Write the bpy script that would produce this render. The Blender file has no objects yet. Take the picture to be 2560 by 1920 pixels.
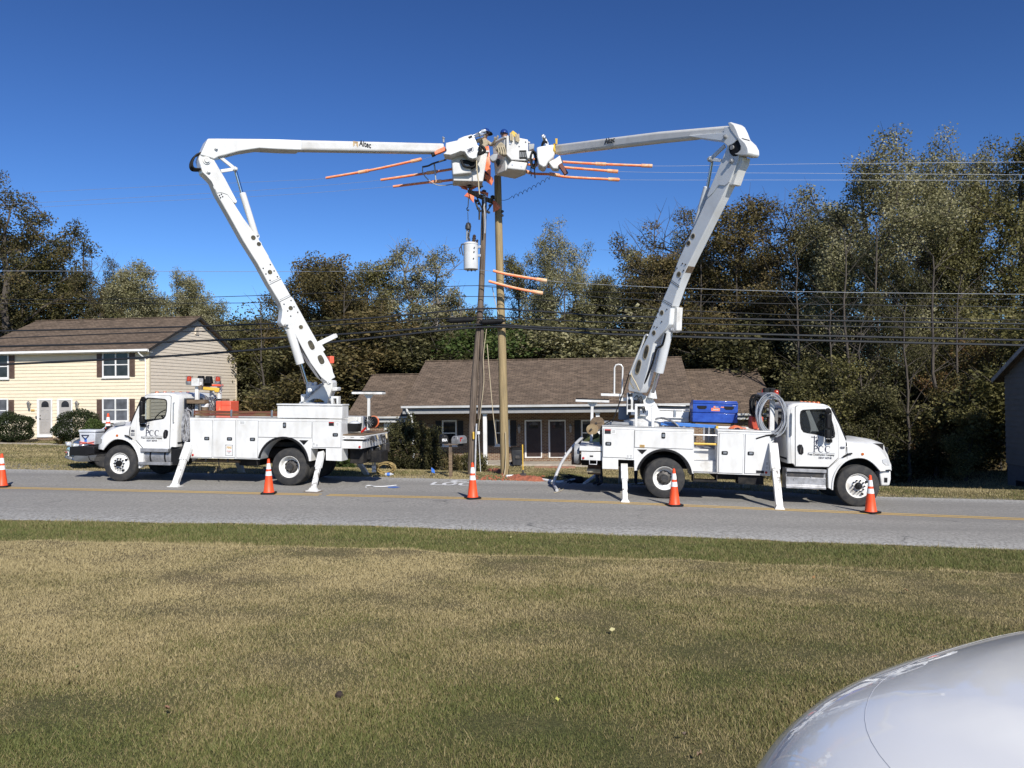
import bpy, bmesh, math, random
import numpy as np
from mathutils import Vector, Matrix
SC=bpy.context.scene; COL=SC.collection
# ---------------------------------------------------------------- camera, sky, sun, exposure
F=1920.0; CZ=2.66; PITCH=math.atan(25.5/1920); ROLL=0.0115
cd=bpy.data.cameras.new('camera'); cam=bpy.data.objects.new('camera',cd); COL.objects.link(cam)
cd.sensor_width=36.0; cd.lens=36.0*F/2560.0; cd.clip_start=.05; cd.clip_end=3000
_c,_s=math.cos(PITCH),math.sin(PITCH)
_fw=Vector((0,_c,_s)); _up0=Vector((0,-_s,_c)); _rt0=Vector((1,0,0))
_rt=_rt0*math.cos(ROLL)-_up0*math.sin(ROLL); _up=_rt0*math.sin(ROLL)+_up0*math.cos(ROLL)
cam.matrix_world=Matrix(((_rt.x,_up.x,-_fw.x,0),(_rt.y,_up.y,-_fw.y,0),(_rt.z,_up.z,-_fw.z,CZ),(0,0,0,1)))
SC.camera=cam
SUN_EL=math.radians(36); SUN_AZ=math.atan2(.37,-.93)      # direction towards the sun: x=.37, y=-.93
sd=Vector((math.sin(SUN_AZ)*math.cos(SUN_EL),math.cos(SUN_AZ)*math.cos(SUN_EL),math.sin(SUN_EL)))
ld=bpy.data.lights.new('sun','SUN'); ld.energy=4.9; ld.angle=math.radians(.53); ld.color=(1,.955,.88)
sun=bpy.data.objects.new('sun',ld); COL.objects.link(sun); sun.rotation_euler=sd.to_track_quat('Z','Y').to_euler()
W=bpy.data.worlds.new('World'); SC.world=W; W.use_nodes=True
wn=W.node_tree.nodes; wl=W.node_tree.links; wn.clear()
sky=wn.new('ShaderNodeTexSky'); sky.sky_type='NISHITA'; sky.sun_disc=False; sky.sun_elevation=SUN_EL; sky.sun_rotation=SUN_AZ
sky.altitude=600; sky.air_density=1.0; sky.dust_density=.3; sky.ozone_density=3.0
def vm(op,a,b):
    n=wn.new('ShaderNodeVectorMath'); n.operation=op; wl.new(a,n.inputs[0]); n.inputs[1].default_value=b; return n.outputs[0]
gm=wn.new('ShaderNodeGamma'); gm.inputs[1].default_value=1.45
wl.new(vm('MINIMUM',vm('MULTIPLY',sky.outputs[0],(.117,.117,.117)),(1.5,1.5,1.5)),gm.inputs[0])
sky_out=vm('MULTIPLY',gm.outputs[0],(7.4,9.4,12.0))          # deeper blue towards the top, as a clear autumn sky
bg=wn.new('ShaderNodeBackground'); bg.inputs[1].default_value=.085; wo=wn.new('ShaderNodeOutputWorld')
wl.new(sky_out,bg.inputs[0]); wl.new(bg.outputs[0],wo.inputs[0])
SC.view_settings.view_transform='Standard'; SC.view_settings.look='None'; SC.view_settings.gamma=1; SC.view_settings.exposure=.22
SC.render.engine='CYCLES'; SC.cycles.max_bounces=6; SC.cycles.transparent_max_bounces=12; SC.cycles.use_denoising=True
# ---------------------------------------------------------------- pixel <-> place (photo is 2560 wide)
RA=math.radians(6.07); U=(math.cos(RA),-math.sin(RA)); N=(math.sin(RA),math.cos(RA)); OY=19.9
RT=[-120,-40,-14,-4.3,0,2.2,7.5,12.1,40,120]; RZ=[1.6,.75,.275,.09,0,-.055,-.265,-.43,-1.4,-2.2]
def ray(px,py):
    dx=px-1280; dy=py-960; c,s=math.cos(ROLL),math.sin(ROLL)
    dx,dy=dx*c-dy*s,dy*c+dx*s
    vx=dx/F; vz=-dy/F
    return Vector((vx,_c-vz*_s,vz*_c+_s))
def at(px,py,Y):
    d=ray(px,py); k=Y/d.y
    return Vector((d.x*k,Y,CZ+d.z*k))
def st(x,y): return (x*U[0]+(y-OY)*U[1], x*N[0]+(y-OY)*N[1])
def xy(t,s): return (t*U[0]+s*N[0], OY+t*U[1]+s*N[1])
def crop(x0,y0,k): return lambda x,y:(x0+x/k,y0+y/k)
cA=crop(120,900,3.456); cB=crop(480,900,4.254); cC=crop(1400,900,3.814); cD=crop(1780,940,4.254)
cE=crop(1060,280,5.267); cF=crop(460,310,2.337); cH=crop(1520,290,2.155); cG=crop(780,300,4.809); cI=crop(1320,300,3.814)
cJ=crop(860,860,3.456); cK=crop(0,760,3.568); cL=crop(0,1040,7.54); cQ=crop(1120,460,2.371); cR=crop(1420,940,5.927); cT=crop(860,960,6.914)
cV=crop(440,920,7.9); cW=crop(1560,960,7.373)
_tt=np.linspace(-120,120,961); _k=np.exp(-np.linspace(-2,2,33)**2); _k/=_k.sum()
_zz=np.convolve(np.pad(np.interp(_tt,RT,RZ),16,mode='edge'),_k,mode='valid')
NEAR_T=[-60,-10,-2.6,.5,6.4,10,60]; NEAR_S=[-5.2,-5.2,-4.75,-4.9,-4.65,-4.45,-4.2]
FAR_T=[-60,-18,-5,2.3,8.5,14,60]; FAR_S=[4.2,4.15,3.85,3.6,2.9,3.3,3.4]
FX=[-90,-34,-22,-12,-2,8,14,18,21,30,90]; FZ=[.8,.35,.0,-.6,-1.17,-1.35,-1.65,-1.65,-1.2,-1.2,-1.6]
def sstep(a,b,x):
    k=np.clip((x-a)/(b-a),0,1); return k*k*(3-2*k)
def zroad(t): return np.interp(t,_tt,_zz)
def zg(x,y):
    x=np.asarray(x,float); y=np.asarray(y,float)
    t=x*U[0]+(y-OY)*U[1]; s=x*N[0]+(y-OY)*N[1]
    z0=zroad(t); sn=np.interp(t,NEAR_T,NEAR_S); sf=np.interp(t,FAR_T,FAR_S)
    d=sn-s
    lip=3.25+.12*np.sin(t*1.3)+.1*np.sin(t*3.1+1)
    near=z0-.02+.02*sstep(0,.5,d)+.045*np.clip(d,0,3.2)+.085*sstep(lip-.16,lip+.05,d)
    lawn=(.255+np.clip(d-3.2,0,60)*.0715)
    mixk=sstep(2.6,11,d)
    near=np.where(d>3.2,near*(1-mixk)+(lawn+.35*z0)*mixk+(1-mixk)*np.clip(d-3.2,0,60)*.0715,near)
    e=s-sf
    zf=np.interp(x,FX,FZ)
    far=(z0-.02)*(1-sstep(1.2,13,e))+zf*sstep(1.2,13,e)
    return np.where(d>0,near,np.where(e>0,far,z0-.03))
def zground(x,y): return float(zg(x,y))
class Frame:
    def __init__(s,O,ex,ez=None):
        s.O=Vector(O); s.ex=Vector(ex).normalized()
        if ez is None: s.ey=Vector((-s.ex.y,s.ex.x,0)).normalized()
        else: s.ey=Vector(ez).normalized().cross(s.ex).normalized()
        s.ez=s.ex.cross(s.ey).normalized()
        s.M=Matrix(((s.ex.x,s.ey.x,s.ez.x,s.O.x),(s.ex.y,s.ey.y,s.ez.y,s.O.y),(s.ex.z,s.ey.z,s.ez.z,s.O.z),(0,0,0,1)))
    def p(s,q,v=0):                       # photo point seen on the upright plane v metres behind the frame's face -> (u, w)
        d=ray(*q); c=Vector((0,0,CZ)); k=(v-(c-s.O).dot(s.ey))/d.dot(s.ey); r=c+d*k-s.O
        return (r.dot(s.ex),r.dot(s.ez))
    def q(s,q,v=0):
        u,w=s.p(q,v); return Vector((u,v,w))
    def w(s,u,v,w): return s.O+s.ex*u+s.ey*v+s.ez*w
# ---------------------------------------------------------------- objects
MATS={}
def reg(o,M): MATS[o.name]=M
def tag(o,label,cat,group=None,kind=None):
    if label: o['label']=label
    if cat: o['category']=cat
    if group: o['group']=group
    if kind: o['kind']=kind
    return o
def thing(name,label,cat,loc=(0,0,0),M=None,group=None):
    o=bpy.data.objects.new(name,None); COL.objects.link(o); o.empty_display_size=.2
    if M is None: M=Matrix.Translation(Vector(loc))
    o.matrix_world=M; reg(o,M.copy()); return tag(o,label,cat,group)
def dup(root,M,label=None,group=None):
    r=root.copy(); COL.objects.link(r); r.matrix_world=M; reg(r,M.copy())
    if label: r['label']=label
    if group: r['group']=group
    for ch in list(root.children):
        c=ch.copy(); COL.objects.link(c); c.parent=r
        for g in list(ch.children):
            e=g.copy(); COL.objects.link(e); e.parent=c
    return r
class MB:
    def __init__(s): s.v=[]; s.f=[]; s.m=[]
    def add(s,vs,fs,mi=0):
        b=len(s.v); s.v+= [tuple(x) for x in vs]; s.f+=[tuple(i+b for i in f) for f in fs]; s.m+=[mi]*len(fs); return s
    def box(s,x0,x1,y0,y1,z0,z1,mi=0):
        return s.add([(x0,y0,z0),(x1,y0,z0),(x1,y1,z0),(x0,y1,z0),(x0,y0,z1),(x1,y0,z1),(x1,y1,z1),(x0,y1,z1)],
          [(0,3,2,1),(4,5,6,7),(0,1,5,4),(1,2,6,5),(2,3,7,6),(3,0,4,7)],mi)
    def hexa(s,p,mi=0):                    # 8 points: bottom 4, top 4
        return s.add(p,[(0,3,2,1),(4,5,6,7),(0,1,5,4),(1,2,6,5),(2,3,7,6),(3,0,4,7)],mi)
    def prism(s,out,v0,v1,holes=(),mi=0):  # outline (u,w) pushed from v0 to v1
        def area(o): return sum(o[i][0]*o[(i+1)%len(o)][1]-o[(i+1)%len(o)][0]*o[i][1] for i in range(len(o)))
        out=list(out)
        if area(out)<0: out=out[::-1]
        if not holes:
            n=len(out); vs=[(u,v0,w) for u,w in out]+[(u,v1,w) for u,w in out]
            fs=[tuple(range(n)),tuple(range(2*n-1,n-1,-1))]+[(i,i+n,(i+1)%n+n,(i+1)%n) for i in range(n)]
            return s.add(vs,fs,mi)
        bm=bmesh.new(); loops=[out]+[list(h) if area(h)<0 else list(h)[::-1] for h in holes]
        es=[]; ls=[]
        for L in loops:
            vv=[bm.verts.new((u,w,0)) for u,w in L]; ls.append(vv)
            es+=[bm.edges.new((vv[i],vv[(i+1)%len(vv)])) for i in range(len(vv))]
        bmesh.ops.triangle_fill(bm,use_beauty=True,use_dissolve=False,edges=es,normal=(0,0,1))
        bm.verts.index_update(); pts=[(v.co.x,v.co.y) for v in bm.verts]; n=len(pts)
        tr=[]
        for f in bm.faces:
            ix=[v.index for v in f.verts]
            a=sum(pts[ix[i]][0]*pts[ix[(i+1)%3]][1]-pts[ix[(i+1)%3]][0]*pts[ix[i]][1] for i in range(3))
            tr.append(tuple(ix if a>0 else ix[::-1]))
        vs=[(u,v0,w) for u,w in pts]+[(u,v1,w) for u,w in pts]
        fs=tr+[tuple(i+n for i in f[::-1]) for f in tr]
        for L in ls:
            ix=[v.index for v in L]
            fs+=[(ix[i],ix[i]+n,ix[(i+1)%len(ix)]+n,ix[(i+1)%len(ix)]) for i in range(len(ix))]
        bm.free(); return s.add(vs,fs,mi)
    def tube(s,path,r,n=8,mi=0,cap=True,closed=False):
        P=[Vector(p) for p in path]; m=len(P); R=r if hasattr(r,'__len__') else [r]*m
        up=None; b=len(s.v); vs=[]
        for i in range(m):
            if closed: t=(P[(i+1)%m]-P[i-1])
            else: t=(P[min(i+1,m-1)]-P[max(i-1,0)])
            t.normalize()
            if up is None:
                up=Vector((0,0,1)) if abs(t.z)<.9 else Vector((1,0,0))
            up=(up-t*up.dot(t)); up.normalize(); sd_=t.cross(up)
            for k in range(n):
                a=2*math.pi*k/n; vs.append(P[i]+(up*math.cos(a)+sd_*math.sin(a))*R[i])
        fs=[]
        for i in range(m if closed else m-1):
            j=(i+1)%m
            fs+=[(i*n+k,i*n+(k+1)%n,j*n+(k+1)%n,j*n+k) for k in range(n)]
        if cap and not closed: fs+=[tuple(range(n-1,-1,-1)),tuple((m-1)*n+k for k in range(n))]
        return s.add(vs,fs,mi)
    def lathe(s,prof,o=(0,0,0),ax=(0,0,1),n=24,mi=0,cap=True):   # prof (radius, height along axis)
        ax=Vector(ax).normalized(); a=Vector((0,0,1)) if abs(ax.z)<.9 else Vector((1,0,0))
        e1=(a-ax*a.dot(ax)).normalized(); e2=ax.cross(e1); o=Vector(o); vs=[]; fs=[]
        for r,h in prof:
            for k in range(n):
                t=2*math.pi*k/n; vs.append(o+ax*h+(e1*math.cos(t)+e2*math.sin(t))*r)
        for i in range(len(prof)-1):
            fs+=[(i*n+k,i*n+(k+1)%n,(i+1)*n+(k+1)%n,(i+1)*n+k) for k in range(n)]
        if prof[0]==prof[-1] or not cap: return s.add(vs,fs,mi)
        if prof[0][0]>1e-4: fs.append(tuple(range(n-1,-1,-1)))
        if prof[-1][0]>1e-4: fs.append(tuple((len(prof)-1)*n+k for k in range(n)))
        return s.add(vs,fs,mi)
    def bar(s,a,b,w,h,mi=0,up=(0,0,1)):    # rectangular bar from a to b
        a,b=Vector(a),Vector(b); t=(b-a).normalized(); u=Vector(up)
        if abs(t.dot(u))>.98: u=Vector((0,1,0))
        sd_=t.cross(u).normalized(); u=sd_.cross(t); p=[]
        for q in (a,b): p+=[q-sd_*w/2-u*h/2,q+sd_*w/2-u*h/2,q+sd_*w/2+u*h/2,q-sd_*w/2+u*h/2]
        return s.add(p,[(0,3,2,1),(4,5,6,7),(0,1,5,4),(1,2,6,5),(2,3,7,6),(3,0,4,7)],mi)
    def disc(s,c,ax,r,t,n=20,mi=0): 
        return s.lathe([(r,0),(r,t)],c,ax,n,mi)
    def build(s,name,mat,parent=None,bevel=0,seg=2,ang=35,loc=None,world=False,label=None,fix=True,sub=0,frame=None):
        me=bpy.data.meshes.new(name); V=s.v
        if frame is not None: V=[tuple(frame.M@Vector(v)) for v in V]; world=parent is not None
        if world:
            Mi=MATS[parent.name].inverted(); V=[tuple(Mi@Vector(v)) for v in V]
        if loc is not None: V=[(v[0]-loc[0],v[1]-loc[1],v[2]-loc[2]) for v in V]
        me.from_pydata(V,[],s.f)
        for m in (mat if isinstance(mat,(list,tuple)) else [mat]): me.materials.append(m)
        if any(s.m): me.polygons.foreach_set('material_index',s.m)
        if fix:
            bm=bmesh.new(); bm.from_mesh(me); bmesh.ops.recalc_face_normals(bm,faces=bm.faces); bm.to_mesh(me); bm.free()
        me.polygons.foreach_set('use_smooth',[True]*len(me.polygons)); me.set_sharp_from_angle(angle=math.radians(ang))
        o=bpy.data.objects.new(name,me); COL.objects.link(o)
        if parent is not None:
            o.parent=parent; MATS[o.name]=MATS[parent.name]
        else:
            M=Matrix.Translation(Vector(loc)) if loc is not None else Matrix.Identity(4)
            o.matrix_world=M; MATS[o.name]=M
        if bevel:
            b=o.modifiers.new('bevel','BEVEL'); b.width=bevel; b.segments=seg; b.limit_method='ANGLE'; b.angle_limit=math.radians(32)
        if sub:
            b=o.modifiers.new('subsurf','SUBSURF'); b.levels=sub; b.render_levels=sub
        if label: o['label']=label
        return o
def np_mesh(name,V,Fq,mats,attr=None,parent=None,loc=None,mi=None):
    me=bpy.data.meshes.new(name); V=np.asarray(V,np.float32); Fq=np.asarray(Fq,np.int32); k=Fq.shape[1]
    me.vertices.add(len(V)); me.vertices.foreach_set('co',V.ravel())
    me.loops.add(Fq.size); me.loops.foreach_set('vertex_index',Fq.ravel())
    me.polygons.add(len(Fq)); me.polygons.foreach_set('loop_start',np.arange(0,Fq.size,k,dtype=np.int32)); me.polygons.foreach_set('loop_total',np.full(len(Fq),k,np.int32))
    for m in (mats if isinstance(mats,(list,tuple)) else [mats]): me.materials.append(m)
    if mi is not None: me.polygons.foreach_set('material_index',np.asarray(mi,np.int32))
    me.update(calc_edges=True)
    if attr is not None:
        a=me.attributes.new('tint','FLOAT','FACE'); a.data.foreach_set('value',np.asarray(attr,np.float32))
    o=bpy.data.objects.new(name,me); COL.objects.link(o)
    if parent is not None: o.parent=parent; MATS[o.name]=MATS[parent.name]
    elif loc is not None: o.location=loc
    return o
def rrect(u0,u1,w0,w1,r,n=4):
    o=[]
    for cx,cy,a in ((u1-r,w1-r,0),(u0+r,w1-r,90),(u0+r,w0+r,180),(u1-r,w0+r,270)):
        for i in range(n+1):
            t=math.radians(a+90*i/n); o.append((cx+r*math.cos(t),cy+r*math.sin(t)))
    return o
def arc(cx,cy,r,a0,a1,n): return [(cx+r*math.cos(math.radians(a0+(a1-a0)*i/n)),cy+r*math.sin(math.radians(a0+(a1-a0)*i/n))) for i in range(n+1)]
def smooth(pts,n=4,closed=False):          # Catmull-Rom through points of any dimension
    P=[Vector(p) for p in pts]; m=len(P); o=[]
    for i in range(m if closed else m-1):
        a,b,c,d=(P[(i-1)%m],P[i],P[(i+1)%m],P[(i+2)%m]) if closed else (P[max(i-1,0)],P[i],P[i+1],P[min(i+2,m-1)])
        for k in range(n):
            t=k/n; o.append(((b*2)+(c-a)*t+(a*2-b*5+c*4-d)*t*t+(b*3-a-c*3+d)*t**3)*.5)
    if not closed: o.append(P[-1])
    return o
def text(s,size,M,mat,name='lettering',parent=None,width=None,ext=.0015,font_shear=0,bold=0):
    cu=bpy.data.curves.new('t','FONT'); cu.body=s; cu.size=size; cu.extrude=ext; cu.shear=font_shear; cu.offset=bold; cu.align_x='CENTER'; cu.align_y='CENTER'; cu.resolution_u=3
    to=bpy.data.objects.new('t',cu); me=bpy.data.meshes.new_from_object(to)
    bpy.data.objects.remove(to); bpy.data.curves.remove(cu)
    xs=[v.co.x for v in me.vertices]; k=1
    if width: k=width/(max(xs)-min(xs))
    for v in me.vertices: v.co.x*=k
    me.transform(M); me.materials.clear(); me.materials.append(mat); me.name=name
    o=bpy.data.objects.new(name,me); COL.objects.link(o)
    if parent is not None: o.parent=parent; MATS[o.name]=MATS[parent.name]
    return o
def face_M(u,v,w,flip=False,rot=0):        # text lying on a frame's front face (looking along +v)
    return Matrix.Translation((u,v,w))@Matrix.Rotation(rot,4,'Y')@Matrix.Rotation(math.pi/2,4,'X')
# ---------------------------------------------------------------- materials
def lin(r,g,b): return tuple(((c/255+.055)/1.055)**2.4 if c/255>.04045 else c/255/12.92 for c in (r,g,b))+(1,)
def newmat(name):
    m=bpy.data.materials.new(name); m.use_nodes=True; nt=m.node_tree; nt.nodes.clear()
    out=nt.nodes.new('ShaderNodeOutputMaterial'); b=nt.nodes.new('ShaderNodeBsdfPrincipled'); nt.links.new(b.outputs[0],out.inputs[0])
    return m,nt,b,out
def nd(nt,t,**k):
    n=nt.nodes.new(t)
    for a,v in k.items(): setattr(n,a,v)
    return n
def ramp(nt,fac,stops):
    r=nd(nt,'ShaderNodeValToRGB'); e=r.color_ramp.elements
    while len(e)<len(stops): e.new(.5)
    for x,(p,c) in zip(e,stops): x.position=p; x.color=c
    nt.links.new(fac,r.inputs[0]); return r
def noise(nt,co,scale,detail=4,rough=.55,sc=None):
    if sc:
        mp=nd(nt,'ShaderNodeMapping'); mp.inputs['Scale'].default_value=sc; nt.links.new(co,mp.inputs[0]); co=mp.outputs[0]
    n=nd(nt,'ShaderNodeTexNoise'); n.inputs['Scale'].default_value=scale; n.inputs['Detail'].default_value=detail; n.inputs['Roughness'].default_value=rough
    nt.links.new(co,n.inputs['Vector']); return n.outputs['Fac']
def mixc(nt,f,a,b,mode='MIX'):
    m=nd(nt,'ShaderNodeMix',data_type='RGBA',blend_type=mode)
    for i,x in ((0,f),(6,a),(7,b)):
        if hasattr(x,'links') or hasattr(x,'is_linked'): nt.links.new(x,m.inputs[i])
        else: m.inputs[i].default_value=x
    return m.outputs[2]
def math_(nt,op,a,b=None,clamp=False):
    m=nd(nt,'ShaderNodeMath',operation=op,use_clamp=clamp)
    for i,x in enumerate((a,b)):
        if x is None: continue
        if hasattr(x,'is_linked'): nt.links.new(x,m.inputs[i])
        else: m.inputs[i].default_value=x
    return m.outputs[0]
def bump(nt,b,h,dist,strength=1):
    n=nd(nt,'ShaderNodeBump'); n.inputs['Distance'].default_value=dist; n.inputs['Strength'].default_value=strength
    nt.links.new(h,n.inputs['Height']); nt.links.new(n.outputs[0],b.inputs['Normal'])
def MT(name,col,rough=.5,metal=0,c2=None,scale=6,lo=.42,hi=.62,coat=0,bmp=0,bscale=40,sc=None,spec=.5,var=.12):
    m,nt,b,out=newmat(name); tc=nd(nt,'ShaderNodeTexCoord').outputs['Object']
    c2=c2 or tuple(x*(1-var) for x in col[:3])+(1,)
    n=noise(nt,tc,scale,5,.6,sc); r=ramp(nt,n,[(lo,col),(hi,c2)])
    nt.links.new(r.outputs[0],b.inputs['Base Color'])
    b.inputs['Roughness'].default_value=rough; b.inputs['Metallic'].default_value=metal; b.inputs['Coat Weight'].default_value=coat; b.inputs['Specular IOR Level'].default_value=spec
    b.inputs['Coat Roughness'].default_value=.08
    if bmp: bump(nt,b,noise(nt,tc,bscale,3,.6,sc),bmp)
    return m
G=lambda v:(v,v,v,1)
m_white=MT('white_paint',(.72,.72,.705,1),.34,0,(.55,.535,.495,1),2.6,.42,.78,coat=.3,sc=(1,1,.55))
m_white2=MT('worn_white_paint',(.7,.7,.68,1),.45,0,(.42,.39,.34,1),3.5,.46,.8)
m_fg=MT('white_fibreglass',(.62,.61,.585,1),.42,0,(.5,.485,.45,1),2.5,.45,.75,coat=.2)
m_scuff=MT('scuffed_leg',(.74,.73,.7,1),.5,0,(.16,.14,.12,1),3,.52,.66,sc=(3,3,.7))
m_black=MT('black_plastic',(.01,.01,.011,1),.6,0,var=.3,spec=.25)
m_chassis=MT('chassis_black',(.01,.01,.011,1),.7,0,(.03,.027,.024,1),5,spec=.2)
m_tyre=MT('tyre_rubber',(.022,.022,.023,1),.8,0,(.045,.042,.038,1),7,bmp=.002,bscale=60)
m_rim=MT('white_wheel',(.75,.74,.7,1),.4,0,(.45,.4,.33,1),5,.5,.8)
m_steel=MT('bare_metal',(.55,.55,.55,1),.35,.9,(.4,.4,.4,1),8)
m_alu=MT('tread_aluminium',(.42,.42,.43,1),.5,.6,(.27,.27,.27,1),5)
m_chrome=MT('polished_rod',(.6,.62,.66,1),.12,1)
m_dark=MT('dark_metal',(.05,.05,.052,1),.5,.4,(.09,.08,.07,1),8)
m_grey=MT('grey_paint',(.33,.34,.35,1),.5,0,(.24,.24,.24,1),5)
m_decal=MT('navy_lettering',lin(28,34,62),.5)
m_ink=MT('black_lettering',(.012,.012,.014,1),.5)
m_gold=MT('gold_mark',lin(196,160,96),.5)
m_red=MT('red_lens',(.45,.02,.012,1),.2,0,coat=.5)
m_amber=MT('amber_lens',(.55,.13,.015,1),.2,0,coat=.5)
m_orange=MT('cone_orange',(.86,.085,.018,1),.5,0,(.75,.07,.015,1),5)
m_hose=MT('orange_rubber',(.82,.17,.06,1),.5,0,(.7,.28,.15,1),6)
m_hosetan=MT('faded_rubber',(.72,.5,.3,1),.6,0,(.75,.28,.12,1),7)
m_blanket=MT('orange_blanket',(.72,.16,.07,1),.6,0,(.6,.2,.1,1),5)
m_crate=MT('orange_plastic',(.8,.11,.055,1),.45,0,(.7,.13,.07,1),8)
m_refl=MT('reflective_white',(.8,.8,.78,1),.35,0,(.7,.7,.68,1),9)
m_blue=MT('blue_enamel',(.012,.055,.32,1),.38,0,(.02,.08,.4,1),5,coat=.3)
m_wood=MT('weathered_board',(.2,.14,.085,1),.75,0,(.11,.075,.045,1),3,sc=(.6,8,8),bmp=.004)
m_plank=MT('red_brown_stakeside',(.13,.035,.022,1),.7,0,(.14,.085,.035,1),3,.44,.56,sc=(.8,6,9),bmp=.003)
m_newpole=MT('new_pole_wood',(.35,.26,.13,1),.8,0,(.22,.165,.085,1),4,.38,.66,sc=(5,5,.35),bmp=.012,bscale=6)
m_oldpole=MT('old_pole_wood',(.17,.13,.098,1),.9,0,(.075,.056,.043,1),4,.4,.6,sc=(6,6,.3),bmp=.02,bscale=6)
m_rope=MT('rope',(.5,.42,.28,1),.9)
m_cable=MT('black_cable',(.014,.014,.015,1),.45,0,spec=.6)
m_alwire=MT('aluminium_wire',(.4,.41,.43,1),.4,.5)
m_pvc=MT('grey_conduit',(.5,.51,.53,1),.45,0,(.42,.42,.43,1),5)
m_pvcw=MT('white_pipe',(.75,.75,.74,1),.4)
m_porc=MT('porcelain',(.3,.3,.31,1),.25,0,coat=.4)
m_brownporc=MT('brown_porcelain',(.05,.03,.022,1),.3,0,coat=.4)
m_vinyl_w=MT('white_trim',(.76,.76,.74,1),.5,0,(.68,.67,.63,1),2)
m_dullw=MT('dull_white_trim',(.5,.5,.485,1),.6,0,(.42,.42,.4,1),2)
m_shutter=MT('brown_shutter',(.085,.05,.038,1),.6,0,(.11,.07,.05,1),6)
m_shutterdk=MT('black_shutter',(.012,.013,.015,1),.6)
m_door=MT('grey_door',(.4,.375,.345,1),.5,0,(.36,.34,.31,1),3)
m_doordk=MT('dark_door',(.035,.02,.016,1),.45,0,(.05,.03,.022,1),3)
m_conc=MT('concrete',(.42,.37,.3,1),.9,0,(.3,.26,.21,1),3,bmp=.006,bscale=30)
m_yel=MT('yellow_plastic',(.7,.45,.06,1),.5)
m_fibre=MT('hi_vis_yellow',(.6,.68,.2,1),.8,0,(.72,.62,.35,1),5)
m_olive=MT('dark_olive_cloth',(.045,.055,.018,1),.9,0,(.09,.1,.03,1),6)
m_tan=MT('tan_cloth',(.42,.36,.26,1),.9,0,(.3,.25,.17,1),6)
m_jean=MT('dark_jeans',(.035,.045,.07,1),.9,0,(.06,.07,.1,1),8)
m_skin=MT('skin',(.45,.25,.17,1),.5,0,(.4,.2,.13,1),12)
m_helmet=MT('blue_hard_hat',(.012,.045,.2,1),.25,0,coat=.6)
m_silver=MT('silver_car_paint',(.3,.32,.35,1),.28,.75,(.26,.28,.31,1),2,coat=.8)
m_light=MT('clear_lens',(.62,.64,.66,1),.12,.2,coat=1)
m_poly=MT('white_poly',(.55,.57,.6,1),.5,0,(.45,.47,.5,1),3)
m_hosegrey=MT('hose_grey',(.45,.45,.46,1),.4,.2,(.12,.12,.13,1),9)
def glass_mat(name,col=(.02,.025,.03,1),trans=.0,rough=.03):
    m,nt,b,out=newmat(name); b.inputs['Base Color'].default_value=col; b.inputs['Roughness'].default_value=rough; b.inputs['Specular IOR Level'].default_value=.6
    if trans:
        t=nd(nt,'ShaderNodeBsdfTransparent'); t.inputs[0].default_value=(.8,.84,.84,1); mx=nd(nt,'ShaderNodeMixShader'); mx.inputs[0].default_value=1-trans
        nt.links.new(t.outputs[0],mx.inputs[1]); nt.links.new(b.outputs[0],mx.inputs[2]); nt.links.new(mx.outputs[0],out.inputs[0])
    else:
        tc=nd(nt,'ShaderNodeTexCoord').outputs['Object']; r=ramp(nt,noise(nt,tc,1.4,2),[(.35,col),(.7,tuple(min(1,x*2.2+.01) for x in col[:3])+(1,))]); nt.links.new(r.outputs[0],b.inputs['Base Color'])
    return m
m_glass=glass_mat('dark_window_glass',(.012,.014,.018,1))
m_cabglass=glass_mat('cab_glass',(.02,.025,.03,1),.82)
m_ghouse=glass_mat('lace_window_glass',(.07,.075,.085,1))
def leaf_mat(name,stops,trans=.3):
    m,nt,b,out=newmat(name); nt.nodes.remove(b); a=nd(nt,'ShaderNodeAttribute',attribute_name='tint'); 
    r=ramp(nt,a.outputs['Fac'],[(i/(len(stops)-1),c) for i,c in enumerate(stops)])
    p=nd(nt,'ShaderNodeBsdfPrincipled'); p.inputs['Roughness'].default_value=.6; p.inputs['Specular IOR Level'].default_value=.2
    t=nd(nt,'ShaderNodeBsdfTranslucent'); mx=nd(nt,'ShaderNodeMixShader'); mx.inputs[0].default_value=trans
    nt.links.new(r.outputs[0],p.inputs['Base Color']); nt.links.new(r.outputs[0],t.inputs[0]); nt.links.new(p.outputs[0],mx.inputs[1]); nt.links.new(t.outputs[0],mx.inputs[2]); nt.links.new(mx.outputs[0],out.inputs[0])
    return m
c4=lambda r,g,b:(r,g,b,1)
lf_pale=leaf_mat('pale_leaves',[c4(.075,.074,.028),c4(.18,.17,.075),c4(.3,.28,.15),c4(.46,.425,.27)])
lf_olive=leaf_mat('olive_leaves',[c4(.04,.04,.013),c4(.095,.09,.03),c4(.18,.165,.06),c4(.3,.265,.12)])
lf_brown=leaf_mat('brown_leaves',[c4(.045,.04,.016),c4(.105,.09,.034),c4(.16,.125,.05),c4(.25,.185,.085)])
lf_rust=leaf_mat('rust_leaves',[c4(.03,.03,.012),c4(.065,.063,.024),c4(.115,.1,.042),c4(.17,.125,.055)])
lf_red=leaf_mat('autumn_leaves',[c4(.04,.043,.015),c4(.1,.09,.032),c4(.17,.125,.045),c4(.2,.1,.05)])
lf_dark=leaf_mat('dark_leaves',[c4(.02,.022,.009),c4(.05,.05,.019),c4(.1,.095,.038),c4(.2,.18,.085)])
lf_box=leaf_mat('boxwood_leaves',[c4(.012,.02,.007),c4(.022,.032,.01),c4(.035,.047,.017),c4(.07,.08,.035)],.15)
lf_green=leaf_mat('bright_green_leaves',[c4(.04,.07,.015),c4(.07,.1,.025),c4(.1,.14,.04),c4(.15,.17,.06)])
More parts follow.
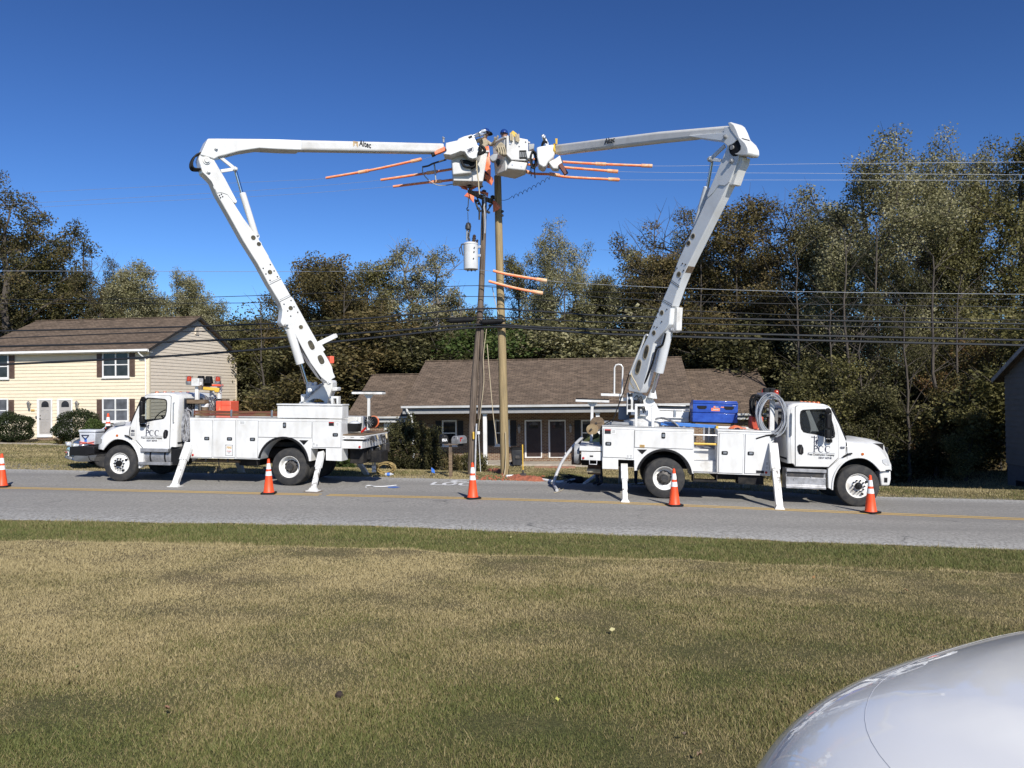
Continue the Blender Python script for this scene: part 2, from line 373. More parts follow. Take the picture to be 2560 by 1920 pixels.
m_bark=MT('bark',(.09,.075,.06,1),.95,0,(.045,.037,.03,1),5,sc=(3,3,.5),bmp=.02,bscale=8)
m_midbark=MT('mid_bark',(.13,.11,.09,1),.95,0,(.07,.06,.05,1),5,sc=(3,3,.5))
m_palebark=MT('pale_bark',(.24,.21,.17,1),.95,0,(.13,.11,.09,1),5,sc=(3,3,.5))
# ---------------------------------------------------------------- ground, road
_rl=np.random.RandomState(5).rand(257,257)
def vnoise(x,y):
    x=np.asarray(x,float)%256; y=np.asarray(y,float)%256; i=np.floor(x).astype(int); j=np.floor(y).astype(int); a=x-i; b=y-j; a=a*a*(3-2*a); b=b*b*(3-2*b)
    return (_rl[i,j]*(1-a)+_rl[i+1,j]*a)*(1-b)+(_rl[i,j+1]*(1-a)+_rl[i+1,j+1]*a)*b
def fbm(x,y,s,o=4):
    v=0; w=.5; t=0
    for k in range(o): v=v+w*vnoise(x*s+17*k+40,y*s+31*k+40); t+=w; w*=.55; s*=2.1
    return v/t
def dist_fields(x,y):
    t=x*U[0]+(y-OY)*U[1]; s=x*N[0]+(y-OY)*N[1]
    return np.interp(t,NEAR_T,NEAR_S)-s, s-np.interp(t,FAR_T,FAR_S), t
def greenness(x,y):
    d,e,t=dist_fields(x,y)
    n=fbm(x,y,.55); n2=fbm(x+60,y+9,2.3,3); n3=fbm(x+5,y+90,.16,2)
    lawn=.16+.8*(n-.5)+.55*(n2-.5)+.45*(n3-.5)+.28*sstep(7.5,4.0,y)+.1*sstep(1,5,x)
    lipn=3.0+.5*(fbm(x,y,1.2,2)-.5)
    verge=.86-.45*(n2-.3)-.4*sstep(.25,0,d)
    g=np.where(d<lipn,verge,lawn)
    band=np.exp(-((d-lipn)/.28)**2)
    g=g*(1-band)+.12*band
    far=.30+1.1*(fbm(x,y,.5)-.5)+.3*(n2-.5)
    return np.clip(np.where(e>0,far,g),0,1)
xs=np.concatenate([[-500,-250,-140],np.arange(-90,-15,1.0),np.arange(-15,15,.16),np.arange(15,61,1.0),[90,140,250,500]])
ys=np.concatenate([[-60,-30,-15,-8,-4,-1,.5],np.arange(1.5,17,.12),np.arange(17,60,.5),np.arange(60,110,4),[130,170,250,400,800]])
GX,GY=np.meshgrid(xs,ys); GZ=zg(GX,GY)
rough=.035*(fbm(GX,GY,1.1,3)-.5); dd,ee,tt=dist_fields(GX,GY); GZ=GZ+rough*((dd>.6)|(ee>.8))
V=np.stack([GX.ravel(),GY.ravel(),GZ.ravel()],1); nx,ny=len(xs),len(ys)
ii=(np.arange(ny-1)[:,None]*nx+np.arange(nx-1)[None,:]).ravel()
Q=np.stack([ii,ii+1,ii+nx+1,ii+nx],1)
def pattr(me,name,v):
    a=me.attributes.new(name,'FLOAT','POINT'); a.data.foreach_set('value',np.asarray(v,np.float32).ravel())
def ground_mat():
    m,nt,b,out=newmat('lawn_and_earth'); pos=nd(nt,'ShaderNodeNewGeometry').outputs['Position']
    A=lambda n: nd(nt,'ShaderNodeAttribute',attribute_name=n).outputs['Fac']
    fine=noise(nt,pos,42,4,.7); mid=noise(nt,pos,3.2,4,.6)
    tan=ramp(nt,fine,[(.3,c4(.09,.07,.035)),(.5,c4(.17,.135,.07)),(.72,c4(.27,.22,.125))]).outputs[0]
    grn=ramp(nt,fine,[(.3,c4(.035,.045,.014)),(.5,c4(.065,.08,.025)),(.72,c4(.11,.13,.045))]).outputs[0]
    c=mixc(nt,A('green'),tan,grn)
    soil=ramp(nt,mid,[(.35,c4(.06,.045,.03)),(.65,c4(.12,.09,.055))]).outputs[0]
    c=mixc(nt,A('soil'),c,soil)
    grv=ramp(nt,noise(nt,pos,28,3,.8),[(.3,c4(.16,.15,.135)),(.55,c4(.32,.3,.27)),(.75,c4(.5,.48,.45))]).outputs[0]
    gm=math_(nt,'MULTIPLY',A('gravel'),ramp(nt,mid,[(.38,G(0)),(.55,G(1))]).outputs[0]); c=mixc(nt,gm,c,grv)
    nt.links.new(c,b.inputs['Base Color']); b.inputs['Roughness'].default_value=.95; b.inputs['Specular IOR Level'].default_value=.1
    bump(nt,b,fine,.03,.8); return m
ground=np_mesh('ground',V,Q,ground_mat()); tag(ground,None,None,None,'structure')
pattr(ground.data,'green',greenness(GX,GY))
pattr(ground.data,'soil',np.clip(sstep(50,56,GY)*.9+(GX>13)*sstep(33,36,GY),0,1))
pattr(ground.data,'gravel',np.clip(((tt>4.5)&(tt<9.5)&(ee>-.2)&(ee<5.5))*1.0+((tt>-21)&(tt<-9)&(ee>-.1)&(ee<2.2))*.8+(dd>-.1)*(dd<.18)*.9+(ee>-.1)*(ee<.5)*.7,0,1))
ground.data.polygons.foreach_set('use_smooth',[True]*len(ground.data.polygons))
def road_mat():
    m,nt,b,out=newmat('sun_bleached_asphalt'); pos=nd(nt,'ShaderNodeNewGeometry').outputs['Position']
    e=nd(nt,'ShaderNodeAttribute',attribute_name='edge').outputs['Fac']
    n1=noise(nt,pos,55,3,.8); n2=noise(nt,pos,1.3,5,.6); n3=noise(nt,pos,16,3,.7)
    c=ramp(nt,n1,[(.28,c4(.12,.114,.104)),(.46,c4(.255,.244,.222)),(.58,c4(.335,.32,.29)),(.74,c4(.58,.555,.5))]).outputs[0]
    c=mixc(nt,math_(nt,'MULTIPLY',math_(nt,'SUBTRACT',n2,.3,True),.75),c,c4(.215,.207,.195))
    c=mixc(nt,.62,c,ramp(nt,n3,[(.3,c4(.15,.143,.13)),(.5,c4(.27,.258,.236)),(.7,c4(.42,.4,.36))]).outputs[0])
    wv=noise(nt,pos,.35,3,.5,(.12,2.2,1)); c=mixc(nt,ramp(nt,wv,[(.45,G(0)),(.62,G(.4))]).outputs[0],c,c4(.19,.183,.17))
    c=mixc(nt,math_(nt,'MULTIPLY',e,ramp(nt,n3,[(.4,G(0)),(.62,G(1))]).outputs[0]),c,c4(.5,.49,.46))
    w=nd(nt,'ShaderNodeTexNoise'); w.inputs['Scale'].default_value=.9; nt.links.new(pos,w.inputs['Vector'])
    va=nd(nt,'ShaderNodeVectorMath',operation='MULTIPLY_ADD'); nt.links.new(w.outputs['Color'],va.inputs[0]); va.inputs[1].default_value=(1.6,1.6,0); nt.links.new(pos,va.inputs[2])
    vo=nd(nt,'ShaderNodeTexVoronoi',feature='DISTANCE_TO_EDGE'); vo.inputs['Scale'].default_value=.23; nt.links.new(va.outputs[0],vo.inputs['Vector'])
    crack=ramp(nt,vo.outputs['Distance'],[(.0,G(1)),(.005,G(0))]).outputs[0]
    cm=math_(nt,'MULTIPLY',crack,ramp(nt,noise(nt,pos,.5,2),[(.5,G(0)),(.6,G(.6))]).outputs[0])
    c=mixc(nt,cm,c,c4(.06,.06,.062))
    nt.links.new(c,b.inputs['Base Color']); b.inputs['Roughness'].default_value=.85; b.inputs['Specular IOR Level'].default_value=.25
    bump(nt,b,n1,.006,.7); return m
def paint_mat(name,col):
    m,nt,b,out=newmat(name); pos=nd(nt,'ShaderNodeNewGeometry').outputs['Position']
    f=ramp(nt,noise(nt,pos,20,4,.75),[(.3,G(.15)),(.46,G(.95))]).outputs[0]
    nt.links.new(mixc(nt,f,c4(.22,.2,.17),col),b.inputs['Base Color']); b.inputs['Roughness'].default_value=.75; return m
m_yline=paint_mat('worn_yellow_paint',c4(.6,.38,.09)); m_wline=paint_mat('worn_white_paint_mark',c4(.75,.75,.75))
m_bluep=paint_mat('blue_spray_paint',c4(.03,.16,.6))
ts=np.concatenate([np.arange(-120,-26,2.0),np.arange(-26,26,.2),np.arange(26,121,2.0)])
def strip(name,sa,sb,h,mat,ta=-120,tb=120,parent=None,cols=9,rag=0):
    T=ts[(ts>=ta)&(ts<=tb)]; A=sa(T) if callable(sa) else np.full(len(T),sa); B=sb(T) if callable(sb) else np.full(len(T),sb)
    vs=[];ed=[]
    for k in range(cols):
        f=k/(cols-1); S=A*(1-f)+B*f
        if rag and k in(0,cols-1): S=S+rag*(fbm(T*1.0,T*0+k,1.7,4)-.5)
        x=T*U[0]+S*N[0]; y=OY+T*U[1]+S*N[1]; vs.append(np.stack([x,y,zroad(T)+h],1)); ed.append(np.full(len(T),max(0,1-f*6,1-(1-f)*9)))
    n=len(T); V=np.concatenate(vs); i=(np.arange(cols-1)[:,None]*n+np.arange(n-1)[None,:]).ravel()
    o=np_mesh(name,V,np.stack([i,i+1,i+n+1,i+n],1),mat,parent=parent); pattr(o.data,'edge',np.concatenate(ed)); return o
road=strip('road',lambda T:np.interp(T,NEAR_T,NEAR_S),lambda T:np.interp(T,FAR_T,FAR_S),0,road_mat(),rag=.28); tag(road,None,None,None,'structure'); MATS['road']=Matrix.Identity(4)
for s0 in (-.6,-.38):
    for a,b in ((-120,-5.0),(-4.9,120)): strip('yellow_line',s0,s0+.11,.004,m_yline,a,b,road,2)
def road_pt(q,h=.004):
    lo,hi=8.,60.
    for _ in range(50):
        m=(lo+hi)/2; p=at(q[0],q[1],m); z=zroad(st(p.x,p.y)[0])+h
        if p.z>z: lo=m
        else: hi=m
    return at(q[0],q[1],lo)
def ground_pt(q,h=0):
    lo,hi=2.,70.
    for _ in range(50):
        m=(lo+hi)/2; p=at(q[0],q[1],m)
        if p.z>zground(p.x,p.y)+h: lo=m
        else: hi=m
    return at(q[0],q[1],lo)
mk=MB()
def stroke(a,b,w=.11):
    a,b=Vector(a),Vector(b); d=(b-a).normalized(); n_=Vector((-d.y,d.x,0))*w/2
    mk.add([a-n_,b-n_,b+n_,a+n_],[(0,1,2,3)])
lp=road_pt(cJ(920,1206),.005); lx=Vector((U[0],U[1],-.02)); ly=Vector((N[0],N[1],0))
L2=lambda a,b: lp+lx*a+ly*b
for L in ([(-.5,.3),(-.5,-.32),(-.16,-.32)],[(-.02,0)]+[(-.02+.17*math.cos(t)-.17+.17,.33*math.sin(t)) for t in np.linspace(.2,6.3,12)],[(.46+.17*math.cos(t),.33*math.sin(t)) for t in np.linspace(.8,5.5,10)],[(-.1,.62),(.4,.56)],[(-.1,.62),(.04,.86)],[(-.1,.62),(.1,.44)],[(.0,.9),(.3,1.05)]):
    for a,b in zip(L[1 if len(L)==13 else 0:],L[2 if len(L)==13 else 1:]): stroke(L2(*a),L2(*b))
lo_=mk.build('painted_marking',m_wline,road)
mk=MB(); q0=road_pt(cJ(388,1237),.005); mk.add([q0+Vector((a,b,0)) for a,b in ((0,-.1),(.2,-.16),(.33,.0),(.16,.14),(-.05,.08))],[(0,1,2,3,4)]); mk.build('blue_paint_mark',m_bluep,road)
# concrete paths in front of the houses
def path_strip(name,pts,w,h):
    P=smooth([Vector((x,y,0)) for x,y in pts],6); mb=MB(); L=[]
    for i,p in enumerate(P):
        d=(P[min(i+1,len(P)-1)]-P[max(i-1,0)]).normalized(); n_=Vector((-d.y,d.x,0))*w/2
        for q in (p-n_,p+n_): L.append((q.x,q.y,zground(q.x,q.y)+h)); L.append((q.x,q.y,zground(q.x,q.y)-.1))
    for i in range(len(P)-1):
        a=4*i; mb.add([],[]); mb.f+=[(a,a+4,a+6,a+2),(a,a+1,a+5,a+4),(a+2,a+6,a+7,a+3)]; mb.m+=[0]*3
    mb.v=L; o=mb.build(name,m_conc); tag(o,None,None,None,'structure'); return o
path_strip('path',[(-9,35.6),(-4,35.1),(2,34.6),(6,34.4),(12,34)],.9,.03)
path_strip('path',[(-40,44.6),(-33,44.1),(-28,43.6),(-22.4,43.2)],.8,.03)
# ---------------------------------------------------------------- grass
def grass(name,n,seed,ymin,ymax,label,far=False):
    r=np.random.RandomState(seed)
    y=np.exp(r.uniform(math.log(ymin),math.log(ymax),n)); x=r.uniform(-1,1,n)*(.7*y+(2.0 if not far else 4))
    d,e,t=dist_fields(x,y)
    k=(d>-.12*(r.rand(n)**2)) if not far else ((e>-.1)&(e<24))
    x,y,d=x[k],y[k],d[k]; n=len(x); z=zg(x,y); g=greenness(x,y)
    vg=(d<3.1)
    h=np.where(vg,r.uniform(.03,.065,n),r.uniform(.013,.034,n))*(1+.35*(fbm(x,y,1.5,2)-.5)*2); w=.0014+.00042*y
    h=np.where(r.rand(n)<.012,h*2.0,h)
    a=r.uniform(0,2*np.pi,n); dx,dy=np.cos(a)*w,np.sin(a)*w; la=r.uniform(0,2*np.pi,n); l=r.uniform(.1,1.1,n)*h
    b=np.stack([x,y,z-.006],1); V=np.empty((n,3,3))
    V[:,0]=b+np.stack([dx,dy,0*dx],1); V[:,1]=b-np.stack([dx,dy,0*dx],1); V[:,2]=b+np.stack([np.cos(la)*l,np.sin(la)*l,h],1)
    tint=np.clip(g+.55*(r.rand(n)-.5)-.12,0,1)*.5+np.where(r.rand(n)<np.clip(g*1.15-.1,0,1),.5,0)
    m=leaf_mat(name+'_blades',[c4(.45,.37,.195),c4(.315,.258,.125),c4(.235,.197,.086),c4(.185,.188,.066),c4(.14,.165,.05)],.25)
    o=np_mesh(name,V.reshape(-1,3),np.arange(3*n).reshape(-1,3),m,tint); tag(o,label,'grass',None,'stuff'); return o
grass('lawn_grass',1250000,3,2.6,17,'dry tan and green lawn grass growing between the camera and the road')
grass('roadside_grass',330000,4,20.5,46,'short mown grass of the yards across the road',True)
# ---------------------------------------------------------------- trees and bushes
def leaf_quads(c,size,r,up=.25,asp=.62):
    n=len(c); a=r.normal(size=(n,3)); a[:,2]*=.7; a/=np.linalg.norm(a,axis=1)[:,None]
    b=r.normal(size=(n,3)); b-=a*(a*b).sum(1)[:,None]; b/=np.linalg.norm(b,axis=1)[:,None]
    L=(size*r.uniform(.6,1.35,n))[:,None] if np.ndim(size)==0 else (size*r.uniform(.6,1.35,n))[:,None]
    V=np.empty((n,4,3)); V[:,0]=c-a*L*.5; V[:,1]=c+b*L*asp*.5; V[:,2]=c+a*L*.5; V[:,3]=c-b*L*asp*.5
    return V.reshape(-1,3)
def ball(r,n):
    v=r.normal(size=(n,3)); return v/np.linalg.norm(v,axis=1)[:,None]*(r.rand(n)**.45)[:,None]
class TreeKind:
    def __init__(s,seed,H,base,rx,lobes,tips,leaves,size,lmat,bark,tr=.2,lean=0,spread=.75,bare=0.,zpow=1.,trunks=1,flat=1.):
        r=np.random.RandomState(seed); rr=random.Random(seed); s.H=H
        nodes=[];par=[];
        tk=[]
        for q in range(trunks):
            off=Vector((rr.uniform(-.6,.6),rr.uniform(-.6,.6),0))*(trunks>1); pv=-1; k=9
            for i in range(k):
                f=i/(k-1); p=off*(1+2.2*f)+Vector((lean*f*f+rr.uniform(-.12,.12)*(i>0)*H/14,rr.uniform(-.12,.12)*(i>0)*H/14,f*H*(.80 if trunks==1 else .7)))
                nodes.append(p); par.append(pv); pv=len(nodes)-1
        cz=(base+H)/2; rz=(H-base)/2
        lob=[]
        for i in range(lobes):
            th=rr.uniform(0,6.283); f=(i+.5)/lobes; h=base+(H-base)*(.08+.86*f**zpow); env=math.sqrt(max(.05,1-((h-cz)/rz)**2)); rad=rx*env*rr.uniform(.25,.85)
            lob.append((lean*(h/H)**2+rad*math.cos(th),rad*math.sin(th)*flat,h,rx*rr.uniform(.26,.46)))
        tp=[]
        while len(tp)<tips:
            L=lob[rr.randrange(lobes)]; v=Vector((rr.gauss(0,1),rr.gauss(0,1),rr.gauss(0,.85))).normalized()*L[3]*rr.uniform(.55,1.05)
            p=Vector(L[:3])+v
            if p.z>base*.7: tp.append(p)
        tp.sort(key=lambda p:(p-Vector((lean*(p.z/H)**2,0,p.z))).length+abs(p.z-cz)*.25)
        leafat=[]
        for p in tp:
            best=None;bd=1e9
            for i,q in enumerate(nodes):
                if q.z<base*.55 or q.z>H*.97: continue
                dv=p-q; l=dv.length; cst=l+ (1.6*max(0,.35*l-dv.z))
                if cst<bd: bd=cst;best=i
            q=nodes[best]; k=max(1,int((p-q).length/.9)); pv=best
            for j in range(1,k+1):
                f=j/k; pt=q.lerp(p,f)+Vector((rr.uniform(-.12,.12),rr.uniform(-.12,.12),rr.uniform(-.08,.12)+.22*math.sin(f*3.14)*(p-q).length*.25))*(1 if j<k else 0)
                nodes.append(pt); par.append(pv); pv=len(nodes)-1
            leafat.append((p,q))
        cnt=[0]*len(nodes)
        for i in range(len(nodes)-1,-1,-1):
            cnt[i]=max(cnt[i],1)
            if par[i]>=0: cnt[par[i]]+=cnt[i]
        r0=tr/math.sqrt(max(cnt)); mb=MB()
        for i,p_ in enumerate(par):
            if p_<0: continue
            ra=min(tr,r0*math.sqrt(cnt[p_])*1.0) ; rb=min(tr,r0*math.sqrt(cnt[i])); rb=max(rb,.016); ra=max(min(ra,rb*1.5+.01),rb)
            if i%9==1 and i<9*trunks: ra*=1.5
            mb.tube([nodes[p_],nodes[i]],[ra,rb],6 if rb>.06 else 4,cap=False)
        # bare twigs
        for p,q in leafat:
            for k in range(3 if bare else 2):
                d=((p-q).normalized()*.6+Vector((rr.gauss(0,.6),rr.gauss(0,.6),rr.uniform(0,.9)))).normalized()
                mb.tube([p,p+d*rr.uniform(.4,1.3)*(1.3 if bare else 1)],[.016,.005],3,cap=False)
        s.wood=mb.build('trunk',bark,fix=False); 
        P=np.array([[*p] for p,q in leafat]); D=np.array([[*(q-p)] for p,q in leafat]); 
        keep=r.rand(len(P))>=bare*(P[:,2]-base)/(H-base)*1.4
        P=P[keep];D=D[keep]
        idx=r.randint(0,len(P),leaves); f=r.rand(leaves)**2*.35; c=P[idx]+D[idx]*f[:,None]+ball(r,leaves)*np.array([spread,spread,spread*.8])*1.05
        tone=r.rand(len(P)); ti=np.clip(.55*tone[idx]+.65*r.rand(leaves)-.1,0,1)
        s.H=float(np.percentile(c[:,2],99.95))
        s.crown=np_mesh('crown',leaf_quads(c,size,r),np.arange(4*leaves).reshape(-1,4),lmat,ti)
        for o in (s.wood,s.crown): COL.objects.unlink(o)
    def place(s,name,loc,h,label,rot=0,group=None,sx=1.,mat=None,cat='tree'):
        k=h/s.H; M=Matrix.Translation(Vector(loc))@Matrix.Rotation(rot,4,'Z')@Matrix.Diagonal((k*sx,k*sx,k,1))
        t=thing(name,label,cat,M=M,group=group)
        for o in (s.wood,s.crown):
            c=o.copy(); COL.objects.link(c); c.parent=t
            if mat and o is s.crown:
                c.material_slots[0].link='OBJECT'; c.material_slots[0].material=mat
        return t
TK={}
TK['oak']=TreeKind(11,20,5,7.6,13,190,40000,.2,lf_rust,m_bark,.42,spread=.95,zpow=.95)
TK['pale']=TreeKind(12,18,5,4.6,16,170,38000,.165,lf_pale,m_bark,.24,spread=.9)
TK['tulip']=TreeKind(13,20,6,5.8,22,260,44000,.165,lf_pale,m_bark,.28,spread=.95)
TK['mix']=TreeKind(14,17,4.5,4.6,15,180,33000,.165,lf_olive,m_bark,.24,spread=.85,bare=.12)
TK['twig']=TreeKind(15,17,4.5,4.4,13,220,26000,.15,lf_brown,m_bark,.22,spread=.7,bare=.4)
TK['vine']=TreeKind(16,14,1.0,4.8,18,200,60000,.165,lf_brown,m_bark,.25,spread=.9,zpow=.8)
TK['feather']=TreeKind(17,15,4,3.6,10,150,14000,.16,lf_pale,m_palebark,.17,lean=1.6,spread=.6,bare=.35,trunks=2)
TK['under']=TreeKind(18,7,.4,3.0,12,90,22000,.15,lf_olive,m_bark,.09,spread=.75,trunks=3,zpow=.8)
TK['under2']=TreeKind(19,8,.3,2.7,12,90,20000,.15,lf_dark,m_bark,.09,spread=.75,trunks=2,zpow=.8)
def tree(kind,px,Y,top,label,name='tree',rot=None,sx=1.,mat=None,group=None,base=None):
    p=at(px,1000,Y); z=zground(p.x,p.y)-.1; tz=at(px,top,Y).z
    return TK[kind].place(name,(p.x,p.y,z),tz-z,label,rot if rot is not None else (px*1.7)%6.28,group,sx,mat)
tree('oak',15,60,405,'tall sprawling oak with rust tinted leaves above the roof of the cream two-storey house','oak_tree',2.0,.9)
tree('oak',-190,66,470,'broad dark oak half cut off by the photo edge beyond the cream house','oak_tree',4.0)
tree('mix',150,66,600,'dark tree filling in below the sprawling oak over the cream house roof','tree',1)
tree('twig',250,60,640,'thin half bare tree between the sprawling oak and the paler rounded trees','tree',.5,.8,lf_rust)
tree('pale',345,58,655,'pale green rounded tree directly above the ridge of the cream house roof','tree',2.2,.95)
tree('pale',445,60,672,'pale tree with airy top just behind the gable peak of the cream house','tree',4.4,.8)
tree('pale',555,58,752,'small round pale tree beyond the gable wall of the cream house','tree',1.1,1.15)
tree('mix',640,62,792,'low olive tree seen through the gap between gable and steep boom','tree',3.0,1.2)
tree('vine',770,62,672,'bushy brown tree crossed by the lower boom','tree',1.0,.95)
tree('vine',830,57,640,'broad vine clad tree with yellow brown leaves between boom and poles','tree',2.9,1.05)
tree('vine',920,60,655,'bushy olive brown tree just beyond the vine clad one','tree',4.6,.85,lf_olive)
tree('feather',985,60,608,'slim tree with half bare feathery top left of the transformer','tree',0,.9)
tree('feather',1060,61,622,'leaning feathery pale tree bending towards the old pole','tree',.3,1.0)
tree('pale',1130,66,735,'low rounded olive tree just behind the old pole','tree',1.7,1.0,lf_olive)
tree('pale',1210,68,760,'small dark tree seen between the two poles','tree',.4,1.0,lf_olive)
tree('tulip',1385,60,560,'tall airy grey green tree standing right of the new pole','tree',.8,.78)
tree('mix',1300,64,640,'slim olive tree tucked behind the new pole','tree',5.1,.7)
tree('mix',1495,62,690,'olive tree beyond the bungalow ridge beside the tall airy one','tree',2.0,.95)
tree('pale',1585,56,618,'pale bushy tree whose crown rises left of the leaning boom','tree',3.9,1.0)
tree('twig',1660,55,525,'half bare brown tree behind the middle of the leaning boom','tree',5.5,1.1)
tree('twig',1750,57,560,'thin brown tree just right of the leaning boom','tree',.2,.9,lf_olive)
tree('mix',1850,53,500,'tall dense brown olive tree above the blue job box','tree',1.4,1.05,lf_brown)
tree('twig',1955,52,515,'twiggy dark tree with fine bare top above the hose coil','tree',3.3,1.0)
tree('mix',2040,54,590,'narrow dark tree with sky gap beside the big pale crown','tree',4.7,.7)
tree('tulip',2175,44,352,'big pale crowned tree rising tallest over the cab of the truck facing it','tree',.9,1.0)
tree('tulip',2330,46,375,'pale tree with narrower crown merging with the biggest crown','tree',3.7,.8)
tree('tulip',2450,48,322,'very tall pale tree above the dark lap sided wall','tree',5.2,.78)
tree('mix',2565,43,330,'tall dark tree cut off by the edge of the photo','tree',2.4,.95,lf_olive)
tree('mix',2410,42,560,'mid height olive tree in front of the tallest pale ones','tree',1.0,.8)
tree('mix',2240,40,640,'dark olive tree below the biggest pale crown','tree',2.5,.75,lf_dark)
for a in ((2125,38,890,'yellow green understorey tree above the roof edge of the bungalow',lf_olive,'under',1.1),(2160,36,960,'dark understorey tree over the white cab',lf_dark,'under2',1.),
  (2250,36,1000,'low dark sapling clump beside the bonnet of the white truck',lf_dark,'under2',1.),(2330,36.5,930,'understorey tree with red and yellow autumn leaves near the pale snag',lf_red,'under',.95),
  (2450,37.5,850,'autumn tinted tree leaning over the lap sided wall',lf_red,'under',1.),(2400,33.8,1010,'green understorey clump at the lawn edge by the lap sided wall',lf_olive,'under2',1.),
  (2500,36,760,'tangled olive tree behind the lap sided wall',lf_olive,'under',1.2),(2045,48,840,'understorey tree just over the bungalow roof end',lf_olive,'under',1.2),
  (1900,50,800,'dark understorey tree behind the bungalow wing',lf_dark,'under2',1.6),(1780,54,760,'pale understorey tree behind the bungalow ridge end',lf_pale,'under',1.7),
  (1640,56,740,'low dark tree behind the boom foot',lf_dark,'under2',1.7),(1520,57,780,'pale leaved understorey tree over the bungalow ridge',lf_pale,'under',1.7),(1400,57,790,'olive understorey tree over the bungalow ridge right of the new pole',lf_olive,'under',1.8),
  (1290,57,800,'dark understorey tree between new pole and bungalow ridge',lf_dark,'under2',1.8),(1170,57,800,'yellow green bushy tree left of the pole cables',lf_green,'under',1.5),(1080,56,810,'dark understorey tree above the bungalow wing',lf_dark,'under2',1.8),
  (980,55,790,'brown understorey tree over the bungalow wing roof',lf_brown,'under',1.8),(880,54,800,'dark understorey tree left of the bungalow roof',lf_dark,'under2',1.8),(790,53,830,'brown understorey tree behind the turret of the truck facing away',lf_brown,'under',1.7),
  (765,56,850,'dark leafy tree behind the truck bed side boards',lf_dark,'under2',1.6),(715,62,830,'olive leafy tree right beside the gable wall corner',lf_olive,'under',1.5),(560,63,800,'dark tree low behind the cream gable',lf_dark,'under2',1.6)):
    tree(a[5],a[0],a[1],a[2],a[3],'understorey_tree',None,a[6],a[4])
for a in ((200,64,690,'olive tree filling the gap under the sprawling oak',lf_olive,'mix',1.2),(300,66,700,'dense olive tree behind the middle of the cream house roof',lf_olive,'mix',1.2),(400,66,735,'dense pale tree low behind the cream house ridge',lf_pale,'pale',1.3),(500,66,770,'bushy pale tree filling in behind the gable peak',lf_pale,'pale',1.5),(600,66,800,'bushy olive tree between gable and boom at roof height',lf_olive,'mix',1.6),
  (60,70,640,'dark tree filling in under the sprawling oak at the photo edge',lf_dark,'mix',1.4),(1450,66,700,'grey green tree low between the airy tree and the leaning boom',lf_pale,'pale',1.4),(1700,60,640,'dense olive tree behind the leaning boom at mid height',lf_olive,'mix',1.2),(1910,58,620,'dense olive tree behind the hose coil',lf_olive,'mix',1.3),(2110,52,520,'pale tree filling the gap left of the biggest crown',lf_pale,'pale',1.2)):
    tree(a[5],a[0],a[1],a[2],a[3],'tree',None,a[6],a[4])
# mass of brush along the foot of the woods
def brush(name,label,blobs,n,size,mat,seed):
    r=np.random.RandomState(seed); B=np.array(blobs,float); w=B[:,3]**2; i=r.choice(len(B),n,p=w/w.sum())
    v=r.normal(size=(n,3)); v/=np.linalg.norm(v,axis=1)[:,None]; c=B[i,:3]+v*(B[i,3:4]*r.uniform(.45,1.05,(n,1)))*np.array([1,1,.9])
    ti=np.clip(.5*r.rand(len(B))[i]+.6*r.rand(n)-.05,0,1)
    o=np_mesh(name,leaf_quads(c,size,r),np.arange(4*n).reshape(-1,4),mat,ti); tag(o,label,'undergrowth',None,'stuff'); return o
rr=random.Random(8); bl=[]
for k in range(150):
    px=rr.uniform(1930,2620); Y=rr.uniform(35.5,46); p=at(px,1200,Y); bl.append((p.x,p.y,zground(p.x,p.y)+rr.uniform(.2,5.0)*(1 if Y>37 else .55),rr.uniform(.9,1.9)))
brush('woodland_undergrowth','tangled dark undergrowth at the foot of the woods beside the lap sided wall',bl,60000,.15,lf_dark,21)
bl=[]
for k in range(420):
    px=rr.uniform(430,2100); Y=rr.uniform(56,68) if px>640 else rr.uniform(60,70); p=at(px,1000,Y); bl.append((p.x,p.y,zground(p.x,p.y)+rr.uniform(.5,8.0),rr.uniform(1.2,2.4)))
brush('woodland_undergrowth','dark brush and saplings filling the woods behind the houses',bl,80000,.2,lf_dark,22)
bl=[]
for k in range(320):
    px=rr.uniform(1500,2640) if k%3 else rr.uniform(-200,640); Y=rr.uniform(62,80); p=at(px,1000,Y); bl.append((p.x,p.y,zground(p.x,p.y)+rr.uniform(.5,11.0),rr.uniform(1.4,2.8)))
brush('distant_woods','dark far woods seen between the nearer trunks',bl,80000,.26,lf_dark,23)
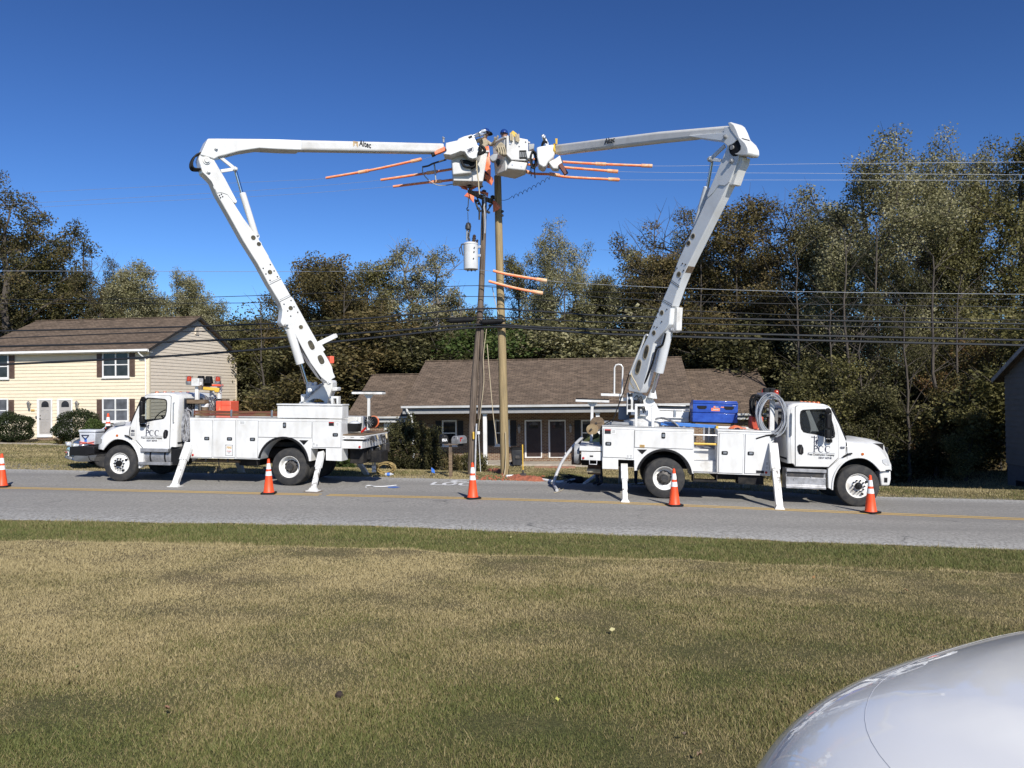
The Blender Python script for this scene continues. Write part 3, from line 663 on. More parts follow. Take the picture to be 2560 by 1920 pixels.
# thin trunks standing in front of the woods
for px,Y,y0,y1,r_,lab,mt,br in ((2158,37,1160,820,.085,'thin pale living trunk just above the white truck bonnet',m_bark,0),(2226,36.5,1180,1000,.12,'broken pale dead snag beside the bonnet nose',m_palebark,1),(2085,38,1130,760,.1,'slender dark trunk behind the white cab',m_bark,0),
  (2340,36,1200,640,.12,'dark straight trunk in the shaded woods left of the lap sided wall',m_bark,0),(2200,40,1150,560,.13,'tall grey trunk climbing behind the pale dead snag',m_bark,0),(2272,35.5,1200,760,.09,'slim brown trunk just right of the pale dead snag',m_bark,0),(2400,36,1200,720,.1,'slim dark trunk under the autumn tinted tree',m_bark,0),
  (2000,42,1000,640,.12,'brown trunk beyond the beacon and hose coil',m_bark,0),(2120,39,1000,600,.12,'grey brown trunk over the roof of the white cab',m_bark,0),(1760,52,930,640,.13,'dark trunk behind the job box and the bungalow ridge',m_bark,0),(1420,56,900,680,.12,'dark trunk under the tall airy grey green tree',m_bark,0),(870,54,920,720,.11,'brown trunk in front of the vine clad tree',m_bark,0),(660,52,980,760,.1,'thin trunk between the gable and the turret',m_bark,0),(1850,51,920,650,.12,'grey trunk rising over the bungalow wing roof',m_bark,0),(977,54,930,850,.1,'short pale trunk above the bungalow wing roof',m_bark,0)):
    a=at(px,y0,Y); a.z=zground(a.x,a.y)-.1; b=at(px-8,y1,Y); P=smooth([a,a.lerp(b,.3)+Vector((.07,0,0)),a.lerp(b,.65)+Vector((-.06,0,0)),b],4); mb=MB()
    P=[p+Vector((rr.uniform(-.07,.07),rr.uniform(-.07,.07),0))*(i>0) for i,p in enumerate(P)]; mb.tube([p-a for p in P],[r_*(1-.85*i/len(P)) if not br else r_*(1-.3*i/len(P)) for i in range(len(P))],8)
    t=thing('snag_tree' if br else 'slender_tree',lab,'tree',a); mb.build('trunk',mt,t)
    if br:
        m2=MB(); q=(b-a); m2.add([q+Vector((-.1,0,-.02)),q+Vector((.1,0,-.05)),q+Vector((.02,.06,.42)),q+Vector((0,-.08,-.04))],[(0,1,2),(1,3,2),(3,0,2)]); m2.build('splinter',mt,t)
    else:
        m2=MB()
        for k in range(22):
            q=P[min(len(P)-1,3+k%(len(P)-3))]-a; d=Vector((rr.choice((-1,1))*rr.uniform(.5,1.6),rr.uniform(-.6,.6),rr.uniform(.5,1.8))); m2.tube([q,q+d*.5+Vector((0,0,.1)),q+d],[.02,.011,.004],4,cap=False)
        m2.build('branch',mt,t)
def bush(name,label,loc,rx,ry,h,n,size,mat,seed,wild=0,group=None):
    r=np.random.RandomState(seed); t=thing(name,label,'bush',loc,group=group)
    v=r.normal(size=(n,3)); v/=np.linalg.norm(v,axis=1)[:,None]
    bumpy=1+.13*np.sin(v[:,0]*5+seed)*np.cos(v[:,1]*4)+.1*np.sin(v[:,2]*7+2*seed)+wild*.3*np.sin(v[:,0]*9+1)*np.sin(v[:,2]*8+v[:,1]*6)
    k=bumpy*r.uniform(.78,1.04,n)*(1+wild*.18*r.rand(n)**3); c=v*k[:,None]*np.array([rx,ry,h/2])+np.array([0,0,h/2]); c=c[c[:,2]>.02]; n=len(c)
    np_mesh('foliage',leaf_quads(c,size,r),np.arange(4*n).reshape(-1,4),mat,np.clip(r.rand(n)*.75+.25*r.rand(n)*(c[:,2]/h),0,1),parent=t)
    mb=MB(); ra=random.Random(seed)
    for k in range(9):
        a=ra.uniform(0,6.28); e=Vector((math.cos(a)*rx*.75,math.sin(a)*ry*.75,h*ra.uniform(.55,.95))); mb.tube([(0,0,0),e*.45+Vector((0,0,h*.08)),e],[.035,.022,.008],5,cap=False)
    mb.build('stem',m_bark,t); return t
m_core=MT('bush_shade',(.008,.011,.005,1),1)
def gz(px,py,Y): p=at(px,py,Y); return (p.x,p.y,zground(p.x,p.y)-.05)
def gB(px0,px1,top,Y): a=at(px0,1000,Y);b=at(px1,1000,Y); c=gz((px0+px1)/2,1000,Y); return c,(b.x-a.x)/2,at((px0+px1)/2,top,Y).z-c[2]
for nm,px0,px1,top,Y,lab,mat,n,sz,wd in (('round_bush',-22,78,1030,44.4,'dark clipped round bush left of the grey doors',lf_box,16000,.075,0),('round_bush',140,252,1027,43.6,'dark clipped round bush between the grey doors and the bonnet of the truck',lf_box,17000,.075,0),
  ('low_bush',205,268,1050,42.5,'lighter green low bush beside the second clipped round bush',lf_green,7000,.07,0),('wild_shrub',958,1092,1053,33.5,'overgrown dark shrub before the porch of the brick bungalow',lf_dark,21000,.085,1),
  ('wild_shrub',1068,1150,1130,36,'low straggly shrub between the overgrown shrub and the old pole',lf_brown,6000,.07,1),('wild_shrub',1150,1216,1132,38,'low dry shrub at the foot of the white porch post',lf_olive,5200,.07,1),
  ('small_shrub',826,880,1140,33,'small green shrub under the tail of the truck facing away',lf_green,3600,.08,1)):
    c,rx,h=gB(px0,px1,top,Y); bush(nm,lab,c,rx,rx*.8,h,n,sz,mat,int(px0)+100,wd)
# dry arching sprays on the overgrown shrub, a tuft by the step
def tuft(name,label,loc,n,L,mat,seed,cat,up=1.):
    r=random.Random(seed); V=[];Fq=[];ti=[]
    for i in range(n):
        a=r.uniform(0,6.28); d=Vector((math.cos(a),math.sin(a),0)); l=L*r.uniform(.5,1); s_=Vector((-d.y,d.x,0))*.014; b=len(V)
        for j in range(4):
            f=j/3; p=d*l*f*.8+Vector((0,0,l*up*(f-.55*f*f)*1.3)); w=(1-f*.85); V+=[p-s_*w,p+s_*w]
        for j in range(3): Fq.append((b+2*j,b+2*j+1,b+2*j+3,b+2*j+2)); ti.append(r.random())
    return tag(np_mesh(name,[tuple(v) for v in V],Fq,mat,ti,loc=loc),label,cat)
tuft('ornamental_grass','dry yellowish grass tuft beside the concrete step of the cream house',gz(150,1100,43.2),160,.9,lf_brown,3,'grass tuft')
p=at(1062,1085,33.2); tuft('dry_spray','dry tan leaf sprays arching out of the overgrown shrub',p,90,1.0,leaf_mat('dry_leaves',[c4(.2,.15,.07),c4(.4,.32,.17)]),5,'dry branch',.7)
# ---------------------------------------------------------------- houses
def brick_tex(nt,co,scale,bw,bh,mortar,c1,c2,cm,off=.5,bias=0):
    n=nd(nt,'ShaderNodeTexBrick'); n.offset=off; n.inputs['Scale'].default_value=scale; n.inputs['Brick Width'].default_value=bw; n.inputs['Row Height'].default_value=bh; n.inputs['Mortar Size'].default_value=mortar
    n.inputs['Color1'].default_value=c1; n.inputs['Color2'].default_value=c2; n.inputs['Mortar'].default_value=cm; n.inputs['Bias'].default_value=bias; n.inputs['Mortar Smooth'].default_value=.1
    nt.links.new(co,n.inputs['Vector']); return n
def objco(nt,swz):
    tc=nd(nt,'ShaderNodeTexCoord').outputs['Object']; sp=nd(nt,'ShaderNodeSeparateXYZ'); nt.links.new(tc,sp.inputs[0]); cb=nd(nt,'ShaderNodeCombineXYZ')
    for i,a in enumerate(swz): nt.links.new(sp.outputs['XYZ'.index(a)],cb.inputs[i])
    return cb.outputs[0],tc
def shingle_mat(name,c1,c2,cd):
    m,nt,b,out=newmat(name); co,tc=objco(nt,'XY')
    n=brick_tex(nt,co,1,.33,.165,.012,c1,c2,cd)
    v=nd(nt,'ShaderNodeTexVoronoi'); v.inputs['Scale'].default_value=1; mp=nd(nt,'ShaderNodeMapping'); mp.inputs['Scale'].default_value=(3.1,6.06,1); nt.links.new(co,mp.inputs[0]); nt.links.new(mp.outputs[0],v.inputs['Vector'])
    r=ramp(nt,v.outputs['Color'],[(.15,G(.74)),(.5,G(1)),(.85,G(1.2))])
    c=mixc(nt,1.0,n.outputs['Color'],r.outputs[0],'MULTIPLY')
    c=mixc(nt,ramp(nt,noise(nt,tc,.5,4),[(.4,G(0)),(.7,G(.2))]).outputs[0],c,cd)
    nt.links.new(c,b.inputs['Base Color']); b.inputs['Roughness'].default_value=.9; b.inputs['Specular IOR Level'].default_value=.2
    bump(nt,b,n.outputs['Fac'],-.012); return m
m_shingle=shingle_mat('brown_shingles',c4(.175,.128,.092),c4(.125,.093,.068),c4(.07,.053,.041))
def brick_mat():
    m,nt,b,out=newmat('tan_red_brick'); co,tc=objco(nt,'XZ')
    n=brick_tex(nt,co,1,.235,.08,.012,c4(.24,.15,.088),c4(.14,.072,.048),c4(.36,.315,.24)); nt.links.new(n.outputs['Color'],b.inputs['Base Color']); b.inputs['Roughness'].default_value=.9; b.inputs['Specular IOR Level'].default_value=.2
    bump(nt,b,n.outputs['Fac'],-.01); return m
m_brick=brick_mat()
def siding_mat(name,c1,c2):
    m,nt,b,out=newmat(name); tc=nd(nt,'ShaderNodeTexCoord').outputs['Object']
    c=ramp(nt,noise(nt,tc,2.2,5,.6,(1,1,3)),[(.4,c1),(.68,c2)]).outputs[0]
    nt.links.new(c,b.inputs['Base Color']); b.inputs['Roughness'].default_value=.6; return m
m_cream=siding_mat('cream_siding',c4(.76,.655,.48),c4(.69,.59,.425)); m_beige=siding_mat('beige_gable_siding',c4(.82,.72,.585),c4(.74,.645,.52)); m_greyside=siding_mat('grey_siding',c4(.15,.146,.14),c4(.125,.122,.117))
def laps_u(mb,u0,u1,w0,w1,v,pitch,lip=.03):       # boards on a face looking along -v
    w=w0
    while w<w1-.01:
        t=min(w+pitch,w1); b=len(mb.v); mb.add([(u0,v-lip,w),(u1,v-lip,w),(u1,v,t),(u0,v,t),(u0,v,w),(u1,v,w)],[(0,1,2,3),(4,5,1,0)]); w=t
def laps_v(mb,u,w0,w1,pitch,lim,sgn=1,lip=.03):    # boards on a face looking along +u (sgn 1) or -u; lim(w) gives the v range
    w=w0
    while w<w1-.01:
        t=min(w+pitch,w1); a,b_=lim(w); c,d=lim(t); e=lip*sgn; mb.add([(u+e,a,w),(u+e,b_,w),(u,d,t),(u,c,t),(u,a,w),(u,b_,w)],[(0,1,2,3),(4,5,1,0)]); w=t
def window(fr,house,q0,q1,v,mull=True,pane=None,depth=.05,fm=None,rail=True,midv=None):
    u0,w1=fr.p(q0,v); u1,w0=fr.p(q1,v); 
    if q1[0]-q0[0]>0 and u1<u0: u0,u1=u1,u0
    a=.085; mb=MB(); um=(u0+u1)/2; wm=(w0+w1)/2
    holes=[]
    for x0,x1 in (((u0+a,um-a*.5),(um+a*.5,u1-a)) if mull else ((u0+a,u1-a),)):
        for y0,y1 in (((w0+a*1.3,wm-.03),(wm+.03,w1-a)) if rail else ((w0+a,w1-a),)): holes.append([(x0,y0),(x1,y0),(x1,y1),(x0,y1)])
    mb.prism([(u0,w0),(u1,w0),(u1,w1),(u0,w1)],v-depth,v+.0,holes); mb.box(u0-.05,u1+.05,v-depth-.05,v-.001,w0-.05,w0)
    o=mb.build('window',fm or m_vinyl_w,house)
    for h in holes:
        m2=MB(); m2.add([(x,v-depth*.35,y) for x,y in h],[(0,1,2,3)])
        if not pane:
            xm=(h[0][0]+h[1][0])/2
        p_=m2.build('pane',pane or m_glass,o)
    return u0,u1,w0,w1
def panel(fr,house,name,q0,q1,v,t,mat,slats=0,bevel=.008):
    u0,w1=fr.p(q0,v); u1,w0=fr.p(q1,v); mb=MB(); mb.box(u0,u1,v-t,v,w0,w1)
    if slats:
        n=int((w1-w0-.12)/.06)
        for half in ((w0+.07,(w0+w1)/2-.03),((w0+w1)/2+.03,w1-.07)):
            n=int((half[1]-half[0])/.065)
            for k in range(n): z=half[0]+k*.065; mb.box(u0+.05,u1-.05,v-t-.012,v-t+.002,z,z+.042)
    return mb.build(name,mat,house,bevel)
def doorset(fr,house,f0,f1,s0,s1,v,mat,fan=True,knob=-1):
    u0,w1=fr.p(f0,v); u1,w0=fr.p(f1,v); a0,b1=fr.p(s0,v); a1,b0=fr.p(s1,v); mb=MB()
    mb.prism([(u0,w0),(u1,w0),(u1,w1),(u0,w1)],v-.07,v,[[(a0,b0),(a1,b0),(a1,b1),(a0,b1)]]); mb.box(u0,u1,v-.12,v-.071,w0-.02,w0+.06); fo=mb.build('door_frame',m_vinyl_w,house,.006)
    d=MB(); d.box(a0,a1,v-.045,v-.005,b0,b1); W_=a1-a0; H_=b1-b0
    for x0,x1 in ((.14,.44),(.56,.86)):
        for y0,y1 in ((.06,.38),(.44,.72)):
            X0,X1,Y0,Y1=a0+x0*W_,a0+x1*W_,b0+y0*H_,b0+y1*H_
            d.prism([(X0,Y0),(X1,Y0),(X1,Y1),(X0,Y1)],v-.057,v-.044,[[(X0+.03,Y0+.03),(X1-.03,Y0+.03),(X1-.03,Y1-.03),(X0+.03,Y1-.03)]])
    do=d.build('door',mat,house,.004)
    if fan:
        g=MB(); cx=(a0+a1)/2; r_=W_*.32; y=b0+.80*H_; g.prism([(cx-r_,y)]+[(cx+r_,y)]+arc(cx,y+H_*.06,r_,10,170,10),v-.052,v-.046); g.build('fanlight',m_glass,do)
    k=MB(); kx=a0+W_*(.09 if knob<0 else .91); k.lathe([(.0,.0),(.035,.0),(.04,.05),(0,.07)],(kx,v-.045,b0+H_*.46),(0,-1,0),10); k.lathe([(0,0),(.03,0),(.03,.02),(0,.03)],(kx,v-.045,b0+H_*.55),(0,-1,0),10); k.build('handle',m_dark,do)
def wall_lamp(fr,house,q,v,mat):
    u,w=fr.p(q,v); mb=MB(); mb.lathe([(0,-.05),(.06,-.05),(.06,.0),(0,.0)],(u,v-.001,w+.02),(0,-1,0),10); mb.tube([(u,v,w+.05),(u,v-.12,w+.1),(u,v-.16,w+.16)],.015,6)
    mb.lathe([(.03,-.26),(.06,-.2),(.1,.08),(.12,.1),(.05,.2),(.0,.24)],(u,v-.17,w-.02),(0,0,1),8); mb.build('wall_lamp',mat,house)
def gable_roof(name,house,u0,u1,ve,we,vr,wr,vb,wb,mat,t=.16):
    mb=MB(); mb.add([(u0,ve,we),(u1,ve,we),(u1,vr,wr),(u0,vr,wr),(u0,vb,wb),(u1,vb,wb),(u0,ve,we-t),(u1,ve,we-t),(u1,vr,wr-t),(u0,vr,wr-t),(u0,vb,wb-t),(u1,vb,wb-t)],
      [(0,1,2,3),(3,2,5,4),(6,9,8,7),(9,10,11,8),(0,6,7,1),(4,5,11,10),(0,3,9,6),(3,4,10,9),(1,7,8,2),(2,8,11,5)])
    o=mb.build(name,mat,house); c=MB(); c.bar((u0-.01,vr,wr+.015),(u1+.01,vr,wr+.015),.26,.05); c.build('ridge_cap',mat,o,.01); return o
# cream two-storey house
a=math.radians(7.66); hl=Frame((-22.22,47,0),(math.cos(a),-math.sin(a),0)); hg=Frame((-22.22,47,0),(math.sin(a),math.cos(a),0))
HL=thing('cream_house','cream two-storey clapboard house with brown shutters and twin grey doors','house',M=hl.M)
uL=hl.p((-60,880))[0]; DEP=10.96; EV=5.66; RG=8.1
mb=MB(); laps_u(mb,uL,-.12,.1,EV,0,.21); mb.box(uL,0,.005,.3,-.6,EV); mb.build('front_wall',m_cream,HL)
mb=MB(); laps_v(mb,0,.1,RG-.2,.21,lambda w:(0 if w<EV else (w-EV)/(RG-EV)*DEP/2,DEP if w<EV else DEP-(w-EV)/(RG-EV)*DEP/2),1,.02); mb.prism([(-.2,-.6),(-.004,-.6),(-.004,EV),(-.2,EV)],.01,DEP); mb.box(uL,0,DEP-.2,DEP,-.6,EV)
mb.add([(-.01,0,EV),(-.01,DEP,EV),(-.01,DEP/2,RG-.1)],[(0,1,2)]); mb.build('gable_wall',m_beige,HL)
mb=MB(); mb.box(-.12,.03,-.035,.0,.1,EV); mb.box(.0,.035,.0,.12,.1,EV); mb.box(.0,.035,DEP-.12,DEP+.02,.1,EV); mb.build('corner_board',m_cream,HL,.004)
RF=gable_roof('roof',HL,uL-.3,.28,-.42,EV+.02,DEP/2,RG+.1,DEP+.42,EV+.02,m_shingle)
mb=MB(); mb.box(uL-.3,.28,-.46,-.40,EV-.17,EV-.02); mb.box(uL-.3,.26,-.42,.0,EV-.19,EV-.165); mb.build('fascia',m_vinyl_w,RF,.004); mb=MB(); mb.bar((.285,-.45,EV-.07),(.285,DEP/2,RG+.015),.03,.15); mb.bar((.285,DEP+.45,EV-.07),(.285,DEP/2,RG+.015),.03,.15); mb.build('rake_board',m_dark,RF,.004)
mb=MB(); mb.prism([(-.6,EV-.13),(-.48,EV-.15),(-.462,EV-.02),(-.47,EV+.0),(-.59,EV-.0)],uL-.3,.26); V2=[(y,x,z) for x,y,z in mb.v]; mb.v=V2; mb.build('gutter',m_vinyl_w,HL)
u,w=hl.p(cK(1310,440)); mb=MB(); mb.tube(smooth([(-.35,-.52,EV-.12),(-.33,-.45,EV-.28),(-.2,-.2,EV-.5),(-.17,-.09,EV-.65),(-.17,-.07,EV-1.2)],4)+[Vector((-.17,-.07,.3))],.045,8); mb.build('downspout',m_vinyl_w,HL)
for q0,q1,pn,rl in (((915,430),(1155,655),None,True),((915,838),(1150,1052),m_ghouse,True),((-160,450),(81,668),None,True),((-160,845),(76,1060),m_ghouse,True)): window(hl,HL,cK(*q0),cK(*q1),-.03,True,pn)
for q0,q1 in (((865,437),(912,650)),((1157,430),(1205,645)),((865,850),(912,1055)),((1157,845),(1205,1052)),((84,452),(131,662)),((79,855),(127,1060))): panel(hl,HL,'shutter',cK(*q0),cK(*q1),-.03,.04,m_shutter,1)
for q in (((335,848),(472,1185),(355,860),(460,1162)),((513,848),(652,1180),(532,860),(641,1160))): doorset(hl,HL,*[cK(*k) for k in q],-.03,m_door)
for q in ((272,895),(700,893)): wall_lamp(hl,HL,cK(*q),-.03,m_steel)
panel(hl,HL,'house_number_plate',cK(275,940),cK(309,957),-.03,.02,m_gold); panel(hl,HL,'door_bell',cK(319,998),cK(328,1024),-.03,.03,m_black)
u,w=hg.p(cK(1735,195)); u2,w2=hg.p(cK(1768,275)); mb=MB(); mb.box(.03,.07,u,u2,w2,w)
for k in range(9): z=w2+.06+k*(w-w2-.1)/9; mb.box(.068,.085,u+.05,u2-.05,z,z+.03)
mb.build('gable_vent',m_beige,HL,.004)
mb=MB(); u0,w0=hl.p(cL(95,500),-1.6); u1,_=hl.p(cL(1180,560),-1.6); mb.box(u0,u1,-2.0,-.05,-.5,.12); mb.build('door_step',m_conc,HL,.02)
mb=MB(); u0,_=hl.p(cL(625,440),-.6); u1,_=hl.p(cL(1125,440),-.6); mb.box(u0,u1,-.95,-.045,.12,.26); mb.build('door_step',m_brick,HL,.01)
# brick bungalow with the long porch
o=at(1010,1018,42.0); hb=Frame((o.x,o.y,0),(U[0],U[1],0))
HB=thing('brick_bungalow','long brick duplex bungalow with brown shingle roof and shaded front porch','house',M=hb.M)
E0=hb.p((1010,1016),0)[1]; uR=hb.p((1703,892),6)[0]; R0=hb.p((1080,903),6)[1]; u0=hb.p((1010,1018),0)[0]
E1=hb.p((1000,1040),1.7)[1]; R1=hb.p((930,937),7)[1]; uA=hb.p((930,937),7)[0]; uB=hb.p((1893,922),7)[0]; ur0=hb.p((1080,903),6)[0]
R1b=hb.p((1893,922),7)[1]; FL=-1.12
mr=gable_roof('roof',HB,u0-.1,uR,-.1,E0+.02,6,R0,12.1,E0-.2,m_shingle)
wl_=gable_roof('roof',HB,uA,u0-.11,1.7,E1,7,R1,12.3,E1,m_shingle); wr_=gable_roof('roof',HB,uR+.01,uB,1.7,E1+.02,7,R1+.02,12.3,E1,m_shingle)
mb=MB(); mb.box(u0-.1,uR,2.9,3.15,-2.4,E0+.9); mb.box(u0-.1,u0+.15,3.15,11.5,-2.4,E0); mb.box(uR-.25,uR,3.15,11.5,-2.4,E0)
mb.box(uA+.35,u0-.1,2.15,2.4,-2.4,E1-.1); mb.box(uA+.35,uA+.6,2.4,11.5,-2.4,E1-.1); mb.box(uR,uB-.35,2.15,2.4,-2.4,E1-.1); mb.box(uB-.6,uB-.35,2.4,11.5,-2.4,E1-.1); mb.build('wall',m_brick,HB)
mb=MB()
for uu,e,r,vm,va,vb in ((u0-.08,E0-.1,R0-.2,6,0,11.5),(uR-.02,E0-.1,R0-.2,6,0,11.5),(uA+.36,E1-.12,R1-.2,7,2.2,11.6),(uB-.36,E1-.12,R1-.2,7,2.2,11.6)): mb.add([(uu,va,e),(uu,vb,e),(uu,vm,r)],[(0,1,2)])
mb.build('gable_end',m_vinyl_w,HB)
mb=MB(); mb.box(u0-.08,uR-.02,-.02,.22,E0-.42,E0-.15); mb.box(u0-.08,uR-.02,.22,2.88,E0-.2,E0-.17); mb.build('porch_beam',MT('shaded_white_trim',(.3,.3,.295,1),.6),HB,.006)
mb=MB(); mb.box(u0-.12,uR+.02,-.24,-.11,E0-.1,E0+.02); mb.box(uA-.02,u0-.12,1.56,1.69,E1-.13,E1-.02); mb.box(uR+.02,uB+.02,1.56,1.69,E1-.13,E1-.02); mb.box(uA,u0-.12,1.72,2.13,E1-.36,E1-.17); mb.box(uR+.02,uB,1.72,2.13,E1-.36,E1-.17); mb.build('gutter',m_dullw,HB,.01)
mb=MB(); mb.box(u0-.05,uR,.1,2.88,-2.4,FL); mb.build('porch_floor',m_conc,HB,.01)
for px in (1213,1495,1790): 
    uu=hb.p((px,1100),.3)[0]; mb=MB(); mb.box(uu-.1,uu+.1,.2,.4,FL,E0-.42); mb.box(uu-.13,uu+.13,.17,.43,FL,FL+.12); mb.box(uu-.13,uu+.13,.17,.43,E0-.5,E0-.42); mb.build('porch_post',m_vinyl_w,HB,.008)
mb=MB(); uu=hb.p(cJ(563,600),0)[0]; mb.tube(smooth([(uu-.1,-.17,E0-.08),(uu-.06,-.1,E0-.3),(uu+.12,.05,E0-.6),(uu+.16,.1,E0-.9)],4)+[Vector((uu+.2,.1,FL-.1))],.06,6); mb.build('downspout',m_vinyl_w,HB)
vf=2.9
for q0,q1 in (((847,658),(977,882)),((1302,655),(1435,880)),((2048,655),(2190,880)),((2560,650),(2690,875))): window(hb,HB,cJ(*q0),cJ(*q1),vf,False)
for q0,q1 in (((792,665),(843,880)),((981,662),(1032,880)),((1240,660),(1298,880)),((1439,660),(1490,880)),((1990,658),(2044,880)),((2194,658),(2250,880))): panel(hb,HB,'shutter',cJ(*q0),cJ(*q1),vf,.04,m_shutterdk,1)
for q,kn in ((((1560,656),(1712,982),(1574,668),(1703,975)),-1),(((1765,656),(1919,984),(1779,668),(1910,978)),1)): doorset(hb,HB,*[cJ(*k) for k in q],vf,m_doordk,True,kn)
for q in ((1515,728),(1958,722)): wall_lamp(hb,HB,cJ(*q),vf,m_grey)
panel(hb,HB,'window',(960,1052),(978,1096),2.15,.04,m_vinyl_w); panel(hb,HB,'window',(992,1055),(1012,1090),2.15,.04,m_ghouse)
mb=MB(); a0=hb.p(cJ(1560,990),2.2)[0]; a1=hb.p(cJ(1960,990),2.2)[0]; mb.box(a0,a1,1.9,vf-.001,FL,FL+.12); mb.build('door_step',m_brick,HB,.01)
mb=MB(); a0=hb.p(cJ(1650,1035),.1)[0]; a1=hb.p(cJ(2000,1035),.1)[0]; mb.box(a0,a1,-.7,.09,-2.2,FL-.1); mb.build('porch_step',MT('red_brick_step',(.36,.13,.08,1),.9,0,(.3,.2,.13,1),8),HB,.01)
# dark lap sided house at the edge
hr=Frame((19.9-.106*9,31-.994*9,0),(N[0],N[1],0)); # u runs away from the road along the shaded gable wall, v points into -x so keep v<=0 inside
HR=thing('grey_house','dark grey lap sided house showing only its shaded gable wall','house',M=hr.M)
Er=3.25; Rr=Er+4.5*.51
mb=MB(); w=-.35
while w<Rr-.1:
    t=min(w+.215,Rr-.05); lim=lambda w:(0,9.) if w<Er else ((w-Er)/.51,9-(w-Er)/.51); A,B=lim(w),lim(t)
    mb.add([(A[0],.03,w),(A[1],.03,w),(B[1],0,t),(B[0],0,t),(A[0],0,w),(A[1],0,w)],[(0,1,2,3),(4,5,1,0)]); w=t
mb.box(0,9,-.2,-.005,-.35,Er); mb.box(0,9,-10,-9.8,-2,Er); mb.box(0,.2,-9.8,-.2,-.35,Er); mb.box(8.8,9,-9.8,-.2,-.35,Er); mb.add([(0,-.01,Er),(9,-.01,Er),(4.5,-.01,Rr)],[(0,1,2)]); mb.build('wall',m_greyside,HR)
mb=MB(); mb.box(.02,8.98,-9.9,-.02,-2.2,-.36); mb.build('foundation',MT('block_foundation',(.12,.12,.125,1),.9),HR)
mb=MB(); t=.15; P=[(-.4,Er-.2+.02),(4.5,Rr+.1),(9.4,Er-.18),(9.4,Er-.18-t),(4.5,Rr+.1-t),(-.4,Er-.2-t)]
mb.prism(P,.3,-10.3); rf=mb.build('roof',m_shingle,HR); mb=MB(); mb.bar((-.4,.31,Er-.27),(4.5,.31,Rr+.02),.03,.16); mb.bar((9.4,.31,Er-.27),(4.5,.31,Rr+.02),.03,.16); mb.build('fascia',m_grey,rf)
mb=MB(); mb.prism(rrect(7.75,8.3,-1.55,-.95,.04),.02,-.02); mb.build('basement_window',m_glass,HR)
# ---------------------------------------------------------------- bucket trucks
def truck_frame(front,rear,sgn):
    f=Vector((*xy(*front),0)); f.z=zroad(front[0])+.004; r=Vector((*xy(*rear),0)); r.z=zroad(rear[0])+.004
    return Frame(r,(f-r)*sgn), (f-r).length*sgn
frR,ufR=truck_frame((8.75,.58),(3.9,.62),1); frL,ufL=truck_frame((-11.75,1.36),(-6.53,1.2),-1)
cn=lambda x,y,v=.05:(frR.p(cD(x,y),v)[0]-ufR,frR.p(cD(x,y),v)[1])
def strip_path(path,inset):
    o=[]
    for i,p in enumerate(path):
        a=Vector(path[max(i-1,0)]); b=Vector(path[min(i+1,len(path)-1)]); d=(b-a).normalized(); n=Vector((d.y,-d.x)); o.append((p[0]+n.x*inset,p[1]+n.y*inset))
    return o
def wheel(T,u,v0,R,side,dual=False,front=False):
    # outer face at v0, wheel runs inwards along +v*side
    ax=(0,side,0); o=Vector((u,v0,R)); tw=.28; mb=MB(); rr_=.31
    pts=[(rr_,.02),(rr_+.03,.0),(R-.07,.005),(R-.02,.025),(R-.004,.05)]
    for k in range(5):
        a=.06+k*.04; pts+=[(R,a),(R,a+.028),(R-.014,a+.030),(R-.014,a+.038)]
    pts+=[(R-.004,tw-.04),(R-.03,tw-.01),(rr_,tw),(rr_,.02)]
    mb.lathe(pts,o,ax,44); ty=mb
    w=MB()
    if front:   # convex front wheel with hub standing out
        w.lathe([(.315,.03),(.305,.012),(.285,.03),(.27,.075),(.22,.055),(.17,.015),(.13,.01),(.0,.01)],o,ax,40,cap=False)
        wo=w.build('wheel',m_rim,T); h=MB(); h.lathe([(.088,.01),(.088,-.05),(.07,-.085),(.04,-.09),(.035,-.11),(0,-.11)],o,ax,20); h.build('hub',m_black,wo)
        n=MB()
        for k in range(10): a=.628*k; c=o+Vector((math.cos(a)*.145,-.015*side,math.sin(a)*.145)); n.lathe([(.019,.03),(.019,-.02),(.012,-.045),(0,-.045)],c,ax,6)
        n.build('wheel_nut',m_black,wo); hh=MB()
        for a in (.5,-1.1): c=o+Vector((math.cos(a)*.225,-.06*side,math.sin(a)*.225)); hh.lathe([(.0,.055),(.03,.055),(.03,.12),(0,.12)],c+Vector((0,.048*side,0)) if 0 else c,ax,12)
        hh.build('hand_hole',m_black,wo)
    else:       # deep dished rear wheel
        w.lathe([(.315,.03),(.305,.01),(.285,.025),(.262,.09),(.25,.14),(.235,.165),(.15,.18),(.12,.17),(0,.17)],o,ax,40,cap=False)
        wo=w.build('wheel',m_rim,T); h=MB(); h.lathe([(.195,.168),(.185,.155),(.1,.13),(.095,.03),(.08,.01),(0,.01)],o,ax,20); h.build('hub',m_dark,wo)
        n=MB()
        for k in range(10): a=.628*k+.2; c=o+Vector((math.cos(a)*.17,.185*side,math.sin(a)*.17)); n.lathe([(.024,.0),(.024,-.03),(.014,-.055),(0,-.055)],c,ax,6)
        n.build('wheel_nut',m_black,wo); hh=MB()
        for a in (2.8,.6): c=o+Vector((math.cos(a)*.213,.17*side,math.sin(a)*.213)); hh.lathe([(0,.0),(.03,.0),(.03,.03),(0,.03)],c,ax,12)
        hh.build('hand_hole',m_black,wo)
    ty.build('tyre',m_tyre,wo)
    if dual:
        m2=MB(); m2.lathe(pts,o+Vector((0,.32*side,0)),ax,32); m2.build('tyre',m_tyre,wo)
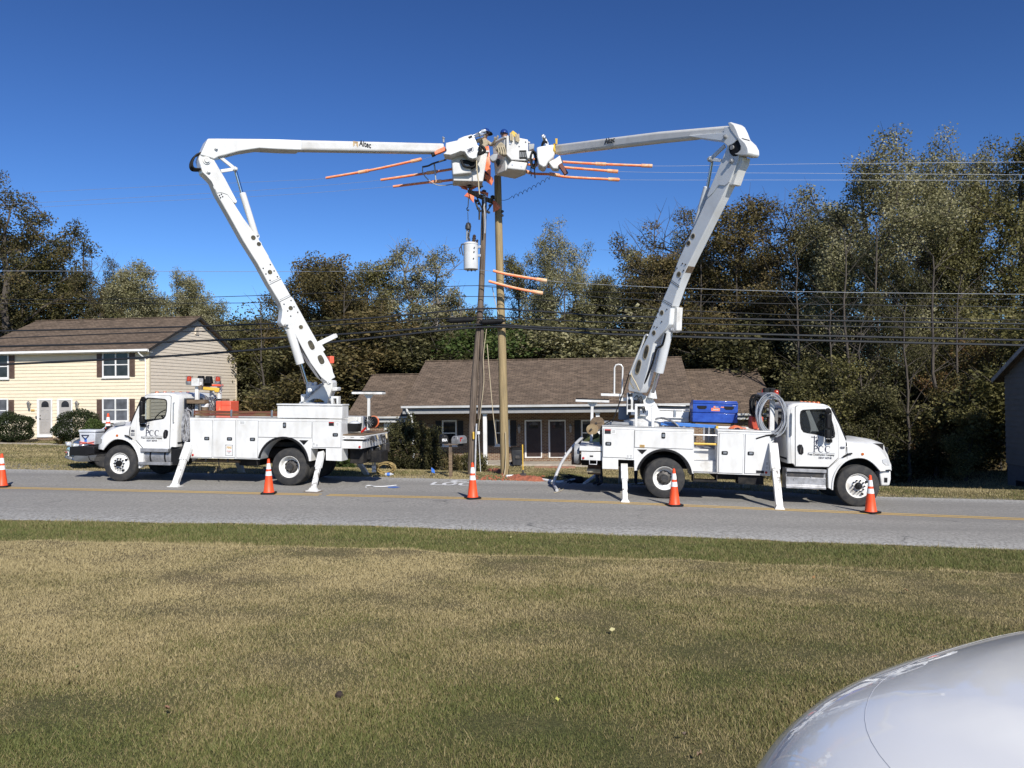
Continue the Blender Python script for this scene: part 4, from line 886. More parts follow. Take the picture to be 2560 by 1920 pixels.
def latch(T,door,u,v,w,horiz=True):
    a,b=(.078,.048) if horiz else (.048,.078); mb=MB(); mb.prism(rrect(u-a,u+a,w-b,w+b,.025),v-.012,v)
    L=mb.build('latch',m_black,door,.004); m=MB(); m.prism(rrect(u-a*.55,u+a*.6,w-b*.5,w+b*.55,.012),v-.02,v-.011); m.build('latch_paddle',m_steel,L,.003)
def cab(T,sgn,uf,glass,txt,plate,chrome_bumper):
    X=lambda p:(uf+sgn*p[0],p[1]); PX=lambda pts:[X(p) for p in pts]
    top=[cn(x,y) for x,y in ((803,930),(797,700),(795,400),(800,345),(822,310),(870,290),(960,284),(1100,288),(1200,300),(1250,318),(1278,342))]
    inner=strip_path(top,.09)
    pillar=[cn(1290,350),cn(1360,500),cn(1428,668)]
    outline=inner[:-1]+[cn(1268,352)]+[cn(1350,510),cn(1418,672),cn(1425,700),cn(1425,860),cn(1350,885),cn(1238,972),cn(885,965),cn(868,935)]
    win=[cn(*q) for q in ((945,420),(952,385),(975,370),(1080,364),(1195,362),(1225,378),(1252,430),(1280,520),(1296,600),(1294,640),(1270,655),(1235,655),(1180,635),(1100,615),(1020,602),(980,592),(958,560),(946,500))]
    for near in (1,0):
        v0,v1=(.06,.12) if near else (2.24,2.30)
        mb=MB(); mb.prism(PX(outline),v0,v1,[PX(win)]); side=mb.build('cab_side',m_white,T,.012)
        g=MB(); g.add([(u,(v0+v1)/2,w) for u,w in PX(win)],[tuple(range(len(win)))]); g.build('window_glass',glass,side)
        e=MB(); va=v0-.016 if near else v1; vb=v0+.0 if near else v1+.016
        big=strip_path(win+[win[0]],-.026)[:-1]; big=[( (p[0]-sum(q[0] for q in win)/len(win))*1.07+sum(q[0] for q in win)/len(win),(p[1]-sum(q[1] for q in win)/len(win))*1.08+sum(q[1] for q in win)/len(win)) for p in win]
        e.prism(PX(big),va-.003,vb,[PX(win)]); e.build('window_seal',m_black,side)
    # shell over roof and back
    mb=MB(); rings=[(.09,.062),(.035,.075),(.008,.11),(0,.17),(-.012,.5),(-.02,1.18),(-.012,1.86),(0,2.19),(.008,2.25),(.035,2.285),(.09,2.298)]; vs=[]; n=len(top)
    for d,v in rings:
        for u,w in PX(strip_path(top,d)): vs.append((u,v,w))
    fs=[(k*n+i,k*n+i+1,(k+1)*n+i+1,(k+1)*n+i) for k in range(len(rings)-1) for i in range(n-1)]
    mb.add(vs,fs); CB=mb.build('cab',m_white,T,ang=50)
    # door
    dl=[cn(*q) for q in ((888,330),(905,318),(1215,322),(1240,335),(1280,400),(1330,550),(1343,640),(1343,868),(1238,967),(888,960))]
    mb=MB(); gap=[(a[0]*1.0,a[1]) for a in dl]; cx=sum(p[0] for p in dl)/len(dl); cy=sum(p[1] for p in dl)/len(dl)
    k=1.018; mb.prism(PX([(cx+(p[0]-cx)*k,cy+(p[1]-cy)*k) for p in dl]),.0545,.0595,[PX(win)]); mb.build('door_gap',m_dark,T)
    mb=MB(); mb.prism(PX(dl),.043,.054,[PX(win)]); D=mb.build('door',m_white,T,.006)
    hp=[cn(*q) for q in ((905,745),(925,727),(955,730),(972,770),(972,820),(955,838),(925,830),(908,790))]; mb=MB(); mb.prism(PX(hp),.03,.042); hd=mb.build('door_handle',m_black,D,.008)
    mb=MB(); p0,p1=X(cn(945,745)),X(cn(935,815)); mb.tube([(p0[0],.02,p0[1]),(p1[0],.02,p1[1])],.016,6); mb.build('door_handle_grip',m_dark,D)
    # windscreen and pillars
    a,b=X(cn(1284,346)),X(cn(1424,672)); mb=MB(); mb.add([(a[0],.13,a[1]-.02),(a[0],2.23,a[1]-.02),(b[0],2.23,b[1]),(b[0],.13,b[1])],[(0,1,2,3)]); mb.build('windscreen',m_cabglass,T)
    mb=MB()
    for v in (.1,2.26): mb.bar((a[0],v,a[1]),(b[0],v,b[1]),.07,.05)
    mb.bar((b[0],.08,b[1]-.01),(b[0],2.28,b[1]-.01),.05,.05); mb.build('windscreen_seal',m_black,T,.01)
    # inside
    mb=MB(); f0,f1=cn(820,930),cn(1420,860); x0,x1=sorted((X((-1.78,0))[0],X((-.32,0))[0])); mb.box(x0,x1,.13,2.23,1.12,1.18)
    q=X((-.62,0))[0]; e=X((-.3,0))[0]; mb.box(min(q,e),max(q,e),.14,2.22,1.18,1.80)
    for v in (.35,1.45):
        s0,s1=sorted((X((-1.65,0))[0],X((-1.15,0))[0])); mb.box(s0,s1,v,v+.55,1.18,1.62); s0,s1=sorted((X((-1.74,0))[0],X((-1.6,0))[0])); mb.box(s0,s1,v,v+.55,1.62,2.0)
    mb.build('seat',m_black,T,.03)
    vv=.62 if sgn<0 else 1.75; c=Vector((X((-.93,0))[0],vv,1.92)); t_=Vector((sgn*.75,0,.66)).normalized(); e1=Vector((0,1,0)); e2=t_.cross(e1); mb=MB()
    mb.tube([c+(e1*math.cos(k)+e2*math.sin(k))*.23 for k in np.linspace(0,6.283,24,endpoint=False)],.017,6,closed=True); mb.tube([c,c-t_*.4],.03,6); mb.bar(c-e1*.22,c+e1*.22,.04,.02); mb.build('steering_wheel',m_black,T)
    # bonnet and wings, one skin
    arch=[cn(*q,.04) for q in ((1278,1210),(1283,1130),(1300,1060),(1335,990),(1385,930),(1440,893),(1510,870),(1590,866),(1650,882),(1710,920),(1755,965),(1795,1012))]
    ctr=[cn(*q,1.18) for q in ((1425,650),(1480,638),(1560,650),(1650,664),(1750,698),(1800,716),(1860,752),(1892,790),(1906,830),(1911,900))]
    shl=[cn(*q,.1) for q in ((1425,700),(1530,712),(1640,738),(1740,775),(1830,826),(1890,880),(1912,930))]
    rear_dn=cn(1430,870,.05)[1]; fa=[p[0] for p in arch]; wa=[p[1] for p in arch]; f_b=fa[0]
    fS=list(np.linspace(-.285,.86,30))+[.885,.902]
    nose=cn(1911,1005)[1]; vs=[]; m=9
    for f in fS:
        if f<fa[0]: lo=rear_dn
        else: lo=float(np.interp(f,fa,wa)) if f<fa[-1] else wa[-1]
        if f<fa[0]+.0: lo=float(np.interp(f,[-.29,fa[0]],[rear_dn,wa[3]]))
        h=float(np.interp(f,[p[0] for p in ctr],[p[1] for p in ctr])); s_=float(np.interp(f,[p[0] for p in shl],[p[1] for p in shl])); s_=min(s_,h-.02)
        b=1.14 if f<.45 else 1.14-.30*((f-.45)/.46)**2.2
        b0=1.0 if f<0 else b
        lo=min(lo,s_-.2)
        sec=[(b,lo),(b,lo+(s_-.16-lo)*.5),(b-.005,s_-.16),(b-.035,s_-.05),(b-.11,s_),(b-.3,s_+(h-s_)*.42),(b-.52,s_+(h-s_)*.8),(b*.25,h-.004),(0,h)]
        for bb,w in sec: vs.append((uf+sgn*f,1.18-bb,w))
        for bb,w in sec[-2::-1]: vs.append((uf+sgn*f,1.18+bb,w))
    M_=2*m-1; fs=[(i*M_+k,i*M_+k+1,(i+1)*M_+k+1,(i+1)*M_+k) for i in range(len(fS)-1) for k in range(M_-1)]
    fs.append(tuple((len(fS)-1)*M_+k for k in range(M_))); mb=MB(); mb.add(vs,fs); HD=mb.build('bonnet',m_white,T,ang=42)
    mb=MB()
    ring=[cn(*q,.04) for q in ((1256,1205),(1260,1110),(1285,1030),(1325,965),(1385,905),(1440,870),(1510,846),(1590,842))]
    pan=[cn(1232,990),cn(1236,1190),cn(1276,1212)]+[(p[0],p[1]) for p in arch[1:6]]+[cn(1425,700),cn(1425,860),cn(1350,885),cn(1238,985)]
    mb.prism(PX(pan),.045,.2); mb.build('wing_panel',m_white,T,.02)
    mb=MB(); P=smooth([Vector((X(p)[0],.035,p[1])) for p in arch],2); mb.tube(P,.024,6); mb.build('wheel_arch_lip',m_white,T)
    mb=MB(); hx0,hx1=sorted((X((-.4,0))[0],X((.72,0))[0])); mb.box(hx0,hx1,.5,1.86,.62,1.5); mb.box(hx0,hx1,.42,.5,1.2,1.6); mb.build('engine_bay',m_chassis,T)
    # lamps, vents, badge, strap
    hl_=[cn(*q,.1) for q in ((1800,885),(1835,876),(1880,890),(1903,925),(1902,952),(1850,950),(1812,925))]; mb=MB()
    def skin_v(f): return 1.18-(1.14 if f<.45 else 1.14-.30*((f-.45)/.46)**2.2)
    n=len(hl_); mb.add([(X(p)[0],skin_v(p[0])-.012,p[1]) for p in hl_]+[(X(p)[0],skin_v(p[0])+.05,p[1]) for p in hl_],[tuple(range(n))]+[(i,(i+1)%n,(i+1)%n+n,i+n) for i in range(n)]); mb.build('headlight',m_light,T)
    mb=MB(); p0,p1,p2=X(cn(1390,862)),X(cn(1440,830)),X(cn(1485,822)); mb.tube([(p0[0],.03,p0[1]),(p1[0],.0,p1[1]),(p2[0],.0,p2[1])],[.02,.024,.018],6); mb.build('bonnet_latch',m_black,HD)
    mb=MB(); p=X(cn(1600,830)); mb.lathe([(.0,.0),(.035,.0),(.035,.02),(0,.025)],(p[0],skin_v(.13)-.015,p[1]),(0,1,0),12); mb.build('side_marker',m_amber,HD)
    if sgn<0:
        c=Vector((X((.16,0))[0],.235,1.70)); tv=Vector((0,.93,.37)); nv=Vector((0,-.37,.93)); uv=Vector((1,0,.12)); mb=MB()
        for r1,h0,h1 in ((1,-.05,.016),):
            lo_=[c+uv*.185*math.cos(t)+tv*.075*math.sin(t)+nv*h0 for t in np.linspace(0,6.28,24,endpoint=False)]; hi_=[p+nv*(h1-h0) for p in lo_]; mb.add(lo_+hi_,[tuple(range(24,48))]+[(i,(i+1)%24,(i+1)%24+24,i+24) for i in range(24)])
        vt=mb.build('bonnet_vent',m_grey,T,.006)
        mb=MB()
        for k in range(6): q=c+uv*(-.125+k*.05)+nv*.02; mb.bar(q-tv*.045,q+tv*.045,.018,.008)
        mb.build('vent_slat',m_white2,vt)
    # mirror
    mb=MB(); q0,q1,q2,q3=[X(cn(*k,-.1)) for k in ((1262,372),(1265,540),(1262,690),(1235,690))]
    r0=X(cn(1230,365)); r1=X(cn(1225,690)); mb.tube([(r0[0],.06,r0[1]),(q0[0],-.12,q0[1]),(q1[0],-.15,q1[1]),(q2[0],-.12,q2[1]),(r1[0],.06,r1[1])],.018,6); mr=mb.build('mirror',m_black,T)
    a0=X(cn(1205,400,-.12)); a1=X(cn(1250,560,-.12)); b1=X(cn(1250,665,-.12)); mb=MB(); x0,x1=sorted((a0[0],a1[0])); mb.box(x0,x1,-.26,-.1,a1[1],a0[1]); mb.box(x0,x1,-.24,-.1,b1[1],a1[1]-.03); mb.build('mirror_head',m_black,mr,.03)
    p=X(cn(1222,370,-.1)); mb=MB(); mb.lathe([(0,-.06),(.07,-.05),(.075,.0),(0,.02)],(p[0]+sgn*.03,-.08,p[1]),(0,1,0.2),12); mb.build('mirror_spot',m_black,mr)
    mb=MB(); p=X(cn(1240,690)); mb.box(p[0]-.07,p[0]+.07,-.05,.05,p[1]-.04,p[1]+.05); mb.build('mirror_bracket',m_black,mr,.015)
    # far side mirror and cab lights
    mb=MB()
    for k,v in enumerate((.35,.75,1.18,1.6,2.0)): p=X(cn(1160,292)); mb.lathe([(.06,0),(.05,.035),(.0,.05)],(p[0],v,p[1]-.0),(0,0,1),10)
    mb.build('cab_light',m_amber,CB)
    # rear cab window and grab rail
    p=X((-1.86,0))[0]; mb=MB(); x0,x1=sorted((p-sgn*.012,p+sgn*.02)); mb.box(x0,x1,.3,1.05,1.75,2.45); mb.box(x0,x1,1.2,2.1,1.75,2.45); mb.build('rear_window',m_glass,CB,.01)
    p0,p1=X(cn(845,400,.0)),X(cn(835,600,.0))
    mb=MB(); g0,g1=X(cn(843,395)),X(cn(838,640)); mb.tube([(g0[0],.07,g0[1]),(g0[0],.015,g0[1]-.02),(g1[0],.015,g1[1]+.02),(g1[0],.07,g1[1])],.016,6); mb.build('grab_rail',m_steel,CB)
    # lettering
    F_=lambda x,y:X(cn(x,y,.043))
    lf=D; sx=1
    def put(s,x,y,wpx,size,mat,bold=0):
        c=F_(x,y); text(s,size,face_M(c[0],.0405,c[1]),mat,'lettering',lf,wpx/404 if wpx else None,bold=bold)
    z0=cn(1150,800)
    cx=X(cn(1150,800))[0]; off=(0 if sgn>0 else .03)
    def L(dx,w): return (cx+dx+off,w)
    mb=MB(); base=z0[1]-.03; H=.17
    def serif_c(x,r=.085):
        pts=[]; 
        o=[(x+r*.92*math.cos(a),base+H/2+H/2*math.sin(a)*1.03) for a in np.linspace(.75,5.55,18)]
        i=[(x+.01+(r-.028+.018*abs(math.sin(a)))*.92*math.cos(a),base+H/2+(H/2-.012)*math.sin(a)) for a in np.linspace(5.55,.75,18)]
        mb.prism(o+i,.0395,.0425); mb.box(x+r*.62,x+r*.72,.0395,.0425,base+H*.68,base+H*1.0)
    px=cx+off-.15; mb.box(px-.012,px+.014,.0395,.0425,base,base+H); mb.box(px-.035,px+.035,.0395,.0425,base,base+.008); 
    bw=[(px,base+H),(px+.05,base+H)]+[(px+.05+.045*math.cos(a),base+H*.74+H*.26*math.sin(a)) for a in np.linspace(1.57,-1.57,9)]+[(px,base+H*.46)]
    bi=[(px+.012,base+H*.57),(px+.042,base+H*.57)]+[(px+.042+.02*math.cos(a),base+H*.735+H*.155*math.sin(a)) for a in np.linspace(-1.5,1.5,9)]+[(px+.012,base+H*.91)]
    mb.prism(bw,.0395,.0425,[bi]); serif_c(cx+off+.015,.078); serif_c(cx+off+.18,.078)
    # pole emblem above the P
    mb.box(px-.013,px+.011,.0395,.0425,base+H*.9,base+H+.25); mb.bar((px-.08,.041,base+H+.215),(px+.1,.041,base+H+.195),.003,.014); mb.bar((px-.02,.041,base+H+.08),(px+.075,.041,base+H+.16),.003,.012)
    for dx in (-.07,-.04,.05,.085): mb.box(px+dx,px+dx+.008,.0395,.0425,base+H+.2,base+H+.24)
    mb.box(px+.03,px+.075,.0395,.0425,base+H+.05,base+H+.13); mb.box(px+.05,px+.09,.0395,.0425,base+H+.12,base+H+.16); mb.bar((px+.02,.041,base+H-.02),(px+.07,.041,base+H+.06),.003,.018)
    mb.box(cx+off-.31,cx+off+.36,.0395,.0425,base-.022,base-.016); mb.build('emblem',m_decal,D)
    text('Press Construction Company',.075,face_M(cx+off+.02,.0405,base-.06),m_ink,'lettering',D,.66,bold=.002)
    text('USDOT 3629148',.075,face_M(cx+off+(.12 if sgn>0 else .02),.0405,base-.14),m_decal,'lettering',D,.32,bold=.002)
    q=X(cn(1388,763)); text(txt,.075,face_M(q[0],.043,q[1]),m_decal,'fleet_number',T,.11,bold=.002)
    if plate: q=X(cn(1488,750,.06)); text(plate,.075,face_M(q[0],.028,q[1]),m_decal,'fleet_number',T,.19)
    else: q=X(cn(1388,803)); mb=MB(); mb.box(q[0]-.06,q[0]+.06,.038,.043,q[1]-.035,q[1]+.035); mb.build('sticker',m_grey,T)
    if chrome_bumper:
        mb=MB(); b=[cn(*k,.1) for k in ((1788,1012),(1912,1012),(1914,1100),(1900,1165),(1880,1172),(1806,1172))]; mb.prism(PX(b),.16,2.2); mb.build('front_bumper',m_white2,T,.03)
        p=X(cn(1865,1112)); mb=MB(); mb.box(p[0]-.04,p[0]+.04,.15,.17,p[1]-.06,p[1]+.06); mb.build('bumper_recess',m_black,T,.005)
        mb=MB(); mb.prism(PX([cn(1770,1000),cn(1910,1000),cn(1910,1012),cn(1770,1012)]),.1,2.26); mb.build('bumper_gap',m_black,T)
    mb=MB(); q0,q1=sorted((X((.912,0))[0],X((.9,0))[0])); mb.box(q0,q1,.62,1.74,1.05,1.5); mb.build('grille',m_black,T)
def common(T,fr,sgn,uf,tail):
    R=.53
    wheel(T,uf,.03,R,1,front=True); wheel(T,uf,2.38,R,-1,front=True); wheel(T,0,.03,R,1,True); wheel(T,0,2.41,R,-1,True)
    mb=MB(); x0,x1=sorted((uf+sgn*.75,tail)); mb.box(x0,x1,.82,.92,.72,1.0); mb.box(x0,x1,1.52,1.62,.72,1.0); mb.box(x0,x1-.1 if sgn>0 else x1,.92,1.52,.8,.86)
    for u in (0,uf): mb.tube([(u,.3,R),(u,2.14,R)],.09,10)
    mb.lathe([(0,-.28),(.15,-.2),(.22,0),(.15,.2),(0,.28)],(0,1.22,R),(1,0,0),14); mb.build('chassis',m_chassis,T)
def outrigger(T,fr,top,mid,foot,vt,vf,wd=.17,pad=None,plate_w=.34,pw=.26):
    a=fr.q(top,vt); f=fr.q(foot,vf); m=a.lerp(f,.42); mb=MB(); mb.bar(a,m,wd+.03,wd*.8,up=(0,1,0)); O=mb.build('outrigger',m_white2,T,.012)
    mb=MB(); mb.bar(a.lerp(f,.3),f,wd-.02,wd*.6,up=(0,1,0)); mb.build('outrigger_leg',m_scuff,O,.01)
    mb=MB(); mb.box(f.x-plate_w/2,f.x+plate_w/2,f.y-pw/2,f.y+pw/2,f.z-.05,f.z-.025); mb.hexa([(f.x-.12,f.y-.08,f.z-.025),(f.x+.12,f.y-.08,f.z-.025),(f.x+.12,f.y+.08,f.z-.025),(f.x-.12,f.y+.08,f.z-.025),(f.x-.08,f.y-.05,f.z+.05),(f.x+.08,f.y-.05,f.z+.05),(f.x+.08,f.y+.05,f.z+.05),(f.x-.08,f.y+.05,f.z+.05)]); mb.build('outrigger_foot',m_white2,O,.005)
    if pad:
        mb=MB(); mb.box(f.x-plate_w*.65,f.x+plate_w*.65,f.y-.2,f.y+.2,f.z-.085,f.z-.055); mb.build('outrigger_pad',m_wood,O,.004)
    mb=MB(); n=(f-a).normalized()
    for k in (.35,.38):
        for s in (-.04,.04): c=a.lerp(f,k)+Vector((s,-wd*.42,0)); mb.lathe([(0,0),(.012,0),(.012,.012),(0,.012)],c,(0,-1,0),6)
    mb.build('leg_bolt',m_dark,O)
    # twin on the far side
    b=Vector((a.x,2.44-a.y,a.z)); g=Vector((f.x,2.44-f.y,f.z-.1)); mb=MB(); mb.bar(b,g,wd,wd*.7,up=(0,1,0)); mb.box(g.x-.17,g.x+.17,g.y-.13,g.y+.13,g.z-.05,g.z-.02); mb.build('outrigger',m_white2,T,.01)
def decal(T,par,u,v,w,a,b,kind):
    mb=MB(); mb.box(u-a,u+a,v-.0025,v,w-b,w+b); o=mb.build('sticker',{'k':m_ink,'w':m_refl,'b':m_gold,'r':m_red}[kind[0]],par)
    if len(kind)>1:
        m=MB()
        if kind[1]=='r': m.box(u-a,u+a,v-.004,v-.0024,w+b*.55,w+b)
        if kind[1]=='l':
            for k in range(3): m.box(u-a*.7,u+a*.7,v-.004,v-.0024,w-b*.6+k*b*.5,w-b*.6+k*b*.5+b*.16)
        m.build('sticker_print',m_red if kind[1]=='r' else m_dark,o)
def body(T,fr,cr,side,arch,doors,latches,tri,top):
    P=lambda x,y,v=0:fr.p(cr(x,y),v)
    ac=P(*arch[:2]); r=abs(P(arch[0]+arch[2],arch[1])[0]-ac[0])
    A=[(ac[0]+r*math.cos(math.radians(t)),ac[1]+r*math.sin(math.radians(t))) for t in np.linspace(arch[3],arch[4],22)]
    o=[]
    for q in side:
        if q is None: o+=A
        else: o.append(P(*q))
    for near in (1,0):
        v0,v1=(0,.5) if near else (1.94,2.44); mb=MB(); mb.prism(o,v0,v1); B=mb.build('body_side',m_white,T,.008)
        mb=MB(); 
        A2=[(ac[0]+(r+.065)*math.cos(math.radians(t)),ac[1]+(r+.065)*math.sin(math.radians(t))) for t in np.linspace(arch[4],arch[3],22)]
        mb.prism(A+A2,-.025 if near else 2.43,.02 if near else 2.465); mb.build('wheel_arch',m_black,T,.012)
        if near: NB=B
    # inner dark arch
    mb=MB(); mb.box(ac[0]-r,ac[0]+r,.5,1.94,ac[1]+r*.62,ac[1]+r*.8); mb.build('wheel_well',m_chassis,T)
    ds=[]
    for d in doors:
        (u0,w1),(u1,w0)=P(*d[:2]),P(*d[2:4]); mb=MB(); mb.box(u0-.012,u1+.012,-.0025,0,w0-.012,w1+.012); mb.build('door_gap',m_grey,T); mb=MB(); mb.box(u0,u1,-.022,-.003,w0,w1); ds.append(mb.build('compartment_door',m_white,T,.008,3))
        mb=MB()
        for k in (.03,.93): 
            pass
    for (x,y,h),d in zip(latches,ds): u,w=P(x,y); latch(T,d,u,-.022,w,h)
    if tri:
        mb=MB(); mb.prism([P(*q) for q in tri],-.008,0); t=mb.build('fuel_recess',m_black,T,.004)
    return P,ds
# ---- truck facing right
TR=thing('bucket_truck','white bucket truck facing the lap sided house with hose coil and blue job box aboard','bucket truck',M=frR.M,group='bucket trucks working on the pole')
cab(TR,1,ufR,glass_mat('tinted_cab_glass',(.02,.024,.03,1),.3),'0209','W5973',True)
P,dsR=body(TR,frR,cC,[(403,632),(1278,655),(1278,1083),(1242,1083),None,(708,1058),(708,955),(555,950),(555,1043),(403,1038)],(992,1112,247,6,167),[(415,658,700,935),(714,672,1266,850)],[(461,798,True),(985,720,False)],[(735,852),(831,854),(783,900)],0)
common(TR,frR,1,ufR,P(200,900)[0])
def box3(T,fr,cr,name,q0,q1,v0,v1,mat,bevel=.008,par=None):
    (u0,w1),(u1,w0)=fr.p(cr(*q0),v0),fr.p(cr(*q1),v0); mb=MB(); mb.box(u0,u1,v0,v1,w0,w1); return mb.build(name,mat,par or T,bevel)
for v0,v1 in ((0,.5),(1.94,2.44)):
    (u0,w1),(u1,w0)=P(1505,672),P(2006,1105); mb=MB(); mb.box(u0,u1,v0,v1,w0,w1); mb.build('body_side',m_white,TR,.008)
    (u0,w1),(u1,w0)=P(1500,662),P(2012,692); mb=MB(); mb.box(u0,u1,v0-.02 if v0<1 else v0,v1 if v0<1 else v1+.02,w0,w1); mb.build('top_rail',m_white2,TR,.008)
    (u0,w1),(u1,w0)=P(400,630),P(1281,655); mb=MB(); mb.box(u0,u1,v0-.02 if v0<1 else v0,v1 if v0<1 else v1+.02,w0,w1+.01); mb.build('top_rail',m_white2,TR,.008)
for d,l in (((1519,703,1738,1082),(1569,885)),((1768,708,1990,1088),(1817,890))):
    (u0,w1),(u1,w0)=P(*d[:2]),P(*d[2:]); mb=MB(); mb.box(u0-.012,u1+.012,-.0025,0,w0-.012,w1+.012); mb.build('door_gap',m_grey,TR); mb=MB(); mb.box(u0,u1,-.022,-.003,w0,w1); d_=mb.build('compartment_door',m_white,TR,.008,3); u,w=P(*l); latch(TR,d_,u,-.022,w)
for x,y,a,b,k in ((455,682,.08,.06,'kr'),(512,682,.055,.055,'wl'),(645,918,.035,.05,'wl'),(676,916,.045,.055,'wl'),(783,820,.065,.035,'bl'),(1972,988,.04,.05,'wl'),(1970,1028,.045,.05,'wl'),(1906,1066,.1,.035,'k')):
    u,w=P(x,y); decal(TR,TR,u,-.023,w,a,b,k)
mb=MB(); u,w=P(1964,1072); mb.lathe([(0,0),(.035,0),(.03,.012),(0,.016)],(u,-.022,w),(0,-1,0),14); u,w=P(222,935,.1); mb.lathe([(0,0),(.035,0),(.03,.015),(0,.02)],(u,.095,w),(0,-1,0),14); mb.build('side_marker',m_red,TR)
# stair bay
(ua,wt),(ub,wb)=P(1278,660),P(1503,1085); fl=P(1400,860)[1]; mb=MB(); mb.box(ua,ub,0,.5,wb,wb+.03); m_=P(1400,970)[1]; mb.box(ua,ub,.18,.5,wb+.03,m_); mb.box(ua,ub,.36,.5,m_,fl); mb.box(ua,ub,.5,1.94,fl-.06,fl-.01); mb.build('access_step',m_white2,TR,.006)
mb=MB(); mb.box(ua,ub,.0,.03,wb+.001,wb+.045); mb.box(ua,ub,.18,.2,m_+.001,m_+.03); mb.build('step_tread',m_alu,TR)
mb=MB(); z=P(1400,718)[1]; mb.tube([(ua,.05,z),(ub,.05,z)],.022,8); z2=P(1400,803)[1]; mb.build('grab_bar',m_steel,TR); mb=MB(); mb.tube([(ua,.08,z2),(ub,.08,z2)],.028,8); mb.build('bar_strap',m_yel,TR)
mb=MB(); mb.box(P(403,700)[0],P(2006,700)[0],.5,1.94,fl-.08,fl-.061); mb.build('bed_floor',m_dark,TR)
mb=MB(); x0=P(1270,1090)[0]; x1=P(1503,1165)[0]; w0=P(1400,1165)[1]; w1=P(1400,1088)[1]; mb.box(x0,x0+.03,.05,.4,w0,w1); mb.box(x1-.03,x1,.05,.4,w0,w1); mb.box(x0,x1,.02,.4,w0,w0+.05); mb.box(P(1705,1110)[0],P(1950,1190)[0],.1,.5,P(1800,1190)[1],P(1800,1110)[1]); mb.box(P(1503,1110)[0],P(1705,1150)[0],.3,2.1,P(1600,1150)[1],P(1600,1105)[1]); mb.build('underbody_step',m_chassis,TR,.008)
# tail shelf
(u0,w1),(u1,w0)=P(185,822,.1),P(403,880,.1); mb=MB(); mb.box(u0,u1,.1,2.34,w0+.02,w1); TS=mb.build('tail_shelf',m_white2,TR,.01); (u2,w3),(u3,w2)=P(203,880,.1),P(397,960,.1); mb=MB(); mb.box(u2,u3,.1,2.34,w2,w0+.0); mb.build('tail_panel',m_white,TR,.008)
mb=MB(); mb.tube([(P(280,960,.08)[0],.08,w2+.01),(P(282,985,.08)[0],.04,w2-.1),(P(350,985,.08)[0],.04,w2-.1),(P(352,960,.08)[0],.08,w2+.01)],.014,6); mb.build('step_loop',m_steel,TR)
u,w=P(300,917,.1); decal(TR,TR,u,.098,w,.045,.02,'k')
mb=MB(); (a0,b1),(a1,b0)=P(265,995,.6),P(385,1095,.6); mb.box(a0,a1,.6,1.4,b0,b1); mb.box(P(110,930,.5)[0],P(200,1000,.5)[0],.5,1.9,P(150,1000,.5)[1],P(150,935,.5)[1]); mb.build('tow_hitch',MT('rusty_hitch',(.05,.03,.02,1),.8,0,(.1,.05,.025,1),9),TR,.02)
mb=MB(); mb.tube([(a0-.02,.55,(b0+b1)/2-.03),(a1,.55,(b0+b1)/2-.03)],.06,10); mb.build('hitch_roller',m_tan,TR)
mb=MB(); q=P(165,880,.4); mb.lathe([(0,0),(.26,0),(.28,.05),(.26,.14),(0,.14)],(q[0]+.06,.5,q[1]-.04),(-1,0,0),20); mb.build('wheel_chock',m_grey,TR)
outrigger(TR,frR,cC(612,1000),None,cC(622,1350),.12,-.87,.15); outrigger(TR,frR,cC(2030,800),None,cC(2092,1412),.0,-.95,.19)
# boom rest, side step box, tank
def boom_rest(T,fr,cr,post,ptop,pbot,b0,b1,v):
    a,b=fr.q(cr(*ptop),v),fr.q(cr(*pbot),v); mb=MB(); mb.bar((a.x,v,b.z-.4),(a.x,v,a.z),.075,.075); mb.prism([(a.x-.16,a.z),(a.x+.16,a.z),(a.x+.035,a.z-.15),(a.x-.035,a.z-.15)],v-.02,v+.02); O=mb.build('boom_rest',m_white,T,.006)
    p,q=fr.q(cr(*b0),v),fr.q(cr(*b1),v); mb=MB(); mb.box(p.x,q.x,v-.18,v+.18,a.z,a.z+.065); mb.build('rest_tray',m_white2,O,.008); mb=MB(); mb.box(p.x+.01,q.x-.01,v-.17,v+.17,a.z+.066,a.z+.10); mb.build('rest_pad',m_black,O,.008)
boom_rest(TR,frR,cC,0,(308,402),(306,640),(150,380),(470,380),1.15)
mb=MB(); (u0,w1),(u1,w0)=[(ufR+p[0],p[1]) for p in (cn(787,980),cn(1205,1205))]
mb.prism([(-.02,w0),(-.02,w0+.05),(.02,w0+.1),(.02,w1-.22),(.06,w1-.2),(.06,w1-.1),(-.02,w1-.08),(-.02,w1),(.45,w1),(.45,w0)],u0,u1); mb.v=[(y,x,z) for x,y,z in mb.v]; mb.build('cab_step',m_alu,TR,.006)
mb=MB(); mb.box(u0+.03,u1-.05,.04,.062,w1-.2,w1-.1); mb.build('step_slot',m_dark,TR)
mb=MB()
for x in (.2,.62,.93):
    mb.lathe([(0,0),(.018,0),(.012,.012),(0,.014)],(u0+x,.02,w0+.22+.08*(x==.62)),(0,-1,0),8)
mb.build('step_bolt',m_steel,TR)
